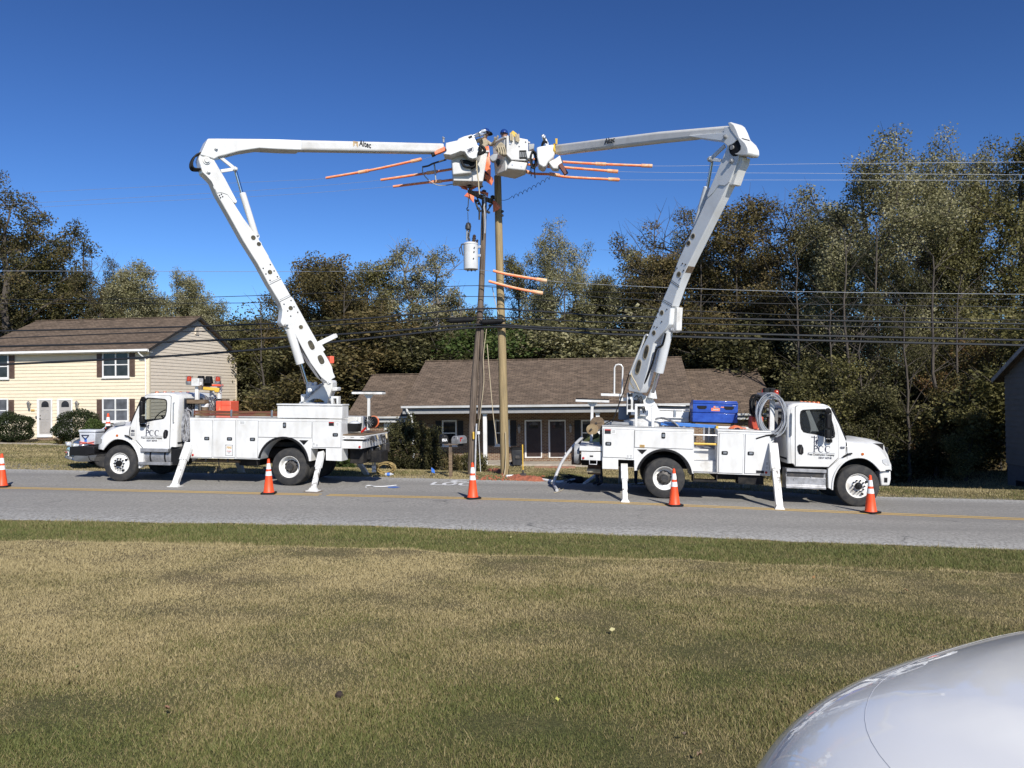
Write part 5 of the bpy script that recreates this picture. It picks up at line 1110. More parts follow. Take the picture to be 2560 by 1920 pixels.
# ---- truck facing left
TL=thing('bucket_truck','white bucket truck facing the cream house with cooler on its bumper and wooden side boards','bucket truck',M=frL.M,group='bucket trucks working on the pole')
cab(TL,-1,ufL,m_cabglass,'0205',None,False)
P,dsL=body(TL,frL,cB,[(-22,612),(1592,632),(1592,1075),(1425,1067),(1425,942),(1265,940),(1265,1075),(1222,1075),None,(720,1058),(470,1050),(-18,1042)],(971,1100,252,6,170),[(-6,640,212,1036),(236,642,458,1036),(482,646,698,1044),(709,652,1272,828),(1286,658,1582,932)],[(162,834,True),(404,838,True),(648,843,True),(988,693,False),(1528,795,True)],[(1140,852),(1240,853),(1190,905)],0)
common(TL,frL,-1,ufL,P(1800,900)[0])
for v0,v1 in ((-.02,.5),(1.94,2.46)):
    (u0,w1),(u1,w0)=P(-26,609),P(1594,634); mb=MB(); mb.box(u0,u1,v0,v1,w0+.03,w1+.02); mb.build('top_rail',m_white,TL,.008)
for x,y,a,b,k in ((540,665,.09,.05,'wl'),(1485,680,.075,.055,'kr'),(1550,682,.045,.055,'wl'),(1298,892,.04,.05,'wl'),(1332,905,.04,.04,'wl'),(8,905,.03,.04,'wl'),(10,955,.035,.06,'wl')):
    u,w=P(x,y); decal(TL,TL,u,-.023,w,a,b,k)
(u0,w1),(u1,w0)=P(360,900),P(437,1018); mb=MB(); cx_=(u0+u1)/2
n=7
for k in range(n):
    a=u0+(u1-u0)*k/n; mb.box(a,a+(u1-u0)/n*.55,-.0245,-.0225,w1-.018,w1); mb.box(a,a+(u1-u0)/n*.55,-.0245,-.0225,w0,w0+.018)
for k in range(10):
    a=w0+(w1-w0)*k/10; mb.box(u0,u0+.018,-.0245,-.0225,a,a+(w1-w0)/10*.55); mb.box(u1-.018,u1,-.0245,-.0225,a,a+(w1-w0)/10*.55)
mb.build('sign_border',m_dark,dsL[1])
text('FIRE',.09,face_M(cx_,-.0235,w1-.085),m_gold,'lettering',dsL[1],.15,bold=.003); text('EXTINGUISHER',.04,face_M(cx_,-.0235,(w0+w1)/2-.03),m_red,'lettering',dsL[1],.13); text('INSIDE',.04,face_M(cx_,-.0235,w0+.08),m_dark,'lettering',dsL[1],.07)
mb=MB(); u,w=P(12,1010); mb.lathe([(0,0),(.035,0),(.03,.012),(0,.016)],(u,-.022,w),(0,-1,0),14); u,w=P(1783,925,.1); mb.lathe([(0,0),(.035,0),(.03,.015),(0,.02)],(u,.095,w),(0,-1,0),14); mb.build('side_marker',m_red,TL)
# long box on the bed side, boards
(u0,w1),(u1,w0)=P(908,486),P(1597,622); mb=MB(); mb.box(u0,u1,.0,.5,w0,w1); mb.build('top_box',m_white,TL,.008); (u0,w1),(u1,w0)=P(903,464),P(1602,488); mb=MB(); mb.box(u0,u1,-.03,.54,w0,w1); mb.build('box_lid',m_white,TL,.01)
(u0,w1),(u1,w0)=P(0,535),P(905,604); h=(w1-w0)/2
for k in range(2): mb=MB(); mb.box(u0,u1,.04,.085,w0+k*h+.004,w0+(k+1)*h-.004); mb.build('side_board',m_plank,TL,.006)
mb=MB()
for x in (3,412,845): u=P(x,570)[0]; mb.box(u-.028,u+.028,.02,.04,w0-.02,w1+.03)
mb.build('board_post',m_steel,TL,.004)
# bed floor, tail
fl=P(800,800)[1]; mb=MB(); mb.box(P(-20,700)[0],P(1590,700)[0],.5,1.94,fl-.05,fl); mb.build('bed_floor',m_dark,TL)
(u0,w1),(u1,w0)=P(1592,790,.1),P(1830,858,.1); mb=MB(); mb.box(u0,u1,.1,2.34,w0+.03,w1-.04); mb.build('tail_shelf',m_white,TL,.01); mb=MB(); mb.box(u0,u1-.01,.1,2.3,w1-.039,w1); mb.build('tail_deck',m_wood,TL,.006)
(u0,w1),(u1,w0)=P(1592,862,.1),P(1808,945,.1); mb=MB(); mb.box(u0,u1,.1,2.34,w0,w1); mb.build('tail_panel',m_white,TL,.008)
mb=MB()
for x in (1605,1705,1810): u,w=P(x,823,.1); mb.box(u-.05,u+.05,.092,.1,w-.005,w+.005)
mb.build('deck_slot',m_dark,TL)
rr=random.Random(4)
u,w=P(1830,820,.1)
for k in range(16): vv=.25+k*.13; l=rr.uniform(.12,.4); mb=MB(); mb.tube([(u+.03,vv,w),(u+.05+rr.uniform(0,.05),vv+rr.uniform(-.03,.03),w-l)],rr.choice((.012,.02,.03)),6); mb.build('tail_hook',rr.choice((m_steel,m_dark,m_rope)),TL)
mb=MB(); mb.box(u0+.1,u0+.5,.5,1.9,.62,w0); mb.box(u1-.15,u1+.3,.9,1.6,.62,.95); mb.build('tow_hitch',m_chassis,TL,.02)
mb=MB(); mb.box(u1+.05,u1+.2,1.7,2.1,.85,1.12); mb.build('vice_block',m_dark,TL,.02)
outrigger(TL,frL,cA(1222,720),None,cA(1098,1080),.0,-.72,.19,True); outrigger(TL,frL,cB(1378,985),None,cB(1290,1375),.1,-1.02,.15,True)
boom_rest(TL,frL,cB,0,(1882,364),(1886,600),(1720,342),(2040,342),1.0)
# tank, steps, battery box
XL=lambda f:ufL-f
mb=MB(); q=lambda x,y,v=.1: frL.p(cA(x,y),v)
a,b=q(822,838),q(1110,838); mb.lathe([(.0,0),(.22,0),(.27,.03),(.27,b[0]-a[0]-.03),(.22,b[0]-a[0]),(0,b[0]-a[0])],(a[0],.36,a[1]+.03),(1,0,0),26); tk=mb.build('fuel_tank',m_alu,TL)
mb=MB()
for x in (885,1010): u=q(x,838)[0]; mb.lathe([(.274,-.022),(.28,-.02),(.28,.02),(.274,.022)],(u,.36,a[1]+.03),(1,0,0),26)
mb.build('tank_strap',m_black,tk)
mb=MB(); (u0,w1),(u1,w0)=q(800,762,.0),q(1040,796,.0); mb.box(u0,u1,-.02,.3,w0,w1); (u0,w1),(u1,w0)=q(780,880,-.02),q(1060,910,-.02); mb.box(u0,u1,-.04,.3,w0,w1); mb.build('cab_step',m_alu,TL,.008)
mb=MB(); (u0,w1),(u1,w0)=q(1068,765),q(1165,905); mb.box(u0,u1,.06,.6,w0,w1); mb.build('battery_box',m_black,TL,.02)
# black bumper with a cooler on it
mb=MB(); (u0,w1),(u1,w0)=q(180,750,.12),q(395,830,.12); mb.prism([(u0,w0),(u0+.02,w1),(u1,w1+.02),(u1,w0+.08),(u1-.25,w0)],.12,2.3); BP=mb.build('front_bumper',m_black,TL,.02)
mb=MB(); p0=q(385,790,.05); mb.box(p0[0],p0[0]+.05,.06,.12,p0[1]-.07,p0[1]+.07); mb.tube(smooth([(p0[0]-.15,.08,w0),(p0[0]-.05,.03,w0-.12),(p0[0]+.2,.05,w0-.15)],4),.012,5); mb.build('bumper_bracket',m_black,TL)
# under body bits on both trucks
mb=MB()
for x in (140,375): u,w=P(x,1040); mb.box(u-.02,u+.02,.02,.06,w-.13,w)
for x,l in ((262,.38),(668,.22)): u,w=P(x,1040); mb.tube([(u,.1,w),(u+.03,.08,w-l*.6),(u+.05,.08,w-l)],.018,6)
mb.build('mud_strap',m_chassis,TL)
mb=MB(); (u0,w1),(u1,w0)=P(30,1062,.4),P(500,1095,.4); mb.box(u0,u1,.4,.8,w0,w1); mb.build('under_timber',m_wood,TL,.006)
mb=MB(); (u0,w1),(u1,w0)=P(500,1055,.5),P(720,1125,.5); mb.box(u0,u1,.5,1.6,w0,w1); mb.build('under_box',m_chassis,TL,.02)
# ---------------------------------------------------------------- booms
def ribbon(fr,pts,v): return [fr.p(q,v) for q in pts]
def cyl(fr,a,b,r,v,n=16): 
    p,q=fr.q(a,v),fr.q(b,v); return p,q
M_HOLE=MT('hole_shade',(.035,.032,.025,1),.8,0,(.1,.085,.05,1),9)
def boom(T,fr,cr,lower,upper_steel,tube,holes,ovals,bolts,seams,barrels,rods,links,texts,tube_cr,wd=.2,mt=m_white,plate=None):
    mb=MB(); mb.prism(ribbon(fr,[cr(*q) for q in lower],-wd),-wd,wd); LB=mb.build('lower_boom',mt,T,.02,frame=fr)
    mb=MB(); mb.prism(ribbon(fr,[cr(*q) for q in upper_steel],-wd-.06),-wd-.06,wd+.06); UB=mb.build('upper_boom',mt,T,.03,3,frame=fr)
    mb=MB(); mb.prism(ribbon(fr,[tube_cr(*q) for q in tube],-wd),-wd+.01,wd-.01); mb.build('upper_boom_tube',m_fg,UB,.075,5,frame=fr)
    if plate: mb=MB(); mb.prism(ribbon(fr,[cr(*q) for q in plate],-wd),-wd-.018,-wd+.01); mb.build('side_plate',mt,LB,.006,frame=fr)
    rim=m_tan if mt is not m_white else m_white2
    def hole_pair(fm,fr_):
        mb=MB(); mr=MB(); fm(mb,mr); h=mb.build('access_hole',M_HOLE,LB,frame=fr_); mr.build('hole_rim',rim,h,frame=fr_)
    for x,y,r in holes:
        u,w=fr.p(cr(x,y),-wd); k=r/2.2/92
        def fm(mb,mr): mb.lathe([(0,0),(k,0),(k,.004),(0,.004)],(u,-wd-.0065,w),(0,1,0),18); mr.lathe([(k,0),(k*1.3,0),(k*1.3,.006),(k,.006),(k,0)],(u,-wd-.006,w),(0,1,0),18)
        hole_pair(fm,fr)
    for x,y,a,b,t in ovals:
        u,w=fr.p(cr(x,y),-wd); pts=[]
        for s_ in (1.22,1.0):
            o=[]
            for k in np.linspace(0,6.283,28,endpoint=False):
                ca,sa=math.cos(k),math.sin(k); ca=abs(ca)**.7*(1 if ca>0 else -1); sa=abs(sa)**.7*(1 if sa>0 else -1); X,Z=a*s_*ca/390,b*s_*sa/370; o.append((u+X*math.cos(t)-Z*math.sin(t),w+X*math.sin(t)+Z*math.cos(t)))
            pts.append(o)
        def fm(mb,mr): mr.prism(pts[0],-wd-.008,-wd,[pts[1]]); mb.prism(pts[1],-wd-.004,-wd-.001)
        hole_pair(fm,fr)
    mb=MB()
    for x,y in bolts: u,w=fr.p(cr(x,y),-wd); mb.lathe([(0,0),(.02,0),(.02,.012),(0,.015)],(u,-wd,w),(0,-1,0),8)
    for a,b in seams:
        p,q=fr.q(cr(*a),-wd),fr.q(cr(*b),-wd)
        for k in range(11): c=p.lerp(q,(k+.5)/11); mb.lathe([(0,0),(.013,0),(.012,.008),(0,.01)],(c.x,-wd,c.z),(0,-1,0),6)
        mb.bar((p.x,-wd,p.z+.05),(q.x,-wd,q.z+.05),.006,.008)
    mb.build('rivet',m_dark,LB,frame=fr)
    for a,b,r,v in barrels:
        p,q=fr.q(cr(*a),v),fr.q(cr(*b),v); d=(q-p).normalized(); mb=MB(); mb.lathe([(0,0),(r,0),(r,(q-p).length),(r*.6,(q-p).length+.02),(0,(q-p).length+.02)],p,d,20); mb.tube([p+Vector((0,-.02,0)),p+Vector((0,.02,0))],r*1.1,12); mb.build('hydraulic_cylinder',mt,T,frame=fr)
    for a,b,r,v in rods:
        p,q=fr.q(cr(*a),v),fr.q(cr(*b),v); mb=MB(); mb.tube([p,q],r,12); mb.build('cylinder_rod',m_chrome,T,frame=fr)
    for a,b,w_ in links:
        for v in (-wd*.75,wd*.75):
            p,q=fr.q(cr(*a),v),fr.q(cr(*b),v); mb=MB(); mb.bar(p,q,.05,w_); mb.lathe([(0,-.04),(w_*.75,-.04),(w_*.75,.04),(0,.04)],q,(0,1,0),16); mb.build('elbow_link',mt,T,.008,frame=fr)
    for s,q,h,wpx,m_,b_ in texts:
        u,w=fr.p(tube_cr(*q[:2]),-wd); text(s,h,fr_text(fr,T,u,-wd-.003,w,q[2] if len(q)>2 else 0),m_,'lettering',UB,wpx,bold=b_)
    return LB,UB
def fr_text(fr,T,u,v,w,rot=0): return MATS[T.name].inverted()@fr.M@face_M(u,v,w,rot=rot)
bl0=Vector((-5.42,21.7,0)); fbl=Frame(bl0,(3.64,2.70,0)); br0=Vector((3.48,20.9,0)); fbr=Frame(br0,(2.34,-3.5,0))
LBl,UBl=boom(TL,fbl,cF,[(85,205),(92,182),(112,168),(138,168),(160,182),(174,205),(240,320),(300,432),(312,452),(305,465),(292,462),(345,545),(430,660),(495,770),(497,778),(560,890),(625,1005),(640,1020),(700,1130),(768,1250),(812,1325),(840,1370),(866,1418),(872,1450),(886,1480),(868,1490),(845,1515),(826,1500),(800,1478),(740,1395),(690,1305),(655,1235),(630,1205),(608,1190),(598,1180),(580,1180),(568,1165),(566,1150),(572,1130),(576,1085),(562,1045),(495,935),(430,815),(345,680),(270,545),(190,405),(160,335),(125,300),(108,285)],
 [(140,84),(205,84),(440,86),(560,88),(690,93),(690,152),(600,150),(440,141),(330,158),(240,182),(205,190),(178,206),(150,195),(96,180)],
 [(430,237),(0,0)] and [(-215,232),(0,236),(1600,274),(1600,392),(0,364),(-215,361)],
 [(192,367,14),(405,665,13),(437,702,12),(502,866,13),(623,1076,13),(683,1187,12)],[(743,1292,30,52,.45),(800,1377,32,50,.45)],
 [(462,843),(504,821),(526,858),(545,892),(502,913),(478,876),(584,1053),(625,1031),(642,1068),(664,1100),(623,1122),(605,1092),(207,417),(218,410),(213,430),(225,424)],[((500,938),(566,906)),((560,1038),(624,1006))],
 [((616,1195),(680,1400),.115,-.06),((420,655),(342,405),.085,0)],[((682,1405),(716,1515),.045,-.06),((338,405),(302,278),.042,0)],[((206,190),(298,263),.085),((215,276),(298,263),.085)],
 [('Altec',(640,292,.022),.24,.38,m_ink,.004)],cG,wd=.16,plate=[(87,205),(94,184),(114,171),(138,171),(158,184),(172,207),(240,322),(300,436),(309,452),(303,463),(290,459),(252,412),(215,400),(192,404),(160,335),(125,298),(108,283)])
mb=MB(); u,w=fbl.p(cG(524,288),-.16); z=.13
for k in range(2):
    a=.075-.03*k; mb.prism([(u-a,w-a),(u-a+.016,w-a),(u-a+.016,w+a-.016),(u+a-.016,w+a-.016),(u+a-.016,w-a),(u+a,w-a),(u+a,w+a),(u-a,w+a)],-.1645,-.1565)
mb.build('emblem',m_gold,UBl,frame=fbl)
# elbow pins and hose guard
def pin(T,fr,cr,q,r,v=-.21,par=None):
    u,w=fr.p(cr(*q),v); mb=MB(); mb.lathe([(0,0),(r,0),(r,.03),(r*.62,.035),(r*.6,.07),(0,.07)],(u,v,w),(0,-1,0),18); return mb.build('pivot_pin',m_white2 if T is TL else m_grey,par or T,frame=fr)
for q,r in (((130,213),.1),((140,278),.06),((185,142),.05),((297,263),.05),((596,1166),.06),((848,1507),.07),((733,1555),.06)): pin(TL,fbl,cF,q,r,-.225 if q[1]<150 else -.175)
mb=MB(); P=[fbl.q(cF(*q),0) for q in ((100,172),(62,190),(42,232),(52,264),(96,268))]; 
for v in (-.12,-.04,.04,.12): mb.tube(smooth([p+Vector((0,v,0)) for p in P],5),.022,8)
mb.build('hose_loop',m_black,TL,frame=fbl)
mb=MB(); P=[fbl.q(cF(*q),-.12) for q in ((608,1195),(640,1260),(665,1255),(700,1330),(770,1440),(800,1490))]; mb.tube(smooth(P,5),.022,6); P=[fbl.q(cF(*q),-.1) for q in ((612,1200),(632,1240),(660,1268),(690,1340))]; mb.tube(smooth(P,5),.02,6); mb.build('hydraulic_hose',m_black,TL,frame=fbl)
mb=MB(); a,b=fbl.q(cF(775,1290),.1),fbl.q(cF(888,1235),.1); mb.bar(a+Vector((0,-.06,0)),b+Vector((0,-.06,0)),.03,.12); mb.bar(a+Vector((0,.06,0)),b+Vector((0,.06,0)),.03,.12); mb.bar(a,a+Vector((.15,0,-.2)),.16,.2); 
for f in (.15,.5,.97): mb.tube([a.lerp(b,f)+Vector((0,-.08,0)),a.lerp(b,f)+Vector((0,.08,0))],.03,8)
mb.build('boom_latch_arm',m_white2,TL,.008,frame=fbl)
mb=MB(); (u0,w1),(u1,w0)=fbl.p(cF(840,1357),.3),fbl.p(cF(866,1400),.3); mb.box(u0,u1,.15,.45,w0,w1); mb.build('boom_lamp',m_crate,TL,.02,frame=fbl)
# turret of the truck facing left
mb=MB(); frc=lambda x,y,v=1.02: frL.p(cB(x,y),v)
mb.prism([frc(*q) for q in ((1128,470),(1150,440),(1205,380),(1215,300),(1208,262),(1222,238),(1240,236),(1255,262),(1335,268),(1400,235),(1440,212),(1475,212),(1492,235),(1490,300),(1462,370),(1450,420),(1440,470),(1410,470),(1400,440),(1360,415),(1290,412),(1245,435),(1238,470))],1.02,1.42); TU=mb.build('turret',m_white,TL,.02)
mb=MB(); mb.prism([frc(*q,.98) for q in ((1490,290),(1540,288),(1546,300),(1540,326),(1488,330))],.98,1.3); mb.prism([frc(*q,.9) for q in ((1450,400),(1480,385),(1556,386),(1556,470),(1535,470),(1533,410),(1502,410),(1500,470),(1478,470),(1470,415))],.9,1.1); mb.prism([frc(*q,.9) for q in ((1156,365),(1200,362),(1200,380),(1180,440),(1158,450))],.9,1.1); mb.build('turret_bracket',m_white,TU,.012)
u,w=frc(1330,470,1.22); mb=MB(); mb.lathe([(.5,-.75),(.5,-.1),(.55,-.1),(.55,.02),(.35,.05),(0,.05)],(u,1.22,w),(0,0,1),28); mb.build('pedestal',m_white2,TL)
mb=MB(); P=[Vector((frc(*q,.97)[0],.97,frc(*q,.97)[1])) for q in ((1198,425),(1290,340),(1360,280),(1400,245))]; mb.tube(smooth(P,4),.028,6); mb.build('hydraulic_hose',m_hosegrey,TL)
mb=MB()
for x,y in ((1250,320),(1456,232)): q=frc(x,y,1.0); mb.lathe([(0,0),(.075,0),(.075,.02),(.03,.03),(0,.03)],(q[0],1.02,q[1]),(0,-1,0),16)
for x in (1235,1262,1315): q=frc(x,250,1.05); mb.lathe([(.02,0),(.05,0),(.05,.05),(.02,.05)],(q[0],1.05,q[1]),(0,-1,0),12)
mb.build('turret_pin',m_white2,TU)
# right hand boom
LBr,UBr=boom(TR,fbr,cH,[(640,180),(648,148),(668,130),(692,130),(712,148),(719,190),(700,248),(655,356),(513,640),(474,718),(411,846),(379,926),(345,1026),(337,1031),(329,1122),(306,1156),(291,1172),(245,1223),(212,1374),(187,1466),(172,1492),(112,1482),(108,1465),(118,1392),(160,1290),(215,1183),(290,1000),(337,892),(380,770),(470,580),(533,440),(540,420),(552,400)],
 [(455,108),(622,72),(660,50),(700,60),(714,118),(724,160),(690,172),(648,160),(604,132),(530,124),(445,112)] and [(625,58),(668,55),(686,92),(700,125),(672,150),(645,165),(612,135),(520,124),(440,112),(430,105),(622,88)],
 [(250,232),(1240,106),(1900,48),(1900,130),(1550,180),(1240,212),(250,330)],
 [(624,333,14),(458,648,11),(434,686,11),(382,853,12),(290,1060,11),(247,1169,11)],[(205,1273,28,62,-.38),(163,1352,30,64,-.38)],
 [(402,795),(418,800),(372,820),(408,832),(360,835),(390,875),(285,1022),(272,1055),(318,1042),(262,1085),(290,1108),(250,1135),(265,1138)],[((337,890),(385,925)),((292,995),(345,1025))],
 [((325,1160),(274,1380),.125,.06),((478,585),(533,385),.085,0)],[((272,1385),(240,1490),.05,.06),((536,385),(560,245),.042,0)],[((630,160),(552,233),.09),((612,240),(552,233),.08)],
 [('Altec',(780,197,.13),.24,.44,m_ink,.004)],cI,mt=MT('shade_toned_white',(.68,.7,.71,1),.35,0,(.58,.58,.57,1),2,.45,.8,coat=.3),wd=.13,plate=[(640,180),(648,148),(668,130),(692,130),(712,148),(719,190),(700,248),(655,356),(632,376),(600,371),(569,413),(541,440),(536,428),(590,300)])  # right boom's white is greyed, shade of its near side put into the colour
for q,r in (((676,172),.085),((668,243),.06),((634,112),.05),((550,234),.06),((345,1152),.06)): pin(TR,fbr,cH,q,r,-.195 if q[1]<150 else -.145)
mb=MB(); P=ribbon(fbr,[cI(*q) for q in ((1955,42),(1985,33),(2018,58),(2045,110),(2072,180),(2125,230),(2152,280),(2156,325),(2140,350),(2080,352),(2015,336),(2051,325),(2077,296),(2079,260),(2051,202),(2008,144),(1985,115))],0); mb.prism(P,-.2,.2); mb.build('sheave_cover',m_white,TR,.03,3,frame=fbr)
mb=MB(); u,w=fbr.p(cI(2029,265),0); mb.lathe([(0,-.18),(.2,-.18),(.22,-.15),(.22,.12),(.2,.15),(0,.15)],(u,0,w),(0,1,0),24); mb.build('sheave',m_black,TR,frame=fbr)
mb=MB(); P=ribbon(fbr,[cH(*q) for q in ((700,222),(742,225),(735,260),(715,300),(690,372),(672,376),(672,330),(690,290))],.0); mb.prism(P,-.1,.17); mb.build('boom_cable_guard',m_white2,TR,.01,frame=fbr)
mb=MB(); mb.prism(ribbon(fbr,[cH(*q) for q in ((318,1035),(372,1030),(368,1090),(366,1155),(345,1167),(322,1150))],.0),.02,.22); mb.build('cylinder_bracket',m_white2,TR,.015,frame=fbr)
mb=MB(); a,b=fbr.q(cH(413,842),-.13),fbr.q(cH(430,808),-.13); d=(b-a); n=Vector((d.z,0,-d.x)).normalized(); 
mb.add([a+n*.004+Vector((0,.012,0)),b+n*.004+Vector((0,.012,0)),b+n*.004+Vector((0,.25,0)),a+n*.004+Vector((0,.25,0))],[(0,1,2,3)]); mb.build('tape_patch',m_wood,LBr,frame=fbr)
mb=MB(); P=[fbr.q(cH(*q),-.3) for q in ((214,1180),(200,1185),(180,1240),(140,1335),(126,1372),(118,1392))]; mb.tube(smooth(P,4),.025,6); mb.build('boom_hand_rail',m_white,TR,frame=fbr)
mb=MB(); P=[fbr.q(cH(*q),-.1) for q in ((310,1170),(298,1220),(285,1240),(262,1255),(240,1330),(210,1410),(190,1450))]; mb.tube(smooth(P,5),.028,6); mb.build('hydraulic_hose',m_black,TR,frame=fbr)
mb=MB(); P=[fbr.q(cH(*q),-.24) for q in ((125,1370),(128,1400),(150,1440),(168,1480))]; mb.tube(smooth(P,5),.02,6); P=[fbr.q(cH(*q),-.22) for q in ((122,1395),(118,1430),(140,1470))]; mb.tube(smooth(P,5),.02,6); mb.build('lanyard',m_rope,TR,frame=fbr)
# turret of the truck facing right
P=lambda x,y,v=1.0: frR.p(cC(x,y),v)
def bx(name,q0,q1,v0,v1,mat,par=None,bevel=.012):
    (u0,w1),(u1,w0)=P(*q0,v0),P(*q1,v0); mb=MB(); mb.box(u0,u1,v0,v1,w0,w1); return mb.build(name,mat,par or TR,bevel)
u,w=P(800,640,1.22); mb=MB(); mb.lathe([(.5,-.7),(.5,.0),(.56,.0),(.56,.12),(.3,.2),(0,.2)],(u,1.22,w+.05),(0,0,1),28); PD=mb.build('pedestal',m_white2,TR)
mb=MB(); mb.prism([P(*q,1.05) for q in ((735,590),(740,430),(700,320),(740,270),(790,330),(860,355),(880,345),(900,395),(960,500),(985,560),(960,590))],1.05,1.4); TU2=mb.build('turret',m_white,TR,.02)
bx('control_cabinet',(640,312),(732,525),.85,1.15,m_white2); bx('control_cabinet',(762,455),(842,535),.8,1.1,m_white,None,.02)
for y0,y1 in ((318,350),(375,422),(430,470),(495,525)): bx('control_panel',(648,y0),(676 if y0>350 else 690,y1),.838,.849,m_ink,TU2,.002)
bx('control_recess',(702,380),(760,470),.82,.848,m_black,TU2,.01); mb=MB(); rr=random.Random(2)
for k in range(8): x=rr.uniform(705,775); y=rr.uniform(350,470); p=Vector((P(x,y,.8)[0],.8,P(x,y,.8)[1])); mb.tube(smooth([p,p+Vector((.08,-.04,.06)),p+Vector((.12,0,-.1))],4),.016,5)
mb.build('hydraulic_valve',m_dark,TU2)
mb=MB(); p0,p1,p2,p3=[Vector((P(x,y,.55)[0],.55,P(x,y,.55)[1])) for x,y in ((725,640),(725,430),(884,430),(884,640))]; 
mb.bar(p0,p1,.07,.07); mb.bar(p1-Vector((.035,0,0)),p2+Vector((.035,0,0)),.07,.07); mb.bar(p2,p3,.07,.07); mb.build('guard_frame',m_white,TR,.01)
bx('side_box',(925,485),(1228,592),1.5,1.9,m_white); bx('side_box_lid',(920,465),(1232,486),1.48,1.92,m_white,None,.01); bx('side_box_lid',(935,425),(1200,442),1.75,2.1,m_white2,None,.01)
bx('side_box_base',(1000,545),(1228,560),1.44,1.49,m_white2); bx('side_box_latch',(1085,475),(1105,545),1.47,1.499,m_steel,None,.006)
bx('grey_locker',(562,450),(660,572),1.3,1.9,MT('blue_grey_locker',(.16,.19,.24,1),.5)); bx('grey_deck',(410,590),(720,626),.8,1.9,m_grey)
(u0,w1),(u1,w0)=P(390,318,1.0),P(602,345,1.0); mb=MB(); mb.box(u0,u1,.95,1.5,w1-.07,w1); mb.box(u1-.1,u1+.2,1.05,1.25,w1-.2,w1-.1); PF=mb.build('work_step',m_white,TR,.008)
mb=MB(); a=[Vector((P(x,y,1.0)[0],1.0,P(x,y,1.0)[1])) for x,y in ((518,325),(520,75),(532,48),(558,42),(583,47),(598,70),(592,325))]; mb.tube(a,.022,8); mb.build('step_hoop',m_white,TR)
mb=MB(); a=[Vector((P(x,y,.7)[0],.7,P(x,y,.7)[1])) for x,y in ((666,110),(610,290),(500,590))]; mb.tube(a,.016,6); b_=[Vector((P(x,y,.7)[0],.7,P(x,y,.7)[1])) for x,y in ((500,570),(440,600),(375,640))]; mb.tube(b_,.016,6); mb.build('tie_down_strap',m_black,TR)
mb=MB(); 
for k in range(5): a=[Vector((P(x,y+k*3,.6)[0],.6+.03*k,P(x,y+k*3,.6)[1])) for x,y in ((910,560),(970,548),(1050,570),(1110,610),(1140,645))]; mb.tube(smooth(a,4),.016,5)
mb.build('hydraulic_hose',m_hosegrey,TR)
mb=MB(); q=P(877,335,1.22); mb.lathe([(0,-.1),(.14,-.08),(.1,.04),(.06,.16),(0,.16)],(q[0],1.0,q[1]),(.1,0,1),14); mb.build('cylinder_foot',m_white,TR)
# ---------------------------------------------------------------- buckets
FB=lambda Y:Frame((0,Y,0),(1,0,0))
def wq(x,y,Y): return at(*cE(x,y),Y)
def hexw(pts): return [tuple(p) for p in pts]
def vat(name,T,c0,c1,h0,h1,a0,a1,rot,mat,bevel=.05,rim=True,tilt=(0,0)):
    # tapered open tub: bottom centre c0, half sizes a0 at the bottom, a1 at the top
    R=Matrix.Rotation(rot,4,'Z'); V=[];mb=MB()
    def ring(c,a,z): return [Vector((c.x,c.y,0))+R@Vector((sx*a[0],sy*a[1],0))+Vector((0,0,z)) for sx,sy in ((-1,-1),(1,-1),(1,1),(-1,1))]
    b=ring(c0,a0,h0); t=ring(c1,a1,h1); ti=ring(c1,(a1[0]-.05,a1[1]-.05),h1); bi=ring(c0,(a0[0]-.05,a0[1]-.05),h0+.06)
    mb.add(b+t+ti+bi,[(3,2,1,0)]+[(i,(i+1)%4,4+(i+1)%4,4+i) for i in range(4)]+[(4+i,4+(i+1)%4,8+(i+1)%4,8+i) for i in range(4)]+[(8+i,8+(i+1)%4,12+(i+1)%4,12+i) for i in range(4)]+[(12,13,14,15)])
    o=mb.build(name,mat,T,bevel,3,world=True)
    if rim:
        m=MB(); r=ring(c1,(a1[0]+.02,a1[1]+.02),h1-.03); m.tube(r,.035,6,closed=True); m.build('bucket_rim',mat,o,world=True)
    return o
# bucket hanging on the left boom
cb=wq(575,900,24.55); ct=wq(592,520,24.55); zb=wq(560,905,24.2).z; zt=wq(560,505,24.2).z
BKL=vat('bucket',TL,cb,ct,zb,zt,(.47,.30),(.58,.36),.12,m_fg,.07)
mb=MB(); pts=[wq(*q,24.05) for q in ((365,650),(600,690),(625,800),(375,828))]; pb=[p+Vector((.03,.35,0)) for p in pts]; mb.hexa([pts[3],pts[2],pb[2],pb[3],pts[0],pts[1],pb[1],pb[0]]); mb.build('bucket_step',m_fg,BKL,.04,3,world=True)
F1=FB(23.75); mb=MB(); mb.prism([F1.p(cE(*q)) for q in ((250,553),(292,520),(296,500),(283,470),(285,405),(440,372),(452,350),(530,318),(625,293),(650,305),(690,390),(702,432),(745,470),(742,520),(725,570),(690,602),(640,616),(590,600),(560,560),(535,520),(480,515),(430,535),(350,565))],0,.55); TH=mb.build('boom_tip_cover',m_white,TL,.06,4,frame=F1)
mb=MB(); mb.prism([F1.p(cE(*q)) for q in ((580,330),(625,308),(642,330),(597,352))],-.006,.01); mb.build('tip_opening',m_black,TH,frame=F1)
mb=MB(); (u0,w1),(u1,w0)=F1.p(cE(566,478)),F1.p(cE(655,540)); a=.14
mb.prism([F1.p(cE(*q)) for q in ((563,495),(648,462),(657,512),(577,548))],-.006,0,[[F1.p(cE(*q)) for q in ((568,499),(645,468),(653,509),(580,543))]])
for k in range(3):
    p=F1.q(cE(572,505+k*12)); q=F1.q(cE(645,477+k*12)); mb.bar(p+Vector((.02,-.004,0)),q+Vector((-.02,-.004,0)),.004,.02)
mb.build('warning_sticker',m_decal,TH,frame=F1)
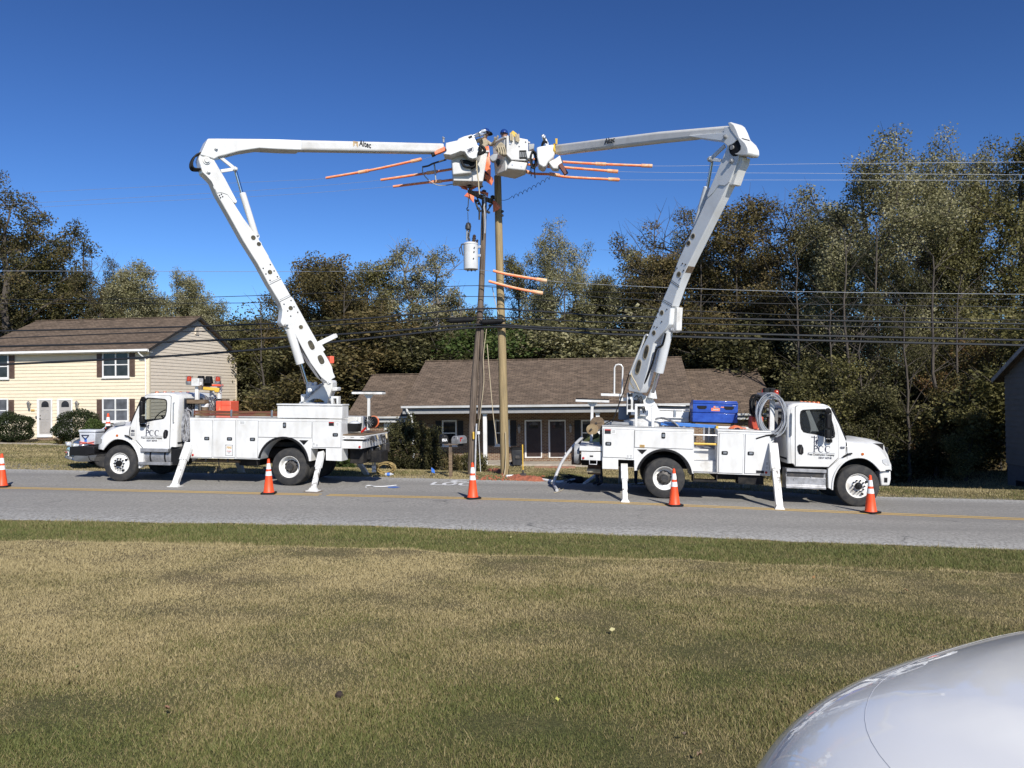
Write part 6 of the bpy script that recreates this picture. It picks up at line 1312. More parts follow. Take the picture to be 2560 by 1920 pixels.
mb=MB(); p=wq(285,485,23.9); q=wq(135,548,23.9); mb.bar(p,q,.12,.12); tb=mb.build('jib_bar',m_hose,TL,.01,world=True); mb=MB(); d=(q-p).normalized(); mb.bar(q-d*.02,q+d*.1,.135,.135); mb.build('jib_bar_end',m_black,tb,.01,world=True)
mb=MB()
for k in range(4):
    P_=[wq(x,y+k*6,23.95+.08*k) for x,y in ((490,625),(520,700),(590,722),(660,712),(690,640))]; mb.tube(smooth(P_,6),.03,6)
mb.add(*(lambda c:(c,[(0,1,2,3)]))([wq(500,630,24.1),wq(690,630,24.1),wq(680,715,24.1),wq(540,715,24.1)])); mb.build('hydraulic_hose',m_black,TL,world=True)
mb=MB(); P_=[wq(x,y,23.7) for x,y in ((725,445),(770,460),(798,495),(790,525),(740,552),(722,545),(745,500),(730,460))]; mb.tube(smooth(P_,5),.05,8); mb.build('control_handle',m_black,TL,world=True)
mb=MB(); P_=[wq(x,y,23.85) for x,y in ((692,640),(697,760),(715,900),(722,1000),(733,1085))]; mb.tube(smooth(P_,4),.02,6); mb.build('hand_line',m_rope,TL,world=True)
# bucket hanging on the right boom
n0=wq(1085,560,24.0); cb=Vector((n0.x+.12,n0.y+.5,0)); zb=wq(1085,770,24.0).z; zt=wq(1085,330,24.0).z
BKR=vat('bucket',TR,cb,cb,zb,zt,(.40,.30),(.46,.36),.62,m_fg,.06)
mb=MB(); f=[wq(*q,23.86) for q in ((1090,640),(1362,660),(1350,745),(1255,762),(1085,742))]
F2=FB(23.85); mb.prism([F2.p(cE(*q)) for q in ((1082,318),(1095,305),(1370,362),(1372,640),(1330,640),(1150,632),(1085,560))],0,.45); fr2=mb.build('bucket_shroud',m_fg,BKR,.05,3,frame=F2)
mb=MB(); mb.prism([F2.p(cE(*q)) for q in ((1150,636),(1365,662),(1330,770),(1085,742),(1100,700))],.02,.4); mb.build('bucket_step',m_fg,BKR,.04,3,frame=F2)
mb=MB()
for x,y in ((1165,690),(1285,712)): u,w=F2.p(cE(x,y)); mb.lathe([(0,0),(.025,0),(.025,.012),(0,.012)],(u,.02,w),(0,-1,0),10)
for x,y in ((1340,395),(1255,452)): u,w=F2.p(cE(x,y)); mb.lathe([(0,0),(.025,0),(.02,.02),(0,.03)],(u,.0,w),(0,-1,0),10)
mb.prism([F2.p(cE(*q)) for q in ((1120,385),(1130,383),(1133,415),(1150,420),(1152,430),(1125,428))],-.02,0); mb.build('bucket_fitting',m_steel,fr2,frame=F2)
mb=MB(); mb.prism(rrect(*(lambda a,b:(a[0],b[0],b[1],a[1]))(F2.p(cE(1253,505)),F2.p(cE(1352,618))),.02),-.008,.02); mb.build('control_recess',m_black,fr2,.004,frame=F2)
mb=MB()
for k in range(4): x=1268+k*24; p=F2.q(cE(x,535)); q=F2.q(cE(x-4,600)); mb.bar(p+Vector((0,-.04,0)),q+Vector((0,-.02,0)),.03,.035)
mb.build('control_lever',m_grey,fr2,.006,frame=F2)
mb=MB(); mb.prism([F2.p(cE(*q)) for q in ((1340,530),(1440,525),(1445,610),(1430,635),(1355,620))],-.1,.25); mb.build('bracket_box',m_white,TR,.025,3,frame=F2)
mb=MB(); mb.prism([F2.p(cE(*q)) for q in ((1378,403),(1455,402),(1450,470),(1380,492))],.1,.4); mb.build('jib_socket',m_grey,TR,.02,frame=F2)
for pts,m_ in ((((935,490),(985,420),(1020,405),(1060,440),(1092,575),(1040,580),(985,545)),m_tan),((( 860,600),(905,565),(975,560),(965,610),(945,650),(905,668),(870,640)),m_grey)):
    mb=MB(); F3=FB(23.95); mb.prism([F3.p(cE(*q)) for q in pts],-.1,.08); mb.build('tool_pouch',m_,BKR,.03,3,frame=F3)
mb=MB(); 
for k in range(4): x=960+k*30; p=wq(x,450,23.83); q=wq(x+25,560,23.83); mb.tube([p,p.lerp(q,.5)+Vector((.02,-.02,0)),q],.012,5)
mb.build('pouch_strap',m_rope,BKR,world=True)
mb=MB()
for x,y0,y1 in ((1135,275,375),(1155,285,380),(1207,290,385),(1228,295,395),(1245,290,380),(1168,300,360)): p=wq(x,y0,23.78); q=wq(x+6,y1,23.78); mb.tube([p,q],.022,6); 
mb.build('tool_holder',m_rope,BKR,world=True)
mb=MB(); p=wq(1150,268,24.1);q=wq(1215,320,24.1); mb.bar(p,q,.12,.14); mb.build('tool_bag',m_yel,BKR,.03,world=True)
mb=MB()
for k in range(7):
    P_=[wq(1442+38*math.cos(t)*(1-.05*k),628+115*math.sin(t)*(1-.04*k),23.7+.03*k) for t in np.linspace(0,6.283,20,endpoint=False)]; mb.tube(P_,.03,6,closed=True)
mb.tube([wq(1408,640,23.75),wq(1408,780,23.75),wq(1412,845,23.75)],.016,5); mb.tube([wq(1455,700,23.75),wq(1456,800,23.75),wq(1462,870,23.75)],.02,5); mb.build('hose_bundle',m_black,TR,world=True)
F4=FB(23.55); mb=MB(); mb.prism([F4.p(cE(*q)) for q in ((1482,465),(1520,452),(1690,425),(1712,430),(1722,555),(1700,600),(1640,650),(1605,715),(1570,728),(1510,690),(1488,590))],0,.55); mb.build('boom_tip_cover',m_white,TR,.06,4,frame=F4)
mb=MB(); mb.prism([F4.p(cE(*q)) for q in ((1635,650),(1720,610),(1795,560),(1840,660),(1800,700),(1780,745),(1700,740))],.05,.35); mb.build('tip_bracket',m_white2,TR,.03,frame=F4)
mb=MB(); mb.bar(wq(1790,690,23.6),wq(1875,820,23.6),.13,.13); mb.build('jib_bar',MT('dark_red_bar',(.12,.03,.02,1),.6),TR,.01,world=True)
mb=MB(); mb.bar(wq(1590,440,23.8),wq(1640,420,23.8),.2,.14); mb.bar(wq(1620,420,23.8),wq(1580,350,23.8),.12,.12); mb.bar(wq(1590,370,23.75),wq(1560,300,23.75),.1,.1); mb.bar(wq(1570,330,23.7),wq(1600,340,23.7),.12,.09); mb.build('jib_winch',m_steel,TR,.02,world=True)
mb=MB(); P_=[wq(1555,450,23.75),wq(1570,400,23.7),wq(1600,390,23.7),wq(1630,430,23.75)]; mb.tube(smooth(P_,5),.04,6); mb.build('hydraulic_hose',m_black,TR,world=True)
mb=MB(); P_=[wq(1718+6*math.cos(t),490+66*math.sin(t),23.8+.25*math.cos(t)) for t in np.linspace(0,6.283,20,endpoint=False)]; mb.tube(P_,.035,6,closed=True); mb.tube([wq(1740,425,23.6),wq(1735,350,23.6)],.02,5); mb.tube([wq(1748,425,23.6),wq(1750,350,23.6)],.02,5); mb.build('tie_rope',m_yel,TR,world=True)
mb=MB(); mb.bar(wq(640,330,24.0),wq(745,280,24.2),.14,.12); mb.bar(wq(720,300,24.1),wq(800,262,24.2),.16,.14); mb.bar(wq(745,260,24.1),wq(815,245,24.1),.1,.1); mb.build('jib_winch',m_steel,TL,.02,world=True)
mb=MB(); p=wq(255,345,24.2); mb.tube([wq(258,400,24.2),p],.03,6); mb.tube([p,wq(262,335,24.2)],.05,8); mb.build('hose_post',m_grey,TL,world=True)
# ---------------------------------------------------------------- people
def person(label,joints,links,fr_M,helmet=None,extra=None,group=None):
    T=thing('person',label,'person',M=fr_M,group=group); me=bpy.data.meshes.new('body'); names=list(joints); ix={n:i for i,n in enumerate(names)}
    me.from_pydata([joints[n][:3] for n in names],[(ix[a],ix[b]) for a,b,_ in links],[])
    o=bpy.data.objects.new('b',me); COL.objects.link(o); sk=o.modifiers.new('s','SKIN'); sk.use_smooth_shade=True; o.modifiers.new('u','SUBSURF').levels=1
    for i,n in enumerate(names):
        d=me.skin_vertices[0].data[i]; r=joints[n][3]; d.radius=(r,r*(joints[n][4] if len(joints[n])>4 else 1)); d.use_root=(n=='pelvis')
    dg=bpy.context.evaluated_depsgraph_get(); m2=bpy.data.meshes.new_from_object(o.evaluated_get(dg)); bpy.data.objects.remove(o)
    m2.name='body'; mats=[]; seg=[]
    for a,b,m in links:
        if m not in mats: mats.append(m)
        seg.append((Vector(joints[a][:3]),Vector(joints[b][:3]),mats.index(m)))
    m2.materials.clear()
    for m in mats: m2.materials.append(m)
    for p in m2.polygons:
        c=p.center; bd=9
        for a,b,k in seg:
            ab=b-a; t=max(0,min(1,(c-a).dot(ab)/max(ab.length_squared,1e-9))); d=(c-a-ab*t).length
            if d<bd: bd=d; p.material_index=k
        p.use_smooth=True
    b=bpy.data.objects.new('body',m2); COL.objects.link(b); b.parent=T; MATS['body']=MATS[T.name]
    return T
def hand(j,l,w,dirv,side,m,tag_):
    d=Vector(dirv).normalized(); s=Vector(side).normalized(); n=d.cross(s); W_=Vector(w); pm=W_+d*.05; j['palm'+tag_]=(*pm,.032,.55); l.append((tag_,'palm'+tag_,m))
    for k,(o,L) in enumerate(((-.03,.07),(-.01,.08),(.01,.075),(.028,.06))):
        a=pm+s*o+d*.045; b=a+d*L*.5+n*.012; c=b+d*L*.4+n*.03
        for q,p in (('a',a),('b',b),('c',c)): j[f'f{k}{q}{tag_}']=(*p,.009)
        l+= [('palm'+tag_,f'f{k}a{tag_}',m),(f'f{k}a{tag_}',f'f{k}b{tag_}',m),(f'f{k}b{tag_}',f'f{k}c{tag_}',m)]
    a=W_+d*.03-s*.04; b=a+d*.035-s*.015; j['t1'+tag_]=(*a,.01); j['t2'+tag_]=(*b,.009); l+=[(tag_,'t1'+tag_,m),('t1'+tag_,'t2'+tag_,m)]
def make_person(label,M,mt_top,mt_leg,lean=(0,0),armsL=None,armsR=None,face=(0,-1,0),hat=True,brim=False,group=None,crouch=0,hair=False):
    # pelvis at z .95; lean = horizontal offset of the shoulders
    lx,ly=lean; up=math.sqrt(max(.04,.52**2-lx*lx-ly*ly)); f=Vector(face).normalized(); sd_=Vector((-f.y,f.x,0)); pz=.95-crouch; kf=.03+math.sqrt(max(0,.46**2-(.46-crouch*.5)**2))
    S=Vector((lx,ly,pz+up)); Nk=S+Vector((lx*.18,ly*.18,.09)); Hd=Nk+f*.03+Vector((lx*.12,ly*.12,.13))
    j={'pelvis':(0,0,pz,.15,.75),'waist':(lx*.35,ly*.35,pz+up*.35,.145,.72),'chest':(lx*.75,ly*.75,pz+up*.72,.165,.75),'sh':(S.x,S.y,S.z,.12,.75),'nk':(*Nk,.058),'hd0':(*(Nk+(Hd-Nk)*.45),.075),'hd':(*Hd,.092),'hdt':(*(Hd+Vector((0,0,.07))),.075),'nose':(*(Hd+f*.1+Vector((0,0,-.01))),.017)}
    l=[('pelvis','waist',mt_top),('waist','chest',mt_top),('chest','sh',mt_top),('sh','nk',m_skin),('nk','hd0',m_skin),('hd0','hd',m_skin),('hd','hdt',m_skin),('hd','nose',m_skin)]
    for sg,tg,arm in ((1,'L',armsL),(-1,'R',armsR)):
        a=S+sd_*sg*.2; j['s'+tg]=(*a,.075); l.append(('sh','s'+tg,mt_top))
        e,w=arm or (a+sd_*sg*.06+Vector((0,0,-.29)),a+sd_*sg*.05+f*.12+Vector((0,0,-.52)))
        j['e'+tg]=(*e,.052); j['w'+tg]=(*w,.036); l+=[('s'+tg,'e'+tg,mt_top),('e'+tg,'w'+tg,mt_top)]
        hand(j,l,w,Vector(w)-Vector(e),sd_ if abs((Vector(w)-Vector(e)).normalized().dot(sd_))<.8 else Vector((0,0,1)),m_tan,'w'+tg)
        h=sd_*sg*.11; j['h'+tg]=(h.x,h.y,pz-.06,.1); j['k'+tg]=(h.x*1.1+f.x*kf,h.y*1.1+f.y*kf,.5-crouch*.42,.068); j['a'+tg]=(h.x*1.15,h.y*1.15,.09,.05); q=Vector((h.x*1.2,h.y*1.2,.05))+f*.16; j['t'+tg]=(*q,.04)
        l+=[('pelvis','h'+tg,mt_leg),('h'+tg,'k'+tg,mt_leg),('k'+tg,'a'+tg,mt_leg),('a'+tg,'t'+tg,m_dark)]
    T=person(label,j,l,M,group=group)
    if hat:
        mb=MB(); c=Hd+Vector((0,0,.055)); mb.lathe([(.135 if not brim else .2,-.01),(.13,.005),(.122,.05),(.1,.1),(.05,.135),(0,.145)],c,(0,0,1),20)
        mb.add([c+f*.1+sd_*.1,c+f*.1-sd_*.1,c+f*.2-sd_*.06+Vector((0,0,-.02)),c+f*.2+sd_*.06+Vector((0,0,-.02))],[(0,1,2,3)]); hh=mb.build('hard_hat',m_helmet,T)
        if brim:
            mb=MB(); mb.lathe([(.12,.02),(.2,.0),(.225,-.02),(.225,-.028),(.19,-.012),(.12,.01),(.12,.02)],c,(.12,0,1),24); mb.build('sun_brim',m_black,hh)
    if hair:
        mb=MB(); mb.lathe([(.098,-.02),(.104,.02),(.09,.07),(.05,.1),(0,.108)],Hd-f*.012,(0,0,1),16); mb.build('hair',m_black,T)
    mb=MB()
    for sg in (-1,1): mb=MB(); mb.lathe([(0,0),(.012,0),(.009,.008),(0,.01)],Hd+f*.083+sd_*sg*.033+Vector((0,0,.012)),f,8); mb.build('eye',m_black,T)
    for sg in (-1,1): mb=MB(); mb.lathe([(0,-.01),(.03,-.006),(.026,.008),(0,.01)],Hd+sd_*sg*.09+Vector((0,0,-.01)),sd_*sg,8); mb.build('ear',m_skin,T)
    mb=MB(); mb.bar(Hd+f*.086+sd_*.025+Vector((0,0,-.055)),Hd+f*.086-sd_*.025+Vector((0,0,-.055)),.01,.008); mb.build('mouth',m_skin,T)
    return T
def stand(px,py,Y,hz):     # feet height so that the top of the hat is at the photo point
    p=at(px,py,Y); return Vector((p.x,p.y,p.z-hz))
p=stand(*cE(738,198),24.6,1.78)
make_person('person in the left bucket with a dark wide brimmed hard hat and tan jacket',Matrix.Translation(p),m_tan,m_jean,(.13,-.02),(Vector((.36,-.1,1.15)),Vector((.5,-.25,1.27))),(Vector((-.25,-.22,1.2)),Vector((.05,-.4,1.27))),(.7,-.7,0),True,True,crouch=.15)
p=stand(*cE(1058,218),24.55,1.45)
make_person('person in the right bucket with a blue hard hat looking towards the poles',Matrix.Translation(p),m_tan,m_jean,(.0,-.03),(Vector((.3,-.1,.85)),Vector((.3,-.22,.95))),(Vector((-.3,-.1,.85)),Vector((-.3,-.22,.95))),(-.3,-.95,0),crouch=.48)
g=at(1496,1208,23.1); g.z=zground(g.x,g.y)+.01
GW=Matrix.Translation(g+Vector((0,-.3,0)))@Matrix.Diagonal((1.08,1.08,1.08,1))
w1=make_person('person in a yellow hi-vis vest bending over behind the tail shelf with reels',GW,m_olive,m_jean,(-.15,-.2),(Vector((-.38,-.24,1.26)),Vector((-.52,-.25,1.12))),(Vector((-.34,.25,1.22)),Vector((-.5,.2,1.08))),(-.9,-.3,0),hat=False,hair=True)
mb=MB(); 
for sg in (0,1):
    pass
ax=Vector((-.15,-.2,.46)); sect=[]
for k,(f_,a,b_) in enumerate(((.0,.19,.15),(.3,.19,.15),(.65,.205,.165),(.9,.2,.15),(1.0,.12,.1))):
    c=Vector((0,0,.95))+ax*f_; d=ax.normalized(); s1=d.cross(Vector((-.9,-.3,0))).normalized(); s2=d.cross(s1); sect.append([c+s1*math.cos(t)*a+s2*math.sin(t)*b_ for t in np.linspace(0,6.283,16,endpoint=False)])
for s_ in sect: mb.v+= [tuple(x) for x in s_]
for k in range(4): mb.f+=[(k*16+i,k*16+(i+1)%16,(k+1)*16+(i+1)%16,(k+1)*16+i) for i in range(16)]; mb.m+=[0 if k!=1 else 1]*16
mb.build('safety_vest',[m_fibre,m_refl],w1)
g=at(1600,1203,23.1); g.z=zground(g.x,g.y)+.01
make_person('person in dark jeans whose legs show behind the rear wheel beside the reels',Matrix.Translation(g),m_olive,m_jean,(.0,.05),None,None,(.3,1,0))
# ---------------------------------------------------------------- poles, transformer, lines
def pole(name,label,pts,r0,r1,mat,Y):
    P=[at(x,y,Y) for x,y in pts]; g=P[0].copy(); g.z=zground(g.x,g.y)-.15; P[0]=g; T=thing(name,label,'utility pole',g,group='utility poles')
    Q=smooth([p-g for p in P],6); mb=MB(); n=len(Q); mb.tube(Q,[r0+(r1-r0)*i/(n-1) for i in range(n)],18); mb.build('pole_shaft',mat,T); return T,g
PO,gO=pole('utility_pole','dark weathered old pole leaning right and carrying the crossarm and cables',[(1178,1196),(1184,987),(1202,751),(1211,497)],.128,.085,m_oldpole,25.5)
PN,gN=pole('utility_pole','pale new wooden pole without hardware beside the old one',[(1263,1196),(1256,900),(1250,700),(1244,440)],.15,.118,m_newpole,25.6)
YO=25.5
def opt(x,y,d=0): return at(x,y,YO+d)
mb=MB(); mb.tube([at(*cQ(203,860),25.4),at(*cQ(196,1150),25.36),at(*cQ(184,1395),25.33)],.06,8); mb.build('pole_strip',m_oldpole,PO,world=True)  # narrow strip in the old pole's colour, set against its right side
mb=MB(); mb.tube([at(*cJ(1145,688),25.3),at(*cJ(1138,850),25.3),at(*cJ(1131,1150),25.3)],.028,8); mb.build('conduit_riser',m_pvc,PO,world=True)
mb=MB(); a=at(*cJ(1163,767),25.25); mb.box(a.x-.04,a.x+.04,25.22,25.3,a.z-.05,a.z+.05); mb.tube([a,at(*cJ(1168,870),25.28),at(*cJ(1180,1105),25.3)],.01,5); mb.build('meter_box',m_vinyl_w,PO,world=True)
mb=MB(); a=at(*cJ(1119,790),25.32); mb.box(a.x-.025,a.x+.025,25.3,25.33,a.z-.12,a.z+.12); mb.build('yellow_tag',m_yel,PO,.004,world=True)
ca,cb_=at(*cE(590,1045),24.7),at(*cE(990,1225),26.2); mb=MB(); mb.bar(ca,cb_,.1,.125); CA=mb.build('crossarm',m_oldpole,PO,.008,world=True)
mb=MB(); pl=at(*cE(790,1330),25.45); mb.tube([ca.lerp(cb_,.22),pl],.022,6); mb.tube([ca.lerp(cb_,.8),pl+Vector((.06,0,0))],.022,6); mb.build('crossarm_brace',m_dark,PO,world=True)
def insul(q,Y,k=1,mat=m_brownporc):
    a=at(*cE(*q),Y); mb=MB(); mb.lathe([(.03,0),(.03,.05),(.1*k,.06),(.105*k,.09),(.05*k,.11),(.08*k,.13),(.08*k,.16),(.03,.19),(.0,.2)],a,(0,0,1),14); mb.build('insulator',mat,PO,world=True)
for q,Y in (((600,1020),24.72),((790,1100),25.3),((905,1170),25.9),((740,1010),25.2)): insul(q,Y)
insul((795,1150),25.2,.7,m_porc)
mb=MB(); rr=random.Random(3)
for x,y in ((700,1170),(725,1205),(715,1270),(735,1300),(850,1320),(870,1230),(1030,1310),(1028,1360)): a=at(*cE(x,y),25.3); mb.lathe([(0,-.05),(.05,-.03),(.06,.0),(.04,.03),(0,.05)],a,(rr.uniform(-.5,.5),0,1),8)
mb.tube([at(*cE(670,1150),25.2),at(*cE(700,1250),25.2),at(*cE(730,1300),25.25),at(*cE(728,1420),25.3)],.03,6); mb.build('line_hardware',m_dark,PO,world=True)
mb=MB(); P_=[at(*cE(x,y),25.2) for x,y in ((795,1150),(800,1200),(790,1260),(800,1330),(805,1470),(800,1600))]; mb.tube(smooth(P_,4),.028,6); mb.build('lightning_lead',m_alwire,PO,world=True)
# transformer on its hoist
tp=at(*cQ(136,505),24.95); zt=at(*cQ(136,345),24.95).z; H=zt-tp.z; T=thing('transformer','grey white cylindrical transformer hanging from a hoist beside the old pole','transformer',tp)
mb=MB(); R=.235; mb.lathe([(R*.9,-.02),(R,0),(R,H*.9),(R+.012,H*.905),(R+.012,H*.94),(R*.97,H*.96),(R*.6,H),(0,H+.01)],(0,0,0),(0,0,1),36); mb.build('tank',MT('transformer_grey',(.62,.63,.63,1),.4,0,(.54,.54,.53,1),3,coat=.2),T)
mb=MB(); mb.lathe([(.05,0),(.07,.02),(.05,.05),(.07,.08),(.05,.11),(.07,.14),(.05,.17),(.06,.22),(.03,.26),(0,.27)],(.1,-.02,H-.02),(.1,0,1),14); mb.lathe([(.04,0),(.05,.03),(.03,.07),(.04,.12),(0,.16)],(.19,.05,H-.05),(.2,0,1),10); mb.build('bushing',m_brownporc,T)
mb=MB(); 
for z in (H*.82,H*.5): mb.box(.2,.33,-.04,.04,z-.04,z+.04)
mb.build('mounting_lug',m_steel,T,.006)
mb=MB(); mb.tube(smooth([Vector((-.21,-.05,H*.92)),Vector((-.3,-.05,H*.9)),Vector((-.28,-.05,H*.65)),Vector((-.25,-.05,H*.5))],4),.018,6); mb.tube(smooth([Vector((-.26,-.05,H*.92)),Vector((-.36,-.05,H*.75)),Vector((-.33,-.05,H*.55))],4),.016,6)
for z,x in ((.35,.1),(.6,.12),(.75,.13)): mb.lathe([(0,0),(.022,0),(.022,.03),(0,.03)],(x,-R*.92,H*z),(0,-1,0),8)
for x in (-.1,.02,.14): mb.tube([(x,-.05,-.02),(x,-.05,-.08)],.02,6)
mb.build('lead_clamp',m_dark,T)
top=ca+Vector((.0,0,-.12)); lt=at(*cQ(122,330),24.95)
HO=thing('chain_hoist','thin lifting line with hooks running from the crossarm down to the transformer','hoist',top)
mb=MB(); mb.tube([top,at(*cQ(118,140),24.85)],.016,6); mb.tube([at(*cQ(117,165),24.85),at(*cQ(120,240),24.9)],.012,6); mb.build('lifting_line',m_alwire,HO,world=True)
mb=MB(); P_=[at(*cQ(x,y),24.86) for x,y in ((118,138),(112,146),(115,156),(122,158),(122,150))]; mb.tube(smooth(P_,4),.018,6); q=at(*cQ(120,250),24.9); mb.lathe([(0,-.14),(.09,-.1),(.1,0),(.07,.1),(0,.13)],q,(.1,0,1),12); 
for k in range(8): q=at(*cQ(116+rr.uniform(-4,14),262+k*10),24.9); mb.lathe([(0,-.04),(.035,-.02),(.035,.02),(0,.04)],q,(rr.uniform(-1,1),0,1),8)
mb.build('hook_block',m_dark,HO,world=True)
mb=MB(); mb.tube([at(*cQ(113,262),24.9),at(*cQ(112,335),24.93)],.03,6); mb.build('sling',m_alwire,HO,world=True)
# orange rubber blankets over the hardware
for k,(pts,Y,lab,mt) in enumerate(((((800,455),(850,440),(862,520),(880,760),(878,850),(800,760),(745,745),(800,640),(835,520)),24.45,'pale orange rubber blanket hanging between the two buckets',m_hose),(((745,755),(800,770),(870,830),(905,870),(915,905),(890,968),(800,900),(770,800)),24.6,'dark orange rubber blanket tip hanging over the top of the new pole',m_blanket),
   (((400,945),(555,932),(580,1040),(490,1012),(488,985)),24.9,'dark orange blanket flap below the tub on the boom from the cream house side',m_blanket),(((575,935),(785,905),(700,990),(620,1030),(585,990)),25.0,'brown orange blanket wedge draped above the crossarm',m_blanket),
   (((530,1110),(570,1068),(660,1110),(655,1200),(590,1140)),24.65,'orange blanket corner hanging at the near end of the crossarm',m_blanket),(((625,1035),(780,1040),(848,1058),(840,1115),(800,1080),(700,1055)),25.2,'orange blanket strip lying along the crossarm',m_blanket),
   (((905,1165),(935,1165),(985,1215),(1015,1255),(985,1290),(910,1320)),25.2,'brown orange blanket wrapped round the new pole at crossarm height',m_blanket))):
    Fk=FB(Y); p=[Fk.p(cE(*q)) for q in pts]; n=len(p); cx=sum(a for a,b in p)/n; cz=sum(b for a,b in p)/n; base=Vector((cx,Y,cz)); mb=MB(); r_=random.Random(k)
    V0=[(a-cx,r_.uniform(-.07,.07),b-cz) for a,b in p]+[(0,-.1,0)]; m=len(V0); V1=[(a,b+.012,c) for a,b,c in V0]
    mb.add(V0+V1,[(i,(i+1)%n,n) for i in range(n)]+[(m+(i+1)%n,m+i,m+n) for i in range(n)]+[(i,(i+1)%n,m+(i+1)%n,m+i) for i in range(n)]); o=mb.build('rubber_blanket',mt,None,fix=True); o.location=base; tag(o,lab,'rubber blanket','orange rubber blankets on the pole tops')
# overhead lines: seen in the upright plane that runs through the old pole along the road
t0,s0=st(gO.x,gO.y); FWp=Frame((*xy(0,s0),0),(U[0],U[1],0))
def wire(name,label,pts,r,mat,v=-.16,ext=(8,8),group='overhead cables',n=6,cat='cable'):
    P=[FWp.w(*(lambda a:(a[0],v,a[1]))(FWp.p(q,v))) for q in pts]
    if ext[0]: d=(P[0]-P[1]).normalized(); P=[P[0]+d*ext[0]]+P
    if ext[1]: d=(P[-1]-P[-2]).normalized(); P=P+[P[-1]+d*ext[1]]
    Q=smooth(P,n); o=P[len(P)//2]; mb=MB(); mb.tube([q-o for q in Q],r,6); ob=mb.build(name,mat,None,fix=False); ob.location=o; tag(ob,label,cat,group); return ob
thk=m_cable
wire('overhead_cable','thick black cable forming the lowest line of all that cross the photo',[(-30,913),(340,895),(620,876),(920,846),(1200,818),(1360,824),(1540,836),(2000,850),(2590,864)],.038,thk)
wire('overhead_cable','thick black cable second from lowest all along the street',[(-30,867),(350,857),(700,844),(950,829),(1195,811),(1330,817),(1540,825),(2000,838),(2590,851)],.034,thk)
wire('overhead_cable','thin black cable third from lowest across the cream house roof',[(-30,847),(320,833),(640,824),(900,808),(1194,793),(1400,801),(1540,806),(2000,814),(2590,823)],.018,thk)
wire('overhead_cable','thick black cable fourth from lowest meeting the old pole above the splice boxes',[(-30,828),(350,820),(700,808),(950,793),(1195,772),(1330,777),(1540,790),(2000,800),(2590,810)],.027,thk)
wire('overhead_wire','thin dark wire just above the four heavy cables',[(-30,759),(340,758),(640,757),(900,750),(1200,741),(1400,754),(1600,770),(2000,788),(2590,801)],.011,thk)
wire('overhead_wire','thin dark wire reaching the old pole halfway between the lower orange hoses',[(-30,749),(340,747),(640,739),(900,728),(1200,714),(1360,731),(1600,749),(2000,760),(2590,768)],.011,thk)
wire('overhead_wire','pale bare wire meeting the old pole at the foot of the transformer',[(-30,677),(340,678),(640,679),(900,678),(1196,675),(1360,701),(1600,716),(2000,729),(2590,736)],.007,m_alwire)
wire('overhead_wire','faint dark wire between pale and dark ones right of the poles',[(1205,716),(1360,727),(1550,731),(2000,742),(2590,749)],.008,thk,ext=(0,8))
for k,(pts,lab,e) in enumerate((([(-30,486),(350,468),(700,452),(815,445.5),(940,422),(1054,398.5),(1114,379)],'topmost bare line coming in from the cream house side',(8,0)),([(-30,513),(350,493),(700,472),(953,450),(1116,426),(1180,415)],'middle bare line coming in from the cream house side',(8,0)),
   ([(-30,524),(350,505),(700,487.5),(983,466),(1119,451),(1190,440)],'lowest bare line of the three coming in from the cream house side',(8,0)),([(1330,398),(1410,405),(1629,415),(2000,410),(2590,404.5)],'topmost bare line leaving towards the tall woods',(0,8)),
   ([(1290,409),(1340,413),(1543,429),(2000,433),(2590,437)],'middle bare line leaving towards the tall woods',(0,8)),([(1290,430),(1340,434),(1380,436),(1422,443),(1549,449.5),(2000,450),(2590,451)],'lowest bare line of the three leaving towards the tall woods',(0,8)))):
    wire('power_line',lab,pts,.0045,m_alwire,-.9 if k<3 else -.7,e,'bare power lines')
def hose(label,pts,v,r=.042,cuffs=(1,),ext=None):
    P=[FWp.w(*(lambda a:(a[0],v,a[1]))(FWp.p(q,v))) for q in pts]; Q=smooth(P,6); o=P[0]; T=thing('line_hose',label,'line hose',o,group='orange line hoses'); mb=MB(); mb.tube([q-o for q in Q],r,10)
    mb.build('hose_body',m_hosetan,T); m2=MB(); m2.tube([q-o+Vector((0,-r*.72,-r*.3)) for q in Q],r*.62,8); m2.build('hose_stripe',m_hose,T); m3=MB()
    for f in cuffs:
        i=min(len(Q)-2,max(1,int(f*(len(Q)-1)))); d=(Q[i+1]-Q[i-1]).normalized(); m3.tube([Q[i]-o-d*.17,Q[i]-o+d*.17],r*1.4,10)
    m3.build('hose_cuff',m_hosetan,T)
hose('orange line hose reaching furthest out over the cream house side',[(815,445),(930,425),(1054,398)],-.9,cuffs=(.47,.93))
hose('orange line hose second from top on the side of the cream house',[(952,450),(1040,437),(1116,425),(1170,416)],-.9,cuffs=(.5,))
hose('orange line hose lowest of three on the side of the cream house',[(983,466.5),(1060,457),(1119,451),(1180,442)],-.9,cuffs=(.5,))
hose('orange line hose reaching furthest out towards the leaning boom',[(1320,397),(1410,405),(1520,411),(1629,415)],-.7,cuffs=(.62,.97))
hose('orange line hose second from top towards the leaning boom',[(1300,409),(1340,413),(1440,421),(1543,429)],-.7,cuffs=(.45,.97))
hose('orange line hose sagging lowest of three towards the leaning boom',[(1310,427),(1335,434),(1380,436),(1422,443),(1549,449.5)],-.7,cuffs=(.06,.55,.97))
hose('upper of the two short orange hoses crossing the new pole',[(1233,677),(1265,685),(1310,693),(1360,701)],-.35,.045,(.97,))
hose('lower of the two short orange hoses crossing the new pole',[(1222,703),(1262,714),(1305,724),(1349,732)],-.35,.045,(.97,))
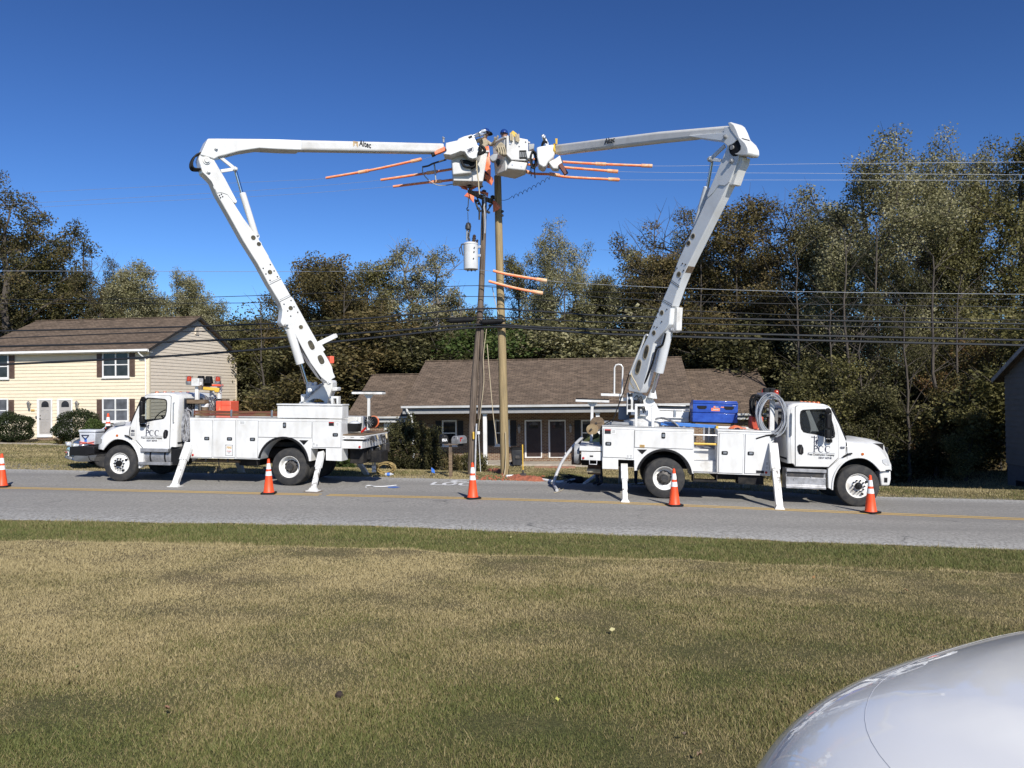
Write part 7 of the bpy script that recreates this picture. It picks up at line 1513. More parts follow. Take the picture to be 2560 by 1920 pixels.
for lab,x0,x1,y in (('black splice box on the cable left of the old pole',1124,1181,800),('black splice box on the cable between the poles',1206,1256,803)):
    a=FWp.p((x0,y+2),-.2); b=FWp.p((x1,y-1),-.2); pa,pb=FWp.w(a[0],-.2,a[1]),FWp.w(b[0],-.2,b[1]); T=thing('splice_closure',lab,'splice box',pa,group='splice boxes on the cable'); L=(pb-pa).length
    mb=MB(); mb.lathe([(.03,-.12),(.05,-.02),(.085,.0),(.09,.05),(.085,.1),(.095,L*.5),(.085,L-.1),(.09,L-.05),(.085,L),(.05,L+.02),(.03,L+.1)],(0,0,0),pb-pa,14); mb.build('closure_body',m_black,T)
    mb=MB()
    for f in (.2,.8): q=(pb-pa)*f; mb.bar(q+Vector((0,0,.05)),q+Vector((0,0,.16)),.02,.03)
    mb.build('hanger_strap',m_dark,T)
def rope(name,label,pts,r,mat,cat='rope',n=6):
    Q=smooth(pts,n); o=Q[0]; mb=MB(); mb.tube([q-o for q in Q],r,6); ob=mb.build(name,mat,None,fix=False); ob.location=o; tag(ob,label,cat); return ob
rope('hand_rope','tan rope slanting from the old pole down to the foot of the new one',[at(*cQ(262,610),25.3),at(*cQ(280,700),25.3),at(*cQ(300,770),25.25)],.014,m_rope)
rope('hand_rope','tan rope hanging slack just right of the old pole',[at(*cQ(228,860),25.2),at(*cQ(210,1020),25.2),at(*cQ(212,1180),25.2),at(*cQ(186,1400),25.2),at(*cQ(182,1460),25.2)],.011,m_rope)
rope('hand_rope','tan rope hanging straight between the two poles to the porch height',[at(*cQ(232,950),25.3),at(*cQ(248,1150),25.3),at(*cQ(268,1370),25.3),at(*cQ(290,1540),25.3)],.013,m_rope)
rope('service_cable','pale cable curling down the front of the new pole into the red soil',[at(*cJ(1394,760),25.4),at(*cJ(1398,950),25.38),at(*cJ(1390,1100),25.3),ground_pt(cJ(1375,1140),.03)],.014,m_rope,'cable')
P_=[]
for k in range(60):
    f=k/59; x=1110+f*575; y=1145-f*300+22*math.sin(f*62)*(1 if f>.08 else .2)+18*math.sin(f*3.1); P_.append(at(*cE(x+8*math.cos(f*62),y),25.2))
rope('bare_wire','thin kinked wire corkscrewing from the new pole up to the lowest hose',[at(*cE(1020,1160),25.3),at(*cE(1060,1162),25.3)]+P_,.008,m_cable,'wire',3)
rope('jumper_wire','grey jumper cable drooping under the tub on the cream house side',[at(*cG(1330,570),24.6),at(*cG(1335,640),24.6),at(*cG(1400,720),24.6),at(*cG(1500,780),24.6),at(*cG(1600,785),24.7),at(*cG(1700,770),24.8)],.016,m_grey,'cable')
rope('hot_stick','clamp stick hanging on the uppermost line beside the tub',[at(*cG(1470,530),24.55),at(*cG(1480,620),24.55),at(*cG(1488,725),24.55)],.025,m_alwire,'clamp stick')
rope('dead_end_clamp','dark string of clamps at the end of the uppermost hose',[at(*cG(1325,565),24.6),at(*cG(1400,550),24.6),at(*cG(1450,525),24.6),at(*cG(1530,500),24.6),at(*cG(1615,475),24.6)],.03,m_dark,'clamp')
# ---------------------------------------------------------------- cones
def cone_proto(label,p):
    T=thing('traffic_cone',label,'traffic cone',p,group='orange traffic cones'); mb=MB(); mb.prism(rrect(-.185,.185,-.185,.185,.06),0,.04); mb.v=[(x,z,y) for x,y,z in mb.v]; mb.build('cone_base',m_black,T,.01)
    mb=MB(); R=lambda z:.135-(z-.04)/.87*.107; pr=[(R(.04)+.012,.04),(R(.06),.06)]+[(R(z),z) for z in (.3,.48,.60,.66,.78,.86,.9)]+[(.022,.905),(.018,.91),(.012,.88)]; mb.lathe(pr,(0,0,0),(0,0,1),28); mb.build('cone_body',m_orange,T)
    for z0,z1 in ((.47,.585),(.64,.79)): mb=MB(); mb.lathe([(R(z0)+.001,z0),(R(z0)+.003,z0+.002),(R(z1)+.003,z1-.002),(R(z1)+.001,z1)],(0,0,0),(0,0,1),28); mb.build('reflective_collar',m_refl,T)
    return T
CP=None
for q,lab,rz in (((5,1217),'traffic cone cut by the photo edge below the cream house',.3),((672,1234),'traffic cone before the rear wheel of the truck with side boards',.1),((1182,1246),'traffic cone standing alone before the two poles',.4),((1686,1264),'traffic cone before the rear wheel of the truck with the job box',.2),((2177,1282),'traffic cone before the front wheel beside the pale bumper',.5)):
    p=road_pt(q,.006)
    if CP is None: CP=cone_proto(lab,p); CP.matrix_world=Matrix.Translation(p)@Matrix.Rotation(rz,4,'Z')
    else: dup(CP,Matrix.Translation(p)@Matrix.Rotation(rz,4,'Z'),lab)
u,w=frL.p(cA(524,457),1.55); p=frL.w(u,1.55,1.03); dup(CP,Matrix.Translation(p),'traffic cone standing on the black bumper beyond the bonnet and the cooler')
# ---------------------------------------------------------------- cargo on the trucks
def tthing(fr,name,label,cat,o,group=None): return thing(name,label,cat,M=fr.M@Matrix.Translation(Vector(o)),group=group)
def lbox(fr,cr,q0,q1,v): (u0,w1),(u1,w0)=fr.p(cr(*q0),v),fr.p(cr(*q1),v); return u0,u1,w0,w1
u0,u1,w0,w1=lbox(frR,cC,(1268,384),(1693,602),1.0); T=tthing(frR,'job_box','blue steel job box with orange sticker standing in the truck bed','job box',(u0,1.0,w0)); L,H=u1-u0,w1-w0
hd=lambda x0,x1,y0,y1:[(x0,y0),(x1,y0),(x1,y1),(x0,y1)]
mb=MB(); mb.box(0,L,0,.75,0,H*.42); mb.box(.005,L-.005,.005,.74,H*.42,H*.455); mb.box(0,L,-.012,.76,H*.455,H*.87); mb.prism([(0,H*.87),(L,H*.87),(L,H*.93),(0,H*.93)],-.03,.5); mb.prism([(.01,H*.93),(L-.01,H*.93),(L-.01,H),(.01,H)],.05,.6); mb.build('box_shell',m_blue,T,.012)
mb=MB(); 
for x in (.2,.8): mb=MB(); mb.prism([(L*x-.13,H*.76),(L*x+.13,H*.76),(L*x+.13,H*.66),(L*x+.08,H*.6),(L*x-.08,H*.6),(L*x-.13,H*.66)],-.016,-.011); mb.build('hand_recess',m_black,T)
mb=MB(); mb.box(L*.41,L*.6,-.015,-.011,H*.53,H*.67); mb.box(L*.46,L*.5,-.015,-.011,H*.65,H*.76); mb.box(L*.62,L*.69,-.015,-.011,H*.69,H*.74); mb.build('orange_sticker',m_hose,T)
mb=MB(); mb.box(L*.45,L*.565,-.0165,-.0145,H*.58,H*.62); mb.box(L*.5,L*.57,-.0165,-.0145,H*.7,H*.73); mb.box(L*.88,L*.95,-.0145,-.011,H*.79,H*.81); mb.build('sticker_print',m_light,T)
mb=MB(); mb.box(.08,L-.08,.05,.7,-.16,-.005); mb.build('timber_skid',m_wood,T,.01)
# ladder with blue rails
a=frR.q(cC(960,606),.75); b=frR.q(cC(1490,636),.75); T=tthing(frR,'ladder','ladder with blue rails lying along the truck bed','ladder',a); d=b-a
mb=MB(); mb.bar((0,0,0),d,.03,.09); mb.bar((0,.35,0),d+Vector((0,.35,0)),.03,.09); mb.build('ladder_rail',MT('blue_fibreglass',(.06,.2,.55,1),.45),T,.006); mb=MB()
for k in range(9): p=d*((k+.5)/9); mb.tube([p,p+Vector((0,.35,0))],.018,8)
for f in (.42,.78,.87): p=d*f; mb.bar(p+Vector((0,-.01,-.03)),p+Vector((0,-.01,-.38)),.05,.04)
mb.build('ladder_rung',m_alu,T)
u0,u1,w0,w1=lbox(frR,cC,(1488,632),(1640,656),.6); T=tthing(frR,'plank','pale plank with yellow end lying in the truck bed','plank',(u0,.6,w0)); mb=MB(); mb.box(.06,u1-u0,0,.3,0,w1-w0); mb.build('plank_board',m_vinyl_w,T,.008); mb=MB(); mb.box(0,.06,-.005,.305,-.1,w1-w0+.005); mb.build('plank_end',m_yel,T,.008)
# folded orange sign, red crate
u0,u1,w0,w1=lbox(frR,cC,(1618,620),(1778,662),.3); T=tthing(frR,'folded_sign','crumpled orange road sign cloth lying on the side box','road sign',(u0,.3,w0)); L,H=u1-u0,w1-w0; mb=MB(); r_=random.Random(6); V=[]
for i in range(7):
    for j in range(4): f=i/6; V.append((f*L,j*.12,max(.005,H*math.sin(min(1,f*1.25)*3.0)**.6*(.9 if j in(1,2) else .35)+r_.uniform(-.02,.02))))
mb.add(V,[(i*4+j,(i+1)*4+j,(i+1)*4+j+1,i*4+j+1) for i in range(6) for j in range(3)]+[(0,1,2,3),(24,25,26,27)][:0]); mb.add([(x,y,0.0) for x,y,z in V],[(i*4+j,i*4+j+1,(i+1)*4+j+1,(i+1)*4+j) for i in range(6) for j in range(3)]); mb.build('sign_cloth',m_hose,T)
u0,u1,w0,w1=lbox(frR,cC,(1832,538),(1936,664),.45); T=tthing(frR,'crate','red orange plastic crate next to the wire coils','crate',(u0,.45,w0)); L,H=u1-u0,w1-w0
mb=MB(); mb.box(0,L,0,.5,0,H); mb.build('crate_shell',MT('red_orange_plastic',(.5,.06,.025,1),.5,0,(.35,.05,.025,1),6),T,.02); mb=MB(); mb.add([(L*.45,-.008,0),(L,-.008,0),(L,-.008,H*.6)],[(0,1,2)]); mb.add([(L*.2,-.008,H*.7),(L*.5,-.008,H*.95),(L*.3,-.008,H*.75)],[(0,1,2)]); mb.build('crate_patch',m_hose,T)  # brighter orange triangles on the crate's near face
# wire coils on the hook post
post=frR.q(cC(2030,450),.25); mb=MB(); mb.box(post.x-.06,post.x+.06,.3,.42,1.3,post.z+.3); mb.box(post.x-.06,post.x+.06,2.0,2.12,1.3,post.z+.3); mb.box(post.x-.05,post.x+.05,.3,2.12,post.z+.3,post.z+.38); RK=mb.build('rack_post',m_white,TR,.008)
def coil(fr,label,name,c,ru,rw,n,r,mat,seed,v0,squeeze=.05,cat='wire coil'):
    T=tthing(fr,name,label,cat,(c.x,v0,c.z)); R=random.Random(seed); mb=MB()
    for k in range(n):
        a=R.uniform(-.05,.05); s=1-R.uniform(0,.22); off=Vector((R.uniform(-.04,.04),k*.018,R.uniform(-.06,.02))); mb.tube([off+Vector((ru*s*math.cos(t)+a*math.sin(2*t),.015*math.sin(3*t+k),rw*s*math.sin(t)*(1+.04*math.sin(t+k)))) for t in np.linspace(0,6.283,28,endpoint=False)],r,6,closed=True)
    mb.build('wire_loops',mat,T); return T
c=frR.q(cC(2022,525),.05); t_=coil(frR,'big loose coil of grey wire hanging behind the cab','wire_coil',c,.36,.56,11,.016,m_alwire,3,.02)
mb=MB()
for k in range(3): a=[Vector((-.1+.06*k,.0,-.5)),Vector((0,-.05,-.56)),Vector((.12,0,-.5))]; mb.tube(smooth(a,4),.018,6)
mb.tube([Vector((-.4,-.04,-.62)),Vector((-.15,-.05,-.53)),Vector((.05,-.05,-.5))],.02,6); mb.build('coil_tie',m_black,t_)
c=frR.q(cC(1880,440),.3); coil(frR,'smaller black cable coil tucked behind the grey coil','wire_coil',c,.12,.28,9,.03,m_black,5,.3)
def beacon(fr,T,p):
    mb=MB(); mb.lathe([(.09,-.05),(.1,0),(.1,.05),(.085,.06),(0,.06)],p,(0,0,1),18); b=mb.build('beacon_base',m_steel,T); mb=MB(); mb.lathe([(.07,.06),(.075,.08),(.07,.17),(.05,.2),(0,.205)],p,(0,0,1),18); mb.build('beacon_lens',MT('red_amber_lens',(.5,.05,.01,1),.2,0,coat=.6),b)
    mb=MB()
    for a in np.linspace(0,6.283,6,endpoint=False): mb.tube([p+Vector((math.cos(a)*.1,math.sin(a)*.1,.05)),p+Vector((math.cos(a)*.1,math.sin(a)*.1,.21))],.005,4)
    mb.tube([p+Vector((math.cos(t)*.1,math.sin(t)*.1,.21)) for t in np.linspace(0,6.283,14,endpoint=False)],.005,4,closed=True); mb.build('beacon_guard',m_dark,b)
for q,v in (((2060,360),.3),((1945,345),2.0)): p=frR.q(cC(*q),v); beacon(frR,TR,Vector((p.x,v,p.z)))
mb=MB()
for x in (1975,2015): p=frR.q(cC(x,300),1.6); mb.box(p.x-.1,p.x+.1,1.5,1.7,p.z-.1,p.z+.1)
mb.build('work_light',m_black,TR,.02)
# reels on the tail of the same truck
for k,(q,r,v,lab) in enumerate((((345,792),.135,-.02,'wooden wire reel facing the road on the tail of the truck'),((420,700),.17,.35,'larger wooden wire reel behind the first one on the tail'))):
    p=frR.q(cR(*q),v); T=tthing(frR,'wire_reel',lab,'wire reel',(p.x,v,p.z),'wooden wire reels'); mb=MB(); ax=(.25,1,0); mb.lathe([(0,0),(r,0),(r,.02),(.05,.022),(.05,.2),(r,.2),(r,.22),(0,.22)],(0,0,0),ax,24); mb.build('reel_flange',m_wood if k else MT('reel_board',(.36,.27,.15,1),.8,0,(.25,.17,.09,1),5),T); mb=MB(); mb.lathe([(r*.7,.03),(r*.72,.1),(r*.7,.19)],(0,0,0),ax,20); mb.build('wound_wire',m_alwire,T); mb=MB(); mb.lathe([(0,-.05),(.025,-.05),(.03,0),(0,0)],(0,0,0),ax,10); mb.build('reel_axle',m_dark,T)
mb=MB(); p=frR.q(cR(430,830),.6); mb.tube([Vector((p.x-.06,.6,p.z+.06)),Vector((p.x+.12,.6,p.z+.17))],.085,12); mb.build('feed_roller',m_white2,TR); mb=MB(); p=frR.q(cR(470,880),.7); mb.box(p.x+.0,p.x+.14,.7,1.2,p.z-.25,p.z+.05); mb.build('winch_case',m_chassis,TR,.03)
# kit behind the cab of the truck with side boards
def PA(x,y,v): return frL.q(cA(x,y),v)
mb=MB(); p=PA(1282,240,.6); z0=1.3; mb.box(p.x-.05,p.x+.05,.6,.7,z0,p.z); mb.box(p.x-.05,p.x+.05,1.9,2.0,z0,p.z); mb.box(p.x-.05,p.x+.05,.6,2.0,p.z-.06,p.z+.06); mb.bar(PA(1200,205,.6),PA(1330,205,.6),.06,.08); mb.box(p.x-.11,p.x+.13,.5,.75,p.z+.05,p.z+.28); p2=PA(1410,330,1.2); mb.box(p2.x-.06,p2.x+.06,1.2,1.3,z0,p2.z+.3); mb.build('rack_post',m_white2,TL,.01)
for q,v in (((1220,200),.6),((1467,200),1.7)): p=PA(*q,v); beacon(frL,TL,Vector((p.x,v,p.z)))
mb=MB()
for x,y in ((1315,165),(1383,168)): p=PA(x,y,.8); mb.hexa([(p.x-.1,.75,p.z-.12),(p.x+.1,.75,p.z-.12),(p.x+.1,.95,p.z-.12),(p.x-.1,.95,p.z-.12),(p.x-.07,.78,p.z+.1),(p.x+.07,.78,p.z+.1),(p.x+.07,.92,p.z+.1),(p.x-.07,.92,p.z+.1)])
p=PA(1360,185,.85); mb.box(p.x-.2,p.x+.2,.83,.88,p.z-.14,p.z-.02); mb.build('work_light',m_black,TL,.015)
mb=MB(); a,b=PA(1300,218,.9),PA(1512,220,.9); mb.tube([a,b],.032,8); ob=mb.build('hot_stick',m_crate,None); ob.matrix_world=frL.M; tag(ob,'orange stick tied across the light rack behind the cab','stick')
mb=MB(); a,b=PA(1340,245,.85),PA(1478,255,.85); mb.bar(a,b,.05,.1); mb.bar(PA(1440,260,.83),PA(1480,262,.83),.08,.13); ob=mb.build('tool_bag',m_yel,None,.02); ob.matrix_world=frL.M; tag(ob,'yellow tool roll slung under the orange stick','tool bag')
mb=MB(); r_=random.Random(9); L0=[]
for k in range(34):
    x=r_.uniform(1335,1450); y=r_.uniform(300,420); p=PA(x,y,.9+r_.uniform(-.2,.2)); mb.tube(smooth([p,p+Vector((r_.uniform(-.06,.06),0,-.08)),p+Vector((r_.uniform(-.05,.05),.03,-.2))],3),.014,5)
for k in range(9): p=PA(1490+r_.uniform(-10,20),215+k*9,.8); mb.lathe([(0,-.03),(.02,-.01),(.02,.01),(0,.03)],p,(r_.uniform(-1,1),0,1),6)
ob=mb.build('chain_slings',m_steel,None); ob.matrix_world=frL.M; tag(ob,'tangle of chains and slings hanging behind the cab','chains')
for q0,q1,v,lab in (((1190,342),(1350,378),.4,'short weathered timber block sticking out behind the cab'),((1450,335),(1535,352),1.2,'small timber block lying above the orange box')):
    u0,u1,w0,w1=lbox(frL,cA,q0,q1,v); T=tthing(frL,'timber_block',lab,'timber block',(u0,v,w0),'timber blocks'); mb=MB(); mb.box(0,u1-u0,0,.25,0,w1-w0); mb.build('block_body',m_wood,T,.01)
u0,u1,w0,w1=lbox(frL,cV,(785,645),(1078,838),.55); T=tthing(frL,'storage_box','bright orange storage box showing above the side boards','storage box',(u0,.55,w0)); L,H=u1-u0,w1-w0; mb=MB(); mb.box(0,L,0,.5,-.35,H*.97); mb.build('box_body',m_crate,T,.02); mb=MB(); mb.box(L*.36,L*.37,-.006,.0,0,H*.97); mb.box(L*.37,L,-.006,.0,H*.53,H*.55); mb.build('box_seam',m_red,T); mb=MB(); mb.add([(L*.18,-.006,0),(L*.34,-.006,0),(L*.3,-.006,H*.5)],[(0,1,2)]); mb.build('box_patch',m_hose,T)  # slightly paler orange triangle low on the box front
u0,u1,w0,w1=lbox(frL,cV,(460,670),(575,825),.45); T=tthing(frL,'cable_drum','small brown drum among the kit behind the cab','drum',((u0+u1)/2,.6,w0-.2)); mb=MB(); mb.lathe([(.1,0),(.1,.3),(.105,.32),(.105,w1-w0+.1),(0,w1-w0+.12)],(0,0,0),(0,0,1),18); mb.build('drum_body',m_wood,T); mb=MB(); mb.lathe([(.11,w1-w0+.05),(.12,w1-w0+.12),(.06,w1-w0+.2),(0,w1-w0+.2)],(0,0,0),(0,0,1),16); mb.build('drum_lid',m_white2,T)
c=PA(1190,560,.1); coil(frL,'bundle of dark and silver hose loops hanging on the back of the cab','hose_coil',c,.09,.48,9,.02,m_hosegrey,7,.1,cat='hose coil')
c=PA(1215,560,.15); coil(frL,'black hose loops hanging behind the silver ones on the cab','hose_coil',c,.08,.45,7,.022,m_black,8,.3,cat='hose coil')
# tail of the same truck
p=frL.q(cT(445,655),1.0); T=tthing(frL,'cable_reel','black cable reel with an orange flange on the truck tail','cable reel',(p.x,.95,p.z)); mb=MB(); mb.lathe([(0,0),(.17,0),(.17,.02),(.155,.025),(.155,.22),(.0,.22)],(0,0,0),(.3,1,0),28); mb.build('wound_cable',m_black,T); mb=MB(); mb.lathe([(0,.22),(.18,.22),(.18,.25),(0,.25)],(0,0,0),(.3,1,0),28); mb.build('reel_flange',m_hose,T); mb=MB(); mb.lathe([(0,-.03),(.045,-.03),(.05,0),(0,0)],(0,0,0),(.3,1,0),12); mb.build('reel_hub',m_steel,T); mb=MB()
for k in range(12): a=k*.52; mb.tube([Vector((.03*math.cos(a)*math.cos(.29),-.006-.03*math.cos(a)*.29,.03*math.sin(a))),Vector((.15*math.cos(a)*.96,-.004-.15*math.cos(a)*.29,.15*math.sin(a)))],.004,4)
mb.build('reel_spoke',m_grey,T)
u0,u1,w0,w1=lbox(frL,cT,(42,640),(238,832),.45); T=tthing(frL,'plastic_tub','black plastic tub with a clear bag on the truck tail','tub',(u0,.45,w0)); L,H=u1-u0,w1-w0; mb=MB(); mb.hexa([(.03,0.02,0),(L-.03,.02,0),(L-.03,.38,0),(.03,.38,0),(0,0,H*.78),(L,0,H*.78),(L,.4,H*.78),(0,.4,H*.78)]); mb.build('tub_body',m_black,T,.02); mb=MB(); mb.lathe([(L*.48,H*.76),(L*.42,H*.88),(L*.2,H*.98),(0,H)],(L/2,.2,0),(0,0,1),12); mb.build('plastic_bag',m_poly,T)
mb=MB(); a,b=frL.q(cT(295,835),.3),frL.q(cT(378,758),.5); mb.bar(a,b,.03,.06); ob=mb.build('pry_bar',m_red,None,.008); ob.matrix_world=frL.M; tag(ob,'red handled tool lying on the timber deck of the truck tail','hand tool')
u0,u1,w0,w1=lbox(frL,cT,(35,565),(275,780),1.2); T=tthing(frL,'white_cabinet','white cabinet standing on the truck tail beside the reel','cabinet',(u0,1.2,w0)); mb=MB(); mb.box(0,(u1-u0)*.8,0,.4,-.1,w1-w0); mb.box((u1-u0)*.82,u1-u0,.05,.4,-.1,w1-w0); mb.build('cabinet_shell',m_white2,T,.012); mb=MB(); mb.box((u1-u0)*.78,(u1-u0)*.8,-.01,0,.1,w1-w0-.1); mb.build('cabinet_handle',m_dark,T)
for q0,q1,v,lab in (((375,1085),(500,1305),1.2,'grey hanging bucket bag nearest the bumper of the truck tail'),((510,1085),(620,1290),1.7,'second grey bucket bag hanging at the truck tail')):
    u0,u1,w0,w1=lbox(frL,cT,q0,q1,v); T=tthing(frL,'bucket_bag',lab,'bag',((u0+u1)/2,v,w0),'bags hanging on the truck tail'); r=(u1-u0)/2; mb=MB(); mb.lathe([(r*.8,0),(r*.95,.05),(r,(w1-w0)*.6),(r*.95,w1-w0),(r*.9,w1-w0-.01),(r*.85,.1)],(0,0,0),(0,0,1),18); mb.build('bag_body',MT('grey_canvas',(.11,.115,.125,1),.8,0,(.07,.07,.075,1),7),T); mb=MB(); mb.tube(smooth([Vector((-r,0,w1-w0)),Vector((0,0,w1-w0+.16)),Vector((r,0,w1-w0))],5),.012,5); mb.build('bag_strap',m_rope,T)
T=tthing(frL,'grounding_leads','cluster of pale lead ends dangling under the truck tail','cables',frL.q(cT(515,1200),1.4)); mb=MB(); o=frL.q(cT(515,1200),1.4)
for k in range(5): q=frL.q(cT(490+k*13,1490-(k%2)*12),1.4)-o; mb.tube(smooth([Vector((0,0,0)),q*.5+Vector((r_.uniform(-.03,.03),0,0)),q],4),.014,6)
mb.build('lead',m_grey,T); mb=MB()
for k in range(5): q=frL.q(cT(490+k*13,1490-(k%2)*12),1.4)-o; mb.tube([q,q+Vector((0,0,-.06))],.022,6); mb.tube([q+Vector((0,0,.12)),q+Vector((0,0,.05))],.02,6)
mb.build('lead_clamp',m_poly,T)
# cooler on the bumper
u0,u1,w0,w1=lbox(frL,cL,(1488,250),(1790,548),.55); T=tthing(frL,'cooler','white drinks cooler strapped on the black bumper with blue tap marks','cooler',(u0,.55,w0)); L,H=u1-u0,w1-w0
mb=MB(); mb.hexa([(.03,.02,0),(L-.03,.02,0),(L-.03,.42,0),(.03,.42,0),(0,0,H*.78),(L,0,H*.78),(L,.45,H*.78),(0,.45,H*.78)]); mb.build('cooler_body',m_poly,T,.03,3); mb=MB(); mb.box(-.015,L+.015,-.015,.465,H*.785,H*.97); mb.build('cooler_lid',m_poly,T,.03,3)
mb=MB(); z=H*.62; x=L*.4; mb.bar((x-.12,-.005,z),(x+.12,-.005,z),.01,.025); mb.bar((x-.12,-.005,z),(x,-.005,z-.13),.01,.025); mb.bar((x+.12,-.005,z),(x,-.005,z-.13),.01,.025); mb.build('handle_mark',m_decal,T); mb=MB(); mb.box(x-.03,x+.045,-.002,.02,H*.2,H*.45); mb.build('tap_mark',m_bluep,T); mb=MB(); mb.bar((0.03,-.0,.09),(L-.03,-.0,.03),.03,.016); mb.bar((0.03,-.0,.02),(L-.03,-.0,.1),.03,.016); mb.build('strap',m_crate,T)
# ---------------------------------------------------------------- silver car
rc=at(173,1150,26.5); rc.z=zground(rc.x,rc.y); hdg=math.atan2(.62,.78); T=thing('parked_car','silver saloon car parked on the grass, its tail showing beyond the black bumper','car',M=Matrix.Translation(rc)@Matrix.Rotation(hdg-math.pi/2,4,'Z'))   # local +y = car forward
sec=[(0.0,.30,.62,.80),(.06,.28,.72,.86),(.16,.26,.90,.90),(.32,.25,1.0,.915),(.62,.25,1.03,.92),(1.0,.25,1.04,.92),(2.2,.22,1.02,.92),(3.2,.22,.98,.91),(4.2,.25,.86,.88),(4.7,.3,.72,.78)]
V=[];mb=MB()
for y,zb,zt,hw in sec:
    for x,z in ((-hw*.92,zb),(-hw,zb+.15),(-hw,zt-.2),(-hw*.95,zt-.06),(-hw*.8,zt),(0,zt+.02),(hw*.8,zt),(hw*.95,zt-.06),(hw,zt-.2),(hw,zb+.15),(hw*.92,zb)): V.append((x,y,z))
n=11; mb.add(V,[(i*n+k,i*n+(k+1)%n,(i+1)*n+(k+1)%n,(i+1)*n+k) for i in range(len(sec)-1) for k in range(n)]+[tuple(range(n)),tuple((len(sec)-1)*n+k for k in range(n))[::-1]]); mb.build('car_body',m_silver,T,ang=45)
gh=[(.75,1.02,.78),(1.35,1.38,.6),(1.8,1.44,.58),(2.5,1.44,.58),(2.9,1.38,.6),(3.6,1.0,.76)]; V=[]
for y,z,hw in gh: V+=[(-hw,y,z),(hw,y,z)]
mb=MB(); mb.add([(-.8,.75,.98),(.8,.75,.98),(.8,3.6,.96),(-.8,3.6,.96),(-.6,1.35,1.4),(.6,1.35,1.4),(.6,2.8,1.4),(-.6,2.8,1.4)],[(0,1,5,4),(1,2,6,5),(2,3,7,6),(3,0,4,7)]); mb.build('car_glass',m_glass,T,.02); mb=MB(); mb.box(-.6,.6,1.36,2.8,1.395,1.45); 
for x0,x1 in ((-.8,-.6),(.8,.6)): mb.bar((x0,.74,1.0),(x1,1.36,1.42),.07,.05); mb.bar((x0,3.6,.98),(x1,2.8,1.42),.07,.05)
mb.build('car_roof',m_silver,T,.03)
for x in (-.66,.66): 
    mb=MB(); mb.prism([(x-.2,.72),(x+.2,.74),(x+.2,.86),(x-.16,.88)],-.012,.2); mb.build('tail_light',m_light,T,.03)
    mb=MB(); mb.box(x-.2,x+.2,-.03,.03,.5,.535); mb.build('reflector',m_red,T,.008); mb=MB(); mb.prism(rrect(x-.12,x+.12,.3,.37,.03),-.035,.1); mb.build('exhaust_tip',m_chrome,T,.01)
mb=MB(); mb.box(-.5,.5,-.03,.1,.30,.4); mb.build('bumper_insert',m_grey,T,.02); mb=MB(); mb.box(-.155,.155,-.045,-.025,.42,.575); mb.build('number_plate',m_refl,T,.004)
text('XCM 4177',.1,Matrix.Translation((0,-.047,.50))@Matrix.Rotation(math.pi/2,4,'X'),m_decal,'lettering',T,.26) if 0 else None
mb=MB()
for k in range(6): mb.box(-.12+k*.042,-.095+k*.042,-.0475,-.0455,.46,.53)
mb.build('plate_print',m_decal,T)
for y in (.95,3.75):
    for x,s in ((-.92,1),(.92,-1)):
        mb=MB(); mb.lathe([(.2,0),(.3,0),(.33,.03),(.33,.2),(.2,.22)],(x,y,.33),(s,0,0),28); o=mb.build('wheel',m_tyre,T); mb=MB(); mb.lathe([(0,.01),(.19,.0),(.2,.06),(0,.08)],(x,y,.33),(s,0,0),20); mb.build('rim',m_steel,o)
# ---------------------------------------------------------------- roadside things
pb=ground_pt(cJ(922,1152)); Yp=pb.y; MP=thing('mailbox_post','weathered wooden post carrying the silver and the black mailbox','post',pb); sc=Yp/F; hp=at(*cJ(922,868),Yp).z-pb.z
mb=MB(); mb.box(-.055,.055,-.055,.055,-.2,hp*.76); mb.build('post_shaft',m_wood,MP,.006); mb=MB(); mb.box(-.05,.05,-.05,.05,hp*.76,hp-.02); mb.build('post_top',m_oldpole,MP,.006); mb=MB(); mb.box(-.2,.25,-.12,.35,hp-.02,hp+.02); mb.build('post_shelf',m_oldpole,MP,.005)
def mailbox(label,q0,q1,mat,num,rz):
    a,b=at(*cJ(*q0),Yp),at(*cJ(*q1),Yp); w=abs(b.x-a.x)*.8; h=a.z-b.z; T=thing('mailbox',label,'mailbox',M=Matrix.Translation(Vector(((a.x+b.x)/2,Yp+.02,pb.z+hp+.021)))@Matrix.Rotation(rz,4,'Z'),group='mailboxes on the wooden post'); r=w/2
    out=[(-r,0),(r,0),(r,h-r)]+[(r*math.cos(t),h-r+r*math.sin(t)) for t in np.linspace(0,math.pi,12)]+[(-r,h-r)]; mb=MB(); mb.prism(out,-.1,.38); mb.build('mailbox_shell',mat,T,.008); mb=MB(); mb.prism([(x*1.03,y*1.02) for x,y in out],-.125,-.1); mb.build('mailbox_door',mat,T,.006); mb=MB(); mb.box(-.02,.02,-.15,-.125,h*.8,h*.9); mb.build('door_pull',m_dark,T,.004); mb=MB(); mb.box(r,r+.012,0,.03,h*.3,h*.8); mb.box(r,r+.012,0,.12,h*.65,h*.8); mb.build('mail_flag',m_red,T)
    if num: text(num,.12,Matrix.Translation((0,-.127,h*.42))@Matrix.Rotation(math.pi/2,4,'X'),m_refl,'lettering',T,w*.75,bold=.004)
mailbox('silver metal mailbox on the wooden post',(933,795),(1018,862),m_alu,None,-.55); mailbox('black mailbox with white house number on the wooden post',(826,787),(902,866),m_black,'856A',.25)
bp=ground_pt(cJ(1494,1062)); bp=at(*cJ(1494,1062),41.4); bp.z=max(bp.z,zground(bp.x,bp.y)); T=thing('wheelie_bin','black wheelie bin standing before the porch doors','bin',M=Matrix.Translation(bp)@Matrix.Rotation(.1,4,'Z')); h=at(*cJ(1494,893),41.4).z-bp.z; w=.31
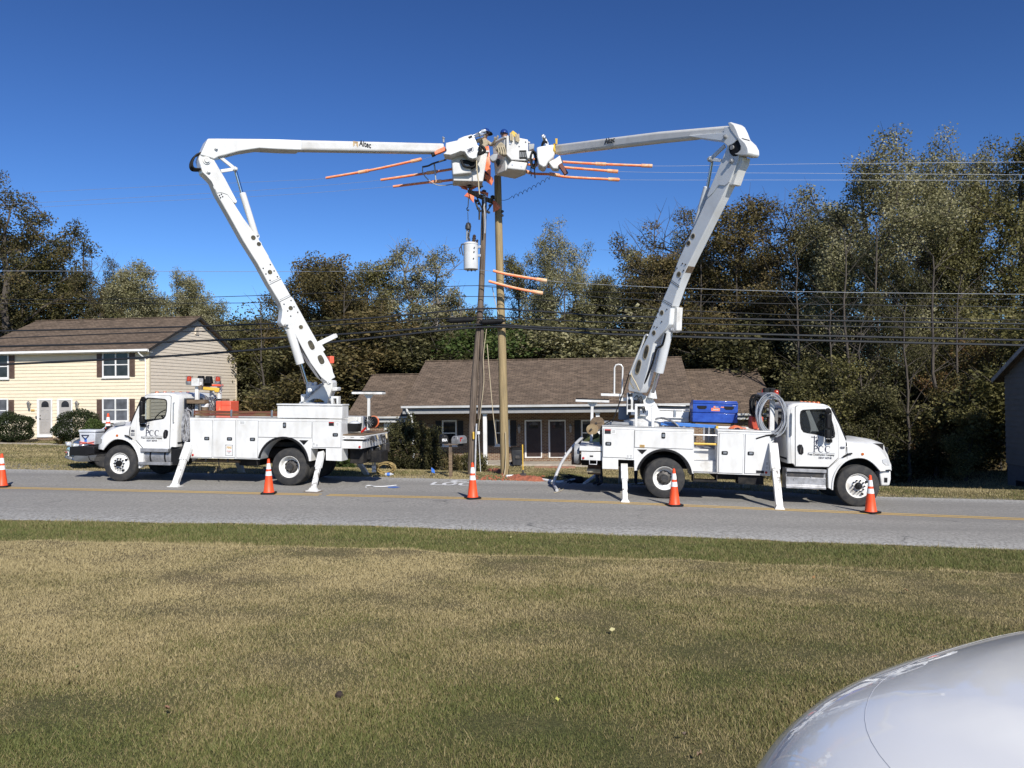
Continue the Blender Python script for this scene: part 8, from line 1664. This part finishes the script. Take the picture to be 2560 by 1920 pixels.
mb=MB(); mb.hexa([(-w*.75,-.26,.05),(w*.75,-.26,.05),(w*.75,.2,.05),(-w*.75,.2,.05),(-w,-.33,h*.88),(w,-.33,h*.88),(w,.3,h*.88),(-w,.3,h*.88)]); mb.build('bin_body',MT('bin_plastic',(.02,.022,.026,1),.5,0,(.035,.037,.04,1),4),T,.02); mb=MB(); mb.box(-w-.02,w+.02,-.36,.33,h*.885,h*.96); mb.box(-w+.05,w-.05,-.3,.3,h*.96,h); mb.build('bin_lid',m_black,T,.03,3); mb=MB(); mb.box(-.12,.12,-.35,-.31,h*.42,h*.58); mb.build('bin_catch',m_dark,T,.01)
for x in (-.27,.27): mb=MB(); mb.lathe([(0,-.03),(.11,-.03),(.12,0),(.11,.03),(0,.03)],(x,.22,.11),(1,0,0),16); mb.build('bin_wheel',m_black,T)
# red soil thrown up round the poles
def soil(q0,q1,h,seed,w):
    a,b=ground_pt(q0),ground_pt(q1); r=np.random.RandomState(seed); n=46; m=18; V=[]
    for i in range(n):
        for j in range(m):
            f,g=i/(n-1),j/(m-1)*2-1; x=a.x+(b.x-a.x)*f; y=a.y+(b.y-a.y)*f+g*w; e=max(0,(1-g*g))*max(0,1-(2*f-1)**4); V.append((x,y,zground(x,y)-.04+e*(.05+h*fbm(x+seed,y,2.2,3))+ (r.rand()-.5)*.05*e))
    return V,[(i*m+j,(i+1)*m+j,(i+1)*m+j+1,i*m+j+1) for i in range(n-1) for j in range(m-1)]
m_soil=MT('red_clay_soil',(.4,.13,.07,1),.95,0,(.27,.085,.045,1),9,bmp=.03,bscale=12)
V=[];Fq=[]
for q0,q1,h,sd_,w in ((cJ(1140,1140),cJ(1400,1150),.28,3,.8),(cJ(1390,1160),cJ(1750,1182),.2,8,.7)):
    v,f=soil(q0,q1,h,sd_,w); b=len(V); V+=v; Fq+=[tuple(i+b for i in k) for k in f]
o=np_mesh('dug_soil',V,Fq,m_soil); tag(o,'loose red orange soil heaped round the foot of the poles','soil',None,'stuff')
rr=random.Random(77); cl=MB()
for k in range(160):
    x=rr.uniform(1140,1745); p=ground_pt(cJ(x,rr.uniform(1120,1190)),.0); cl.lathe([(0,-.03),(rr.uniform(.02,.05),-.01),(.03,.02),(0,.04)],p+Vector((0,0,.02)),(rr.uniform(-1,1),rr.uniform(-1,1),1),5)
o=cl.build('soil_clods',m_soil,None,fix=False); tag(o,'scattered clods of red orange soil round the poles','soil',None,'stuff')
sb=ground_pt(cJ(1548,1165)); st_=at(*cJ(1542,868),sb.y+.05); T=thing('shovel','yellow handled shovel standing upright in the red soil','shovel',sb); mb=MB(); d=st_-sb; mb.tube([d*.22,d],.019,8); mb.build('shovel_handle',m_yel,T); mb=MB(); mb.prism([(-.09,d.z*.17),(.09,d.z*.17),(.1,.05),(.0,-.12),(-.1,.05)],-.012,.012); mb.tube([Vector((0,0,d.z*.15)),d*.26],.028,8); mb.build('shovel_blade',m_dark,T,.006)
def pipe(name,label,pts,r,mat,cat='pipe',n=6):
    Q=smooth(pts,n); o=Q[0]; mb=MB(); mb.tube([q-o for q in Q],r,10); ob=mb.build(name,mat,None); ob.location=o; tag(ob,label,cat); return ob
G_=lambda x,y,h=.04: ground_pt(cJ(x,y),h)
pipe('white_pipe','long white pipe snaking over the grass beyond the red soil',[G_(1400,1143),G_(1480,1140),G_(1560,1146),G_(1660,1162),G_(1760,1180),G_(1850,1192),G_(1930,1184),G_(2010,1168)],.045,m_pvcw)
pipe('white_pipe','straight white pipe leaning up towards the rusty hitch',[G_(2075,1208),at(*cJ(2140,1160),23.6),at(*cJ(2215,1105),23.6)],.05,m_pvcw)
a=[at(*cJ(2062,803),22.6),at(*cJ(1985,880),22.6),at(*cJ(1905,985),22.5),at(*cJ(1850,1090),22.4),at(*cJ(1818,1180),22.3)]; e=road_pt(cJ(1815,1215),.06); pipe('flexible_conduit','grey flexible conduit arching from the tail shelf down to the road',a+[e,road_pt(cJ(1840,1262),.04)],.045,m_pvc)
pipe('loose_wire','thin pale wire curled on the road at the end of the grey conduit',[road_pt(cJ(1835,1262),.02),road_pt(cJ(1870,1245),.02),road_pt(cJ(1895,1240),.02),road_pt(cJ(1885,1262),.02),road_pt(cJ(1840,1280),.02),road_pt(cJ(1815,1286),.02)],.008,m_rope,'wire')
pipe('bent_rod','thin white bent rod lying on the road beside the blue paint mark',[road_pt(cJ(190,1238),.02),road_pt(cJ(193,1224),.02),road_pt(cJ(235,1222),.02),road_pt(cJ(262,1230),.02),road_pt(cJ(350,1230),.02),road_pt(cJ(452,1220),.02)],.012,m_pvcw,'rod')
pipe('white_pipe','short white pipe lying on the grass behind the rear wheel',[ground_pt((1570,1212),.03),ground_pt((1608,1208),.03)],.03,m_pvcw)
mb=MB(); o=G_(2000,1185,.05)
for k in range(9):
    p=G_(1930+rr.uniform(0,140),1140+rr.uniform(0,65),.05)-o; mb.tube(smooth([p,p+Vector((rr.uniform(-.3,.3),rr.uniform(-.2,.2),rr.uniform(.03,.12))),p+Vector((rr.uniform(-.4,.4),rr.uniform(-.3,.3),.02))],4),.014,5)
mb.lathe([(0,-.15),(.12,-.1),(.14,0),(.1,.12),(0,.14)],G_(2035,1180,.1)-o,(1,0,.3),10); ob=mb.build('cable_tangle',m_black,None); ob.location=o; tag(ob,'tangle of black cables and fittings on the grass by the tail with the reels','cables')
p=G_(360,1125,0); T=thing('wire_basket','round straw coloured coil lying on the grass beyond the tail of the truck','coil',p); mb=MB()
for k in range(16): a=rr.uniform(.6,1); mb.tube([Vector((.34*a*math.cos(t),.06*k/16+.1*math.sin(t*2+k),.20+.2*a*math.sin(t))) for t in np.linspace(0,6.283,18,endpoint=False)],.016,5,closed=True)
mb.build('coil_loops',MT('straw',(.34,.25,.1,1),.9,0,(.22,.16,.07,1),8),T)
p=ground_pt(cJ(355,1142),.0); T=thing('water_bottle','small blue and clear bottle lying by the straw coloured coil','bottle',p); mb=MB(); mb.lathe([(.0,0),(.05,0),(.055,.05),(.055,.18),(.02,.24),(.02,.27),(0,.27)],(0,0,.055),(1,.1,0),14); mb.build('bottle_body',m_light,T); mb=MB(); mb.lathe([(.0565,.06),(.057,.062),(.057,.15),(.0565,.152)],(0,0,.055),(1,.1,0),14); mb.build('bottle_label',m_bluep,T)
p=G_(752,1145,0); T=thing('marker_flag','small blue marker flag on the grass left of the mailbox post','flag',p); mb=MB(); mb.tube([(0,0,-.05),(.01,0,.3)],.005,5); mb.build('flag_wire',m_steel,T); mb=MB(); mb.prism([(.01,.3),(.11,.22),(.13,.1),(.02,.14)],-.003,.003); mb.build('flag_cloth',m_bluep,T)
# fallen leaves and clods on the lawn
r_=random.Random(12)
for k,(px,py,lab,c_) in enumerate(((1277,1345,'yellow fallen leaf on the green verge',(.5,.45,.2,1)),(1530,1577,'pale yellow leaf in the middle of the lawn',(.55,.5,.25,1)),(1393,1753,'yellow leaf low on the lawn',(.5,.5,.12,1)),(193,1672,'yellow green leaf on the shaded side of the lawn',(.4,.42,.15,1)),(420,1775,'orange brown leaf near the bottom of the lawn',(.5,.25,.15,1)),(1752,1890,'large dry tan leaf close to the white bonnet',(.45,.3,.18,1)),(1715,1840,'dry pinkish leaf just beyond the white bonnet',(.45,.33,.22,1)),(2265,1478,'brown leaf on the lawn below the edge of the verge',(.4,.25,.12,1)),(2035,1445,'orange leaf on the edge of the verge',(.45,.25,.1,1)))):
    p=ground_pt((px,py),.045); L=.018 if py>1600 else .034; mb=MB(); V=[(0,-L,.01),(L*.6,-L*.2,.02),(L*.35,L*.5,.012),(0,L,.03),(-L*.4,L*.4,.015),(-L*.6,-L*.3,.025)]; mb.add(V+[(x,y,z-.004) for x,y,z in V],[(0,1,2,3,4,5),(11,10,9,8,7,6)]); ob=mb.build('fallen_leaf',MT('leaf_litter',c_,.8),None); ob.location=p; ob.rotation_euler=(r_.uniform(-.4,.4),r_.uniform(-.4,.4),r_.uniform(0,6)); tag(ob,lab,'leaf','leaves fallen on the lawn')
p=ground_pt((848,1738),.02); mb=MB(); mb.lathe([(0,-.02),(.022,-.012),(.027,.006),(.017,.022),(0,.025)],(0,0,0),(.2,.1,1),7); ob=mb.build('clod',MT('dark_clod',(.035,.022,.018,1),.9),None); ob.location=p; tag(ob,'dark brown clod lying in the grass low on the lawn','clod')
# ---------------------------------------------------------------- white car beside the camera
m_carw=MT('white_car_paint',(.9,.89,.85,1),.35,0,(.87,.86,.82,1),1,coat=1.0); m_carw.node_tree.nodes['Principled BSDF'].inputs['Coat Roughness'].default_value=.02
gzc=zground(1.4,.5); dzc=1.12-gzc; CW,CLn=1.95,4.8; CO=Vector((.88,1.9,gzc)); crz=math.radians(30)
T=thing('white_car','white car whose bonnet corner fills the bottom of the photo','car',M=Matrix.Translation(CO)@Matrix.Rotation(crz,4,'Z'))
def plan(off,n=10):
    hw=CW/2-off; L=[]; rx,ry=.95*hw,.8
    for i in range(n*2+1):
        t=math.pi*(1-i/(n*2)); cs,sn=math.cos(t),math.sin(t); L.append((hw*math.copysign(abs(cs)**.8,cs),-off-ry+(ry)*abs(sn)**.8))
    return [(-hw,-2.0)]+[(-hw,-1.3)]+L+[(hw,-1.3),(hw,-2.0)]
zt_=[(.0,.62),(.02,.74),(.05,.83),(.10,.90),(.17,.945),(.25,.972),(.345,.99),(.5,1.008),(.65,1.018),(.93,1.022)]
rings=[(.05,.3),(.0,.42),(.0,.62),(.008,.69),(.02,.74),(.033,.79),(.05,.83),(.072,.868),(.10,.90),(.133,.925),(.17,.945),(.21,.96)]+[(o_,float(np.interp(o_,[a for a,_ in zt_],[b for _,b in zt_]))) for o_ in np.arange(.25,.95,.03)]
V=[];mb=MB()
for k,(o_,z) in enumerate(rings):
    for x,y in plan(o_,22):
        rd=.022*(1-sstep(.40,.46,abs(x)/(1-.16*max(-1,min(0,y+1.0)))))*sstep(.12,.4,o_)+.012*math.exp(-((abs(x)/(1-.16*max(-1,min(0,y+1.0)))-.44)/.03)**2)*sstep(.2,.4,o_)
        V.append((x,y,z+float(rd)+(dzc if z>.6 else 0)+(.045*min(1,max(0,(-y-.2)/1.5)) if z>.6 else 0)))
n=len(plan(0,22)); fs=[(i*n+k,i*n+k+1,(i+1)*n+k+1,(i+1)*n+k) for i in range(len(rings)-1) for k in range(n-1)]; last=[(len(rings)-1)*n+k for k in range(n)]
for k in range(n//2): 
    if last[k+1]!=last[n-2-k]: fs.append((last[k],last[k+1],last[n-2-k],last[n-1-k]))
mb.add(V,fs); BN=mb.build('bonnet',m_carw,T,ang=60)
kk=min(range(len(rings)),key=lambda i:abs(rings[i][0]-.21)); mb=MB(); mb.tube([Vector(V[kk*n+i])-Vector((0,0,.0006)) for i in range(n)],.001,6,cap=False); mb.build('panel_gap',m_pvc,BN)
mb=MB(); hw=CW/2; mb.prism([(-2.0,.3),(-4.75,.32),(-4.8,.9),(-4.6,1.05),(-2.0,1.09)],-hw,hw); mb.v=[(y,x,z) for x,y,z in mb.v]; mb.build('car_body',m_carw,T,.06,3)
mb=MB(); mb.hexa([(-.86,-1.75,1.07),(.86,-1.75,1.07),(.86,-4.5,1.07),(-.86,-4.5,1.07),(-.66,-2.5,1.6),(.66,-2.5,1.6),(.66,-4.1,1.6),(-.66,-4.1,1.6)]); mb.build('car_glass',m_glass,T,.03); mb=MB(); mb.box(-.67,.67,-4.15,-2.48,1.585,1.66); mb.build('car_roof',m_carw,T,.04,3)
for y in (-1.0,-3.75):
    for x,s in ((-hw+.02,1),(hw-.02,-1)):
        mb=MB(); mb.lathe([(.22,0),(.33,0),(.35,.03),(.35,.22),(.22,.24)],(x-.0*s,y,.35),(s,0,0),28); o=mb.build('wheel',m_tyre,T); mb=MB(); mb.lathe([(0,.01),(.21,.0),(.22,.06),(0,.08)],(x,y,.35),(s,0,0),20); mb.build('rim',m_steel,o)
for x in (-.62,.62):
    mb=MB(); mb.prism(rrect(x-.2,x+.2,.62,.76,.05),-.02,.12); mb.v=[(a,-.12-b*.6-abs(a)*.22,c) for a,b,c in mb.v]; mb.build('headlight',m_light,T,.02)
mb=MB(); mb.prism(rrect(-.4,.4,.5,.7,.06),-.03,.05); mb.v=[(a,-.0+b*.5,c) for a,b,c in mb.v]; mb.build('grille',m_black,T,.02)
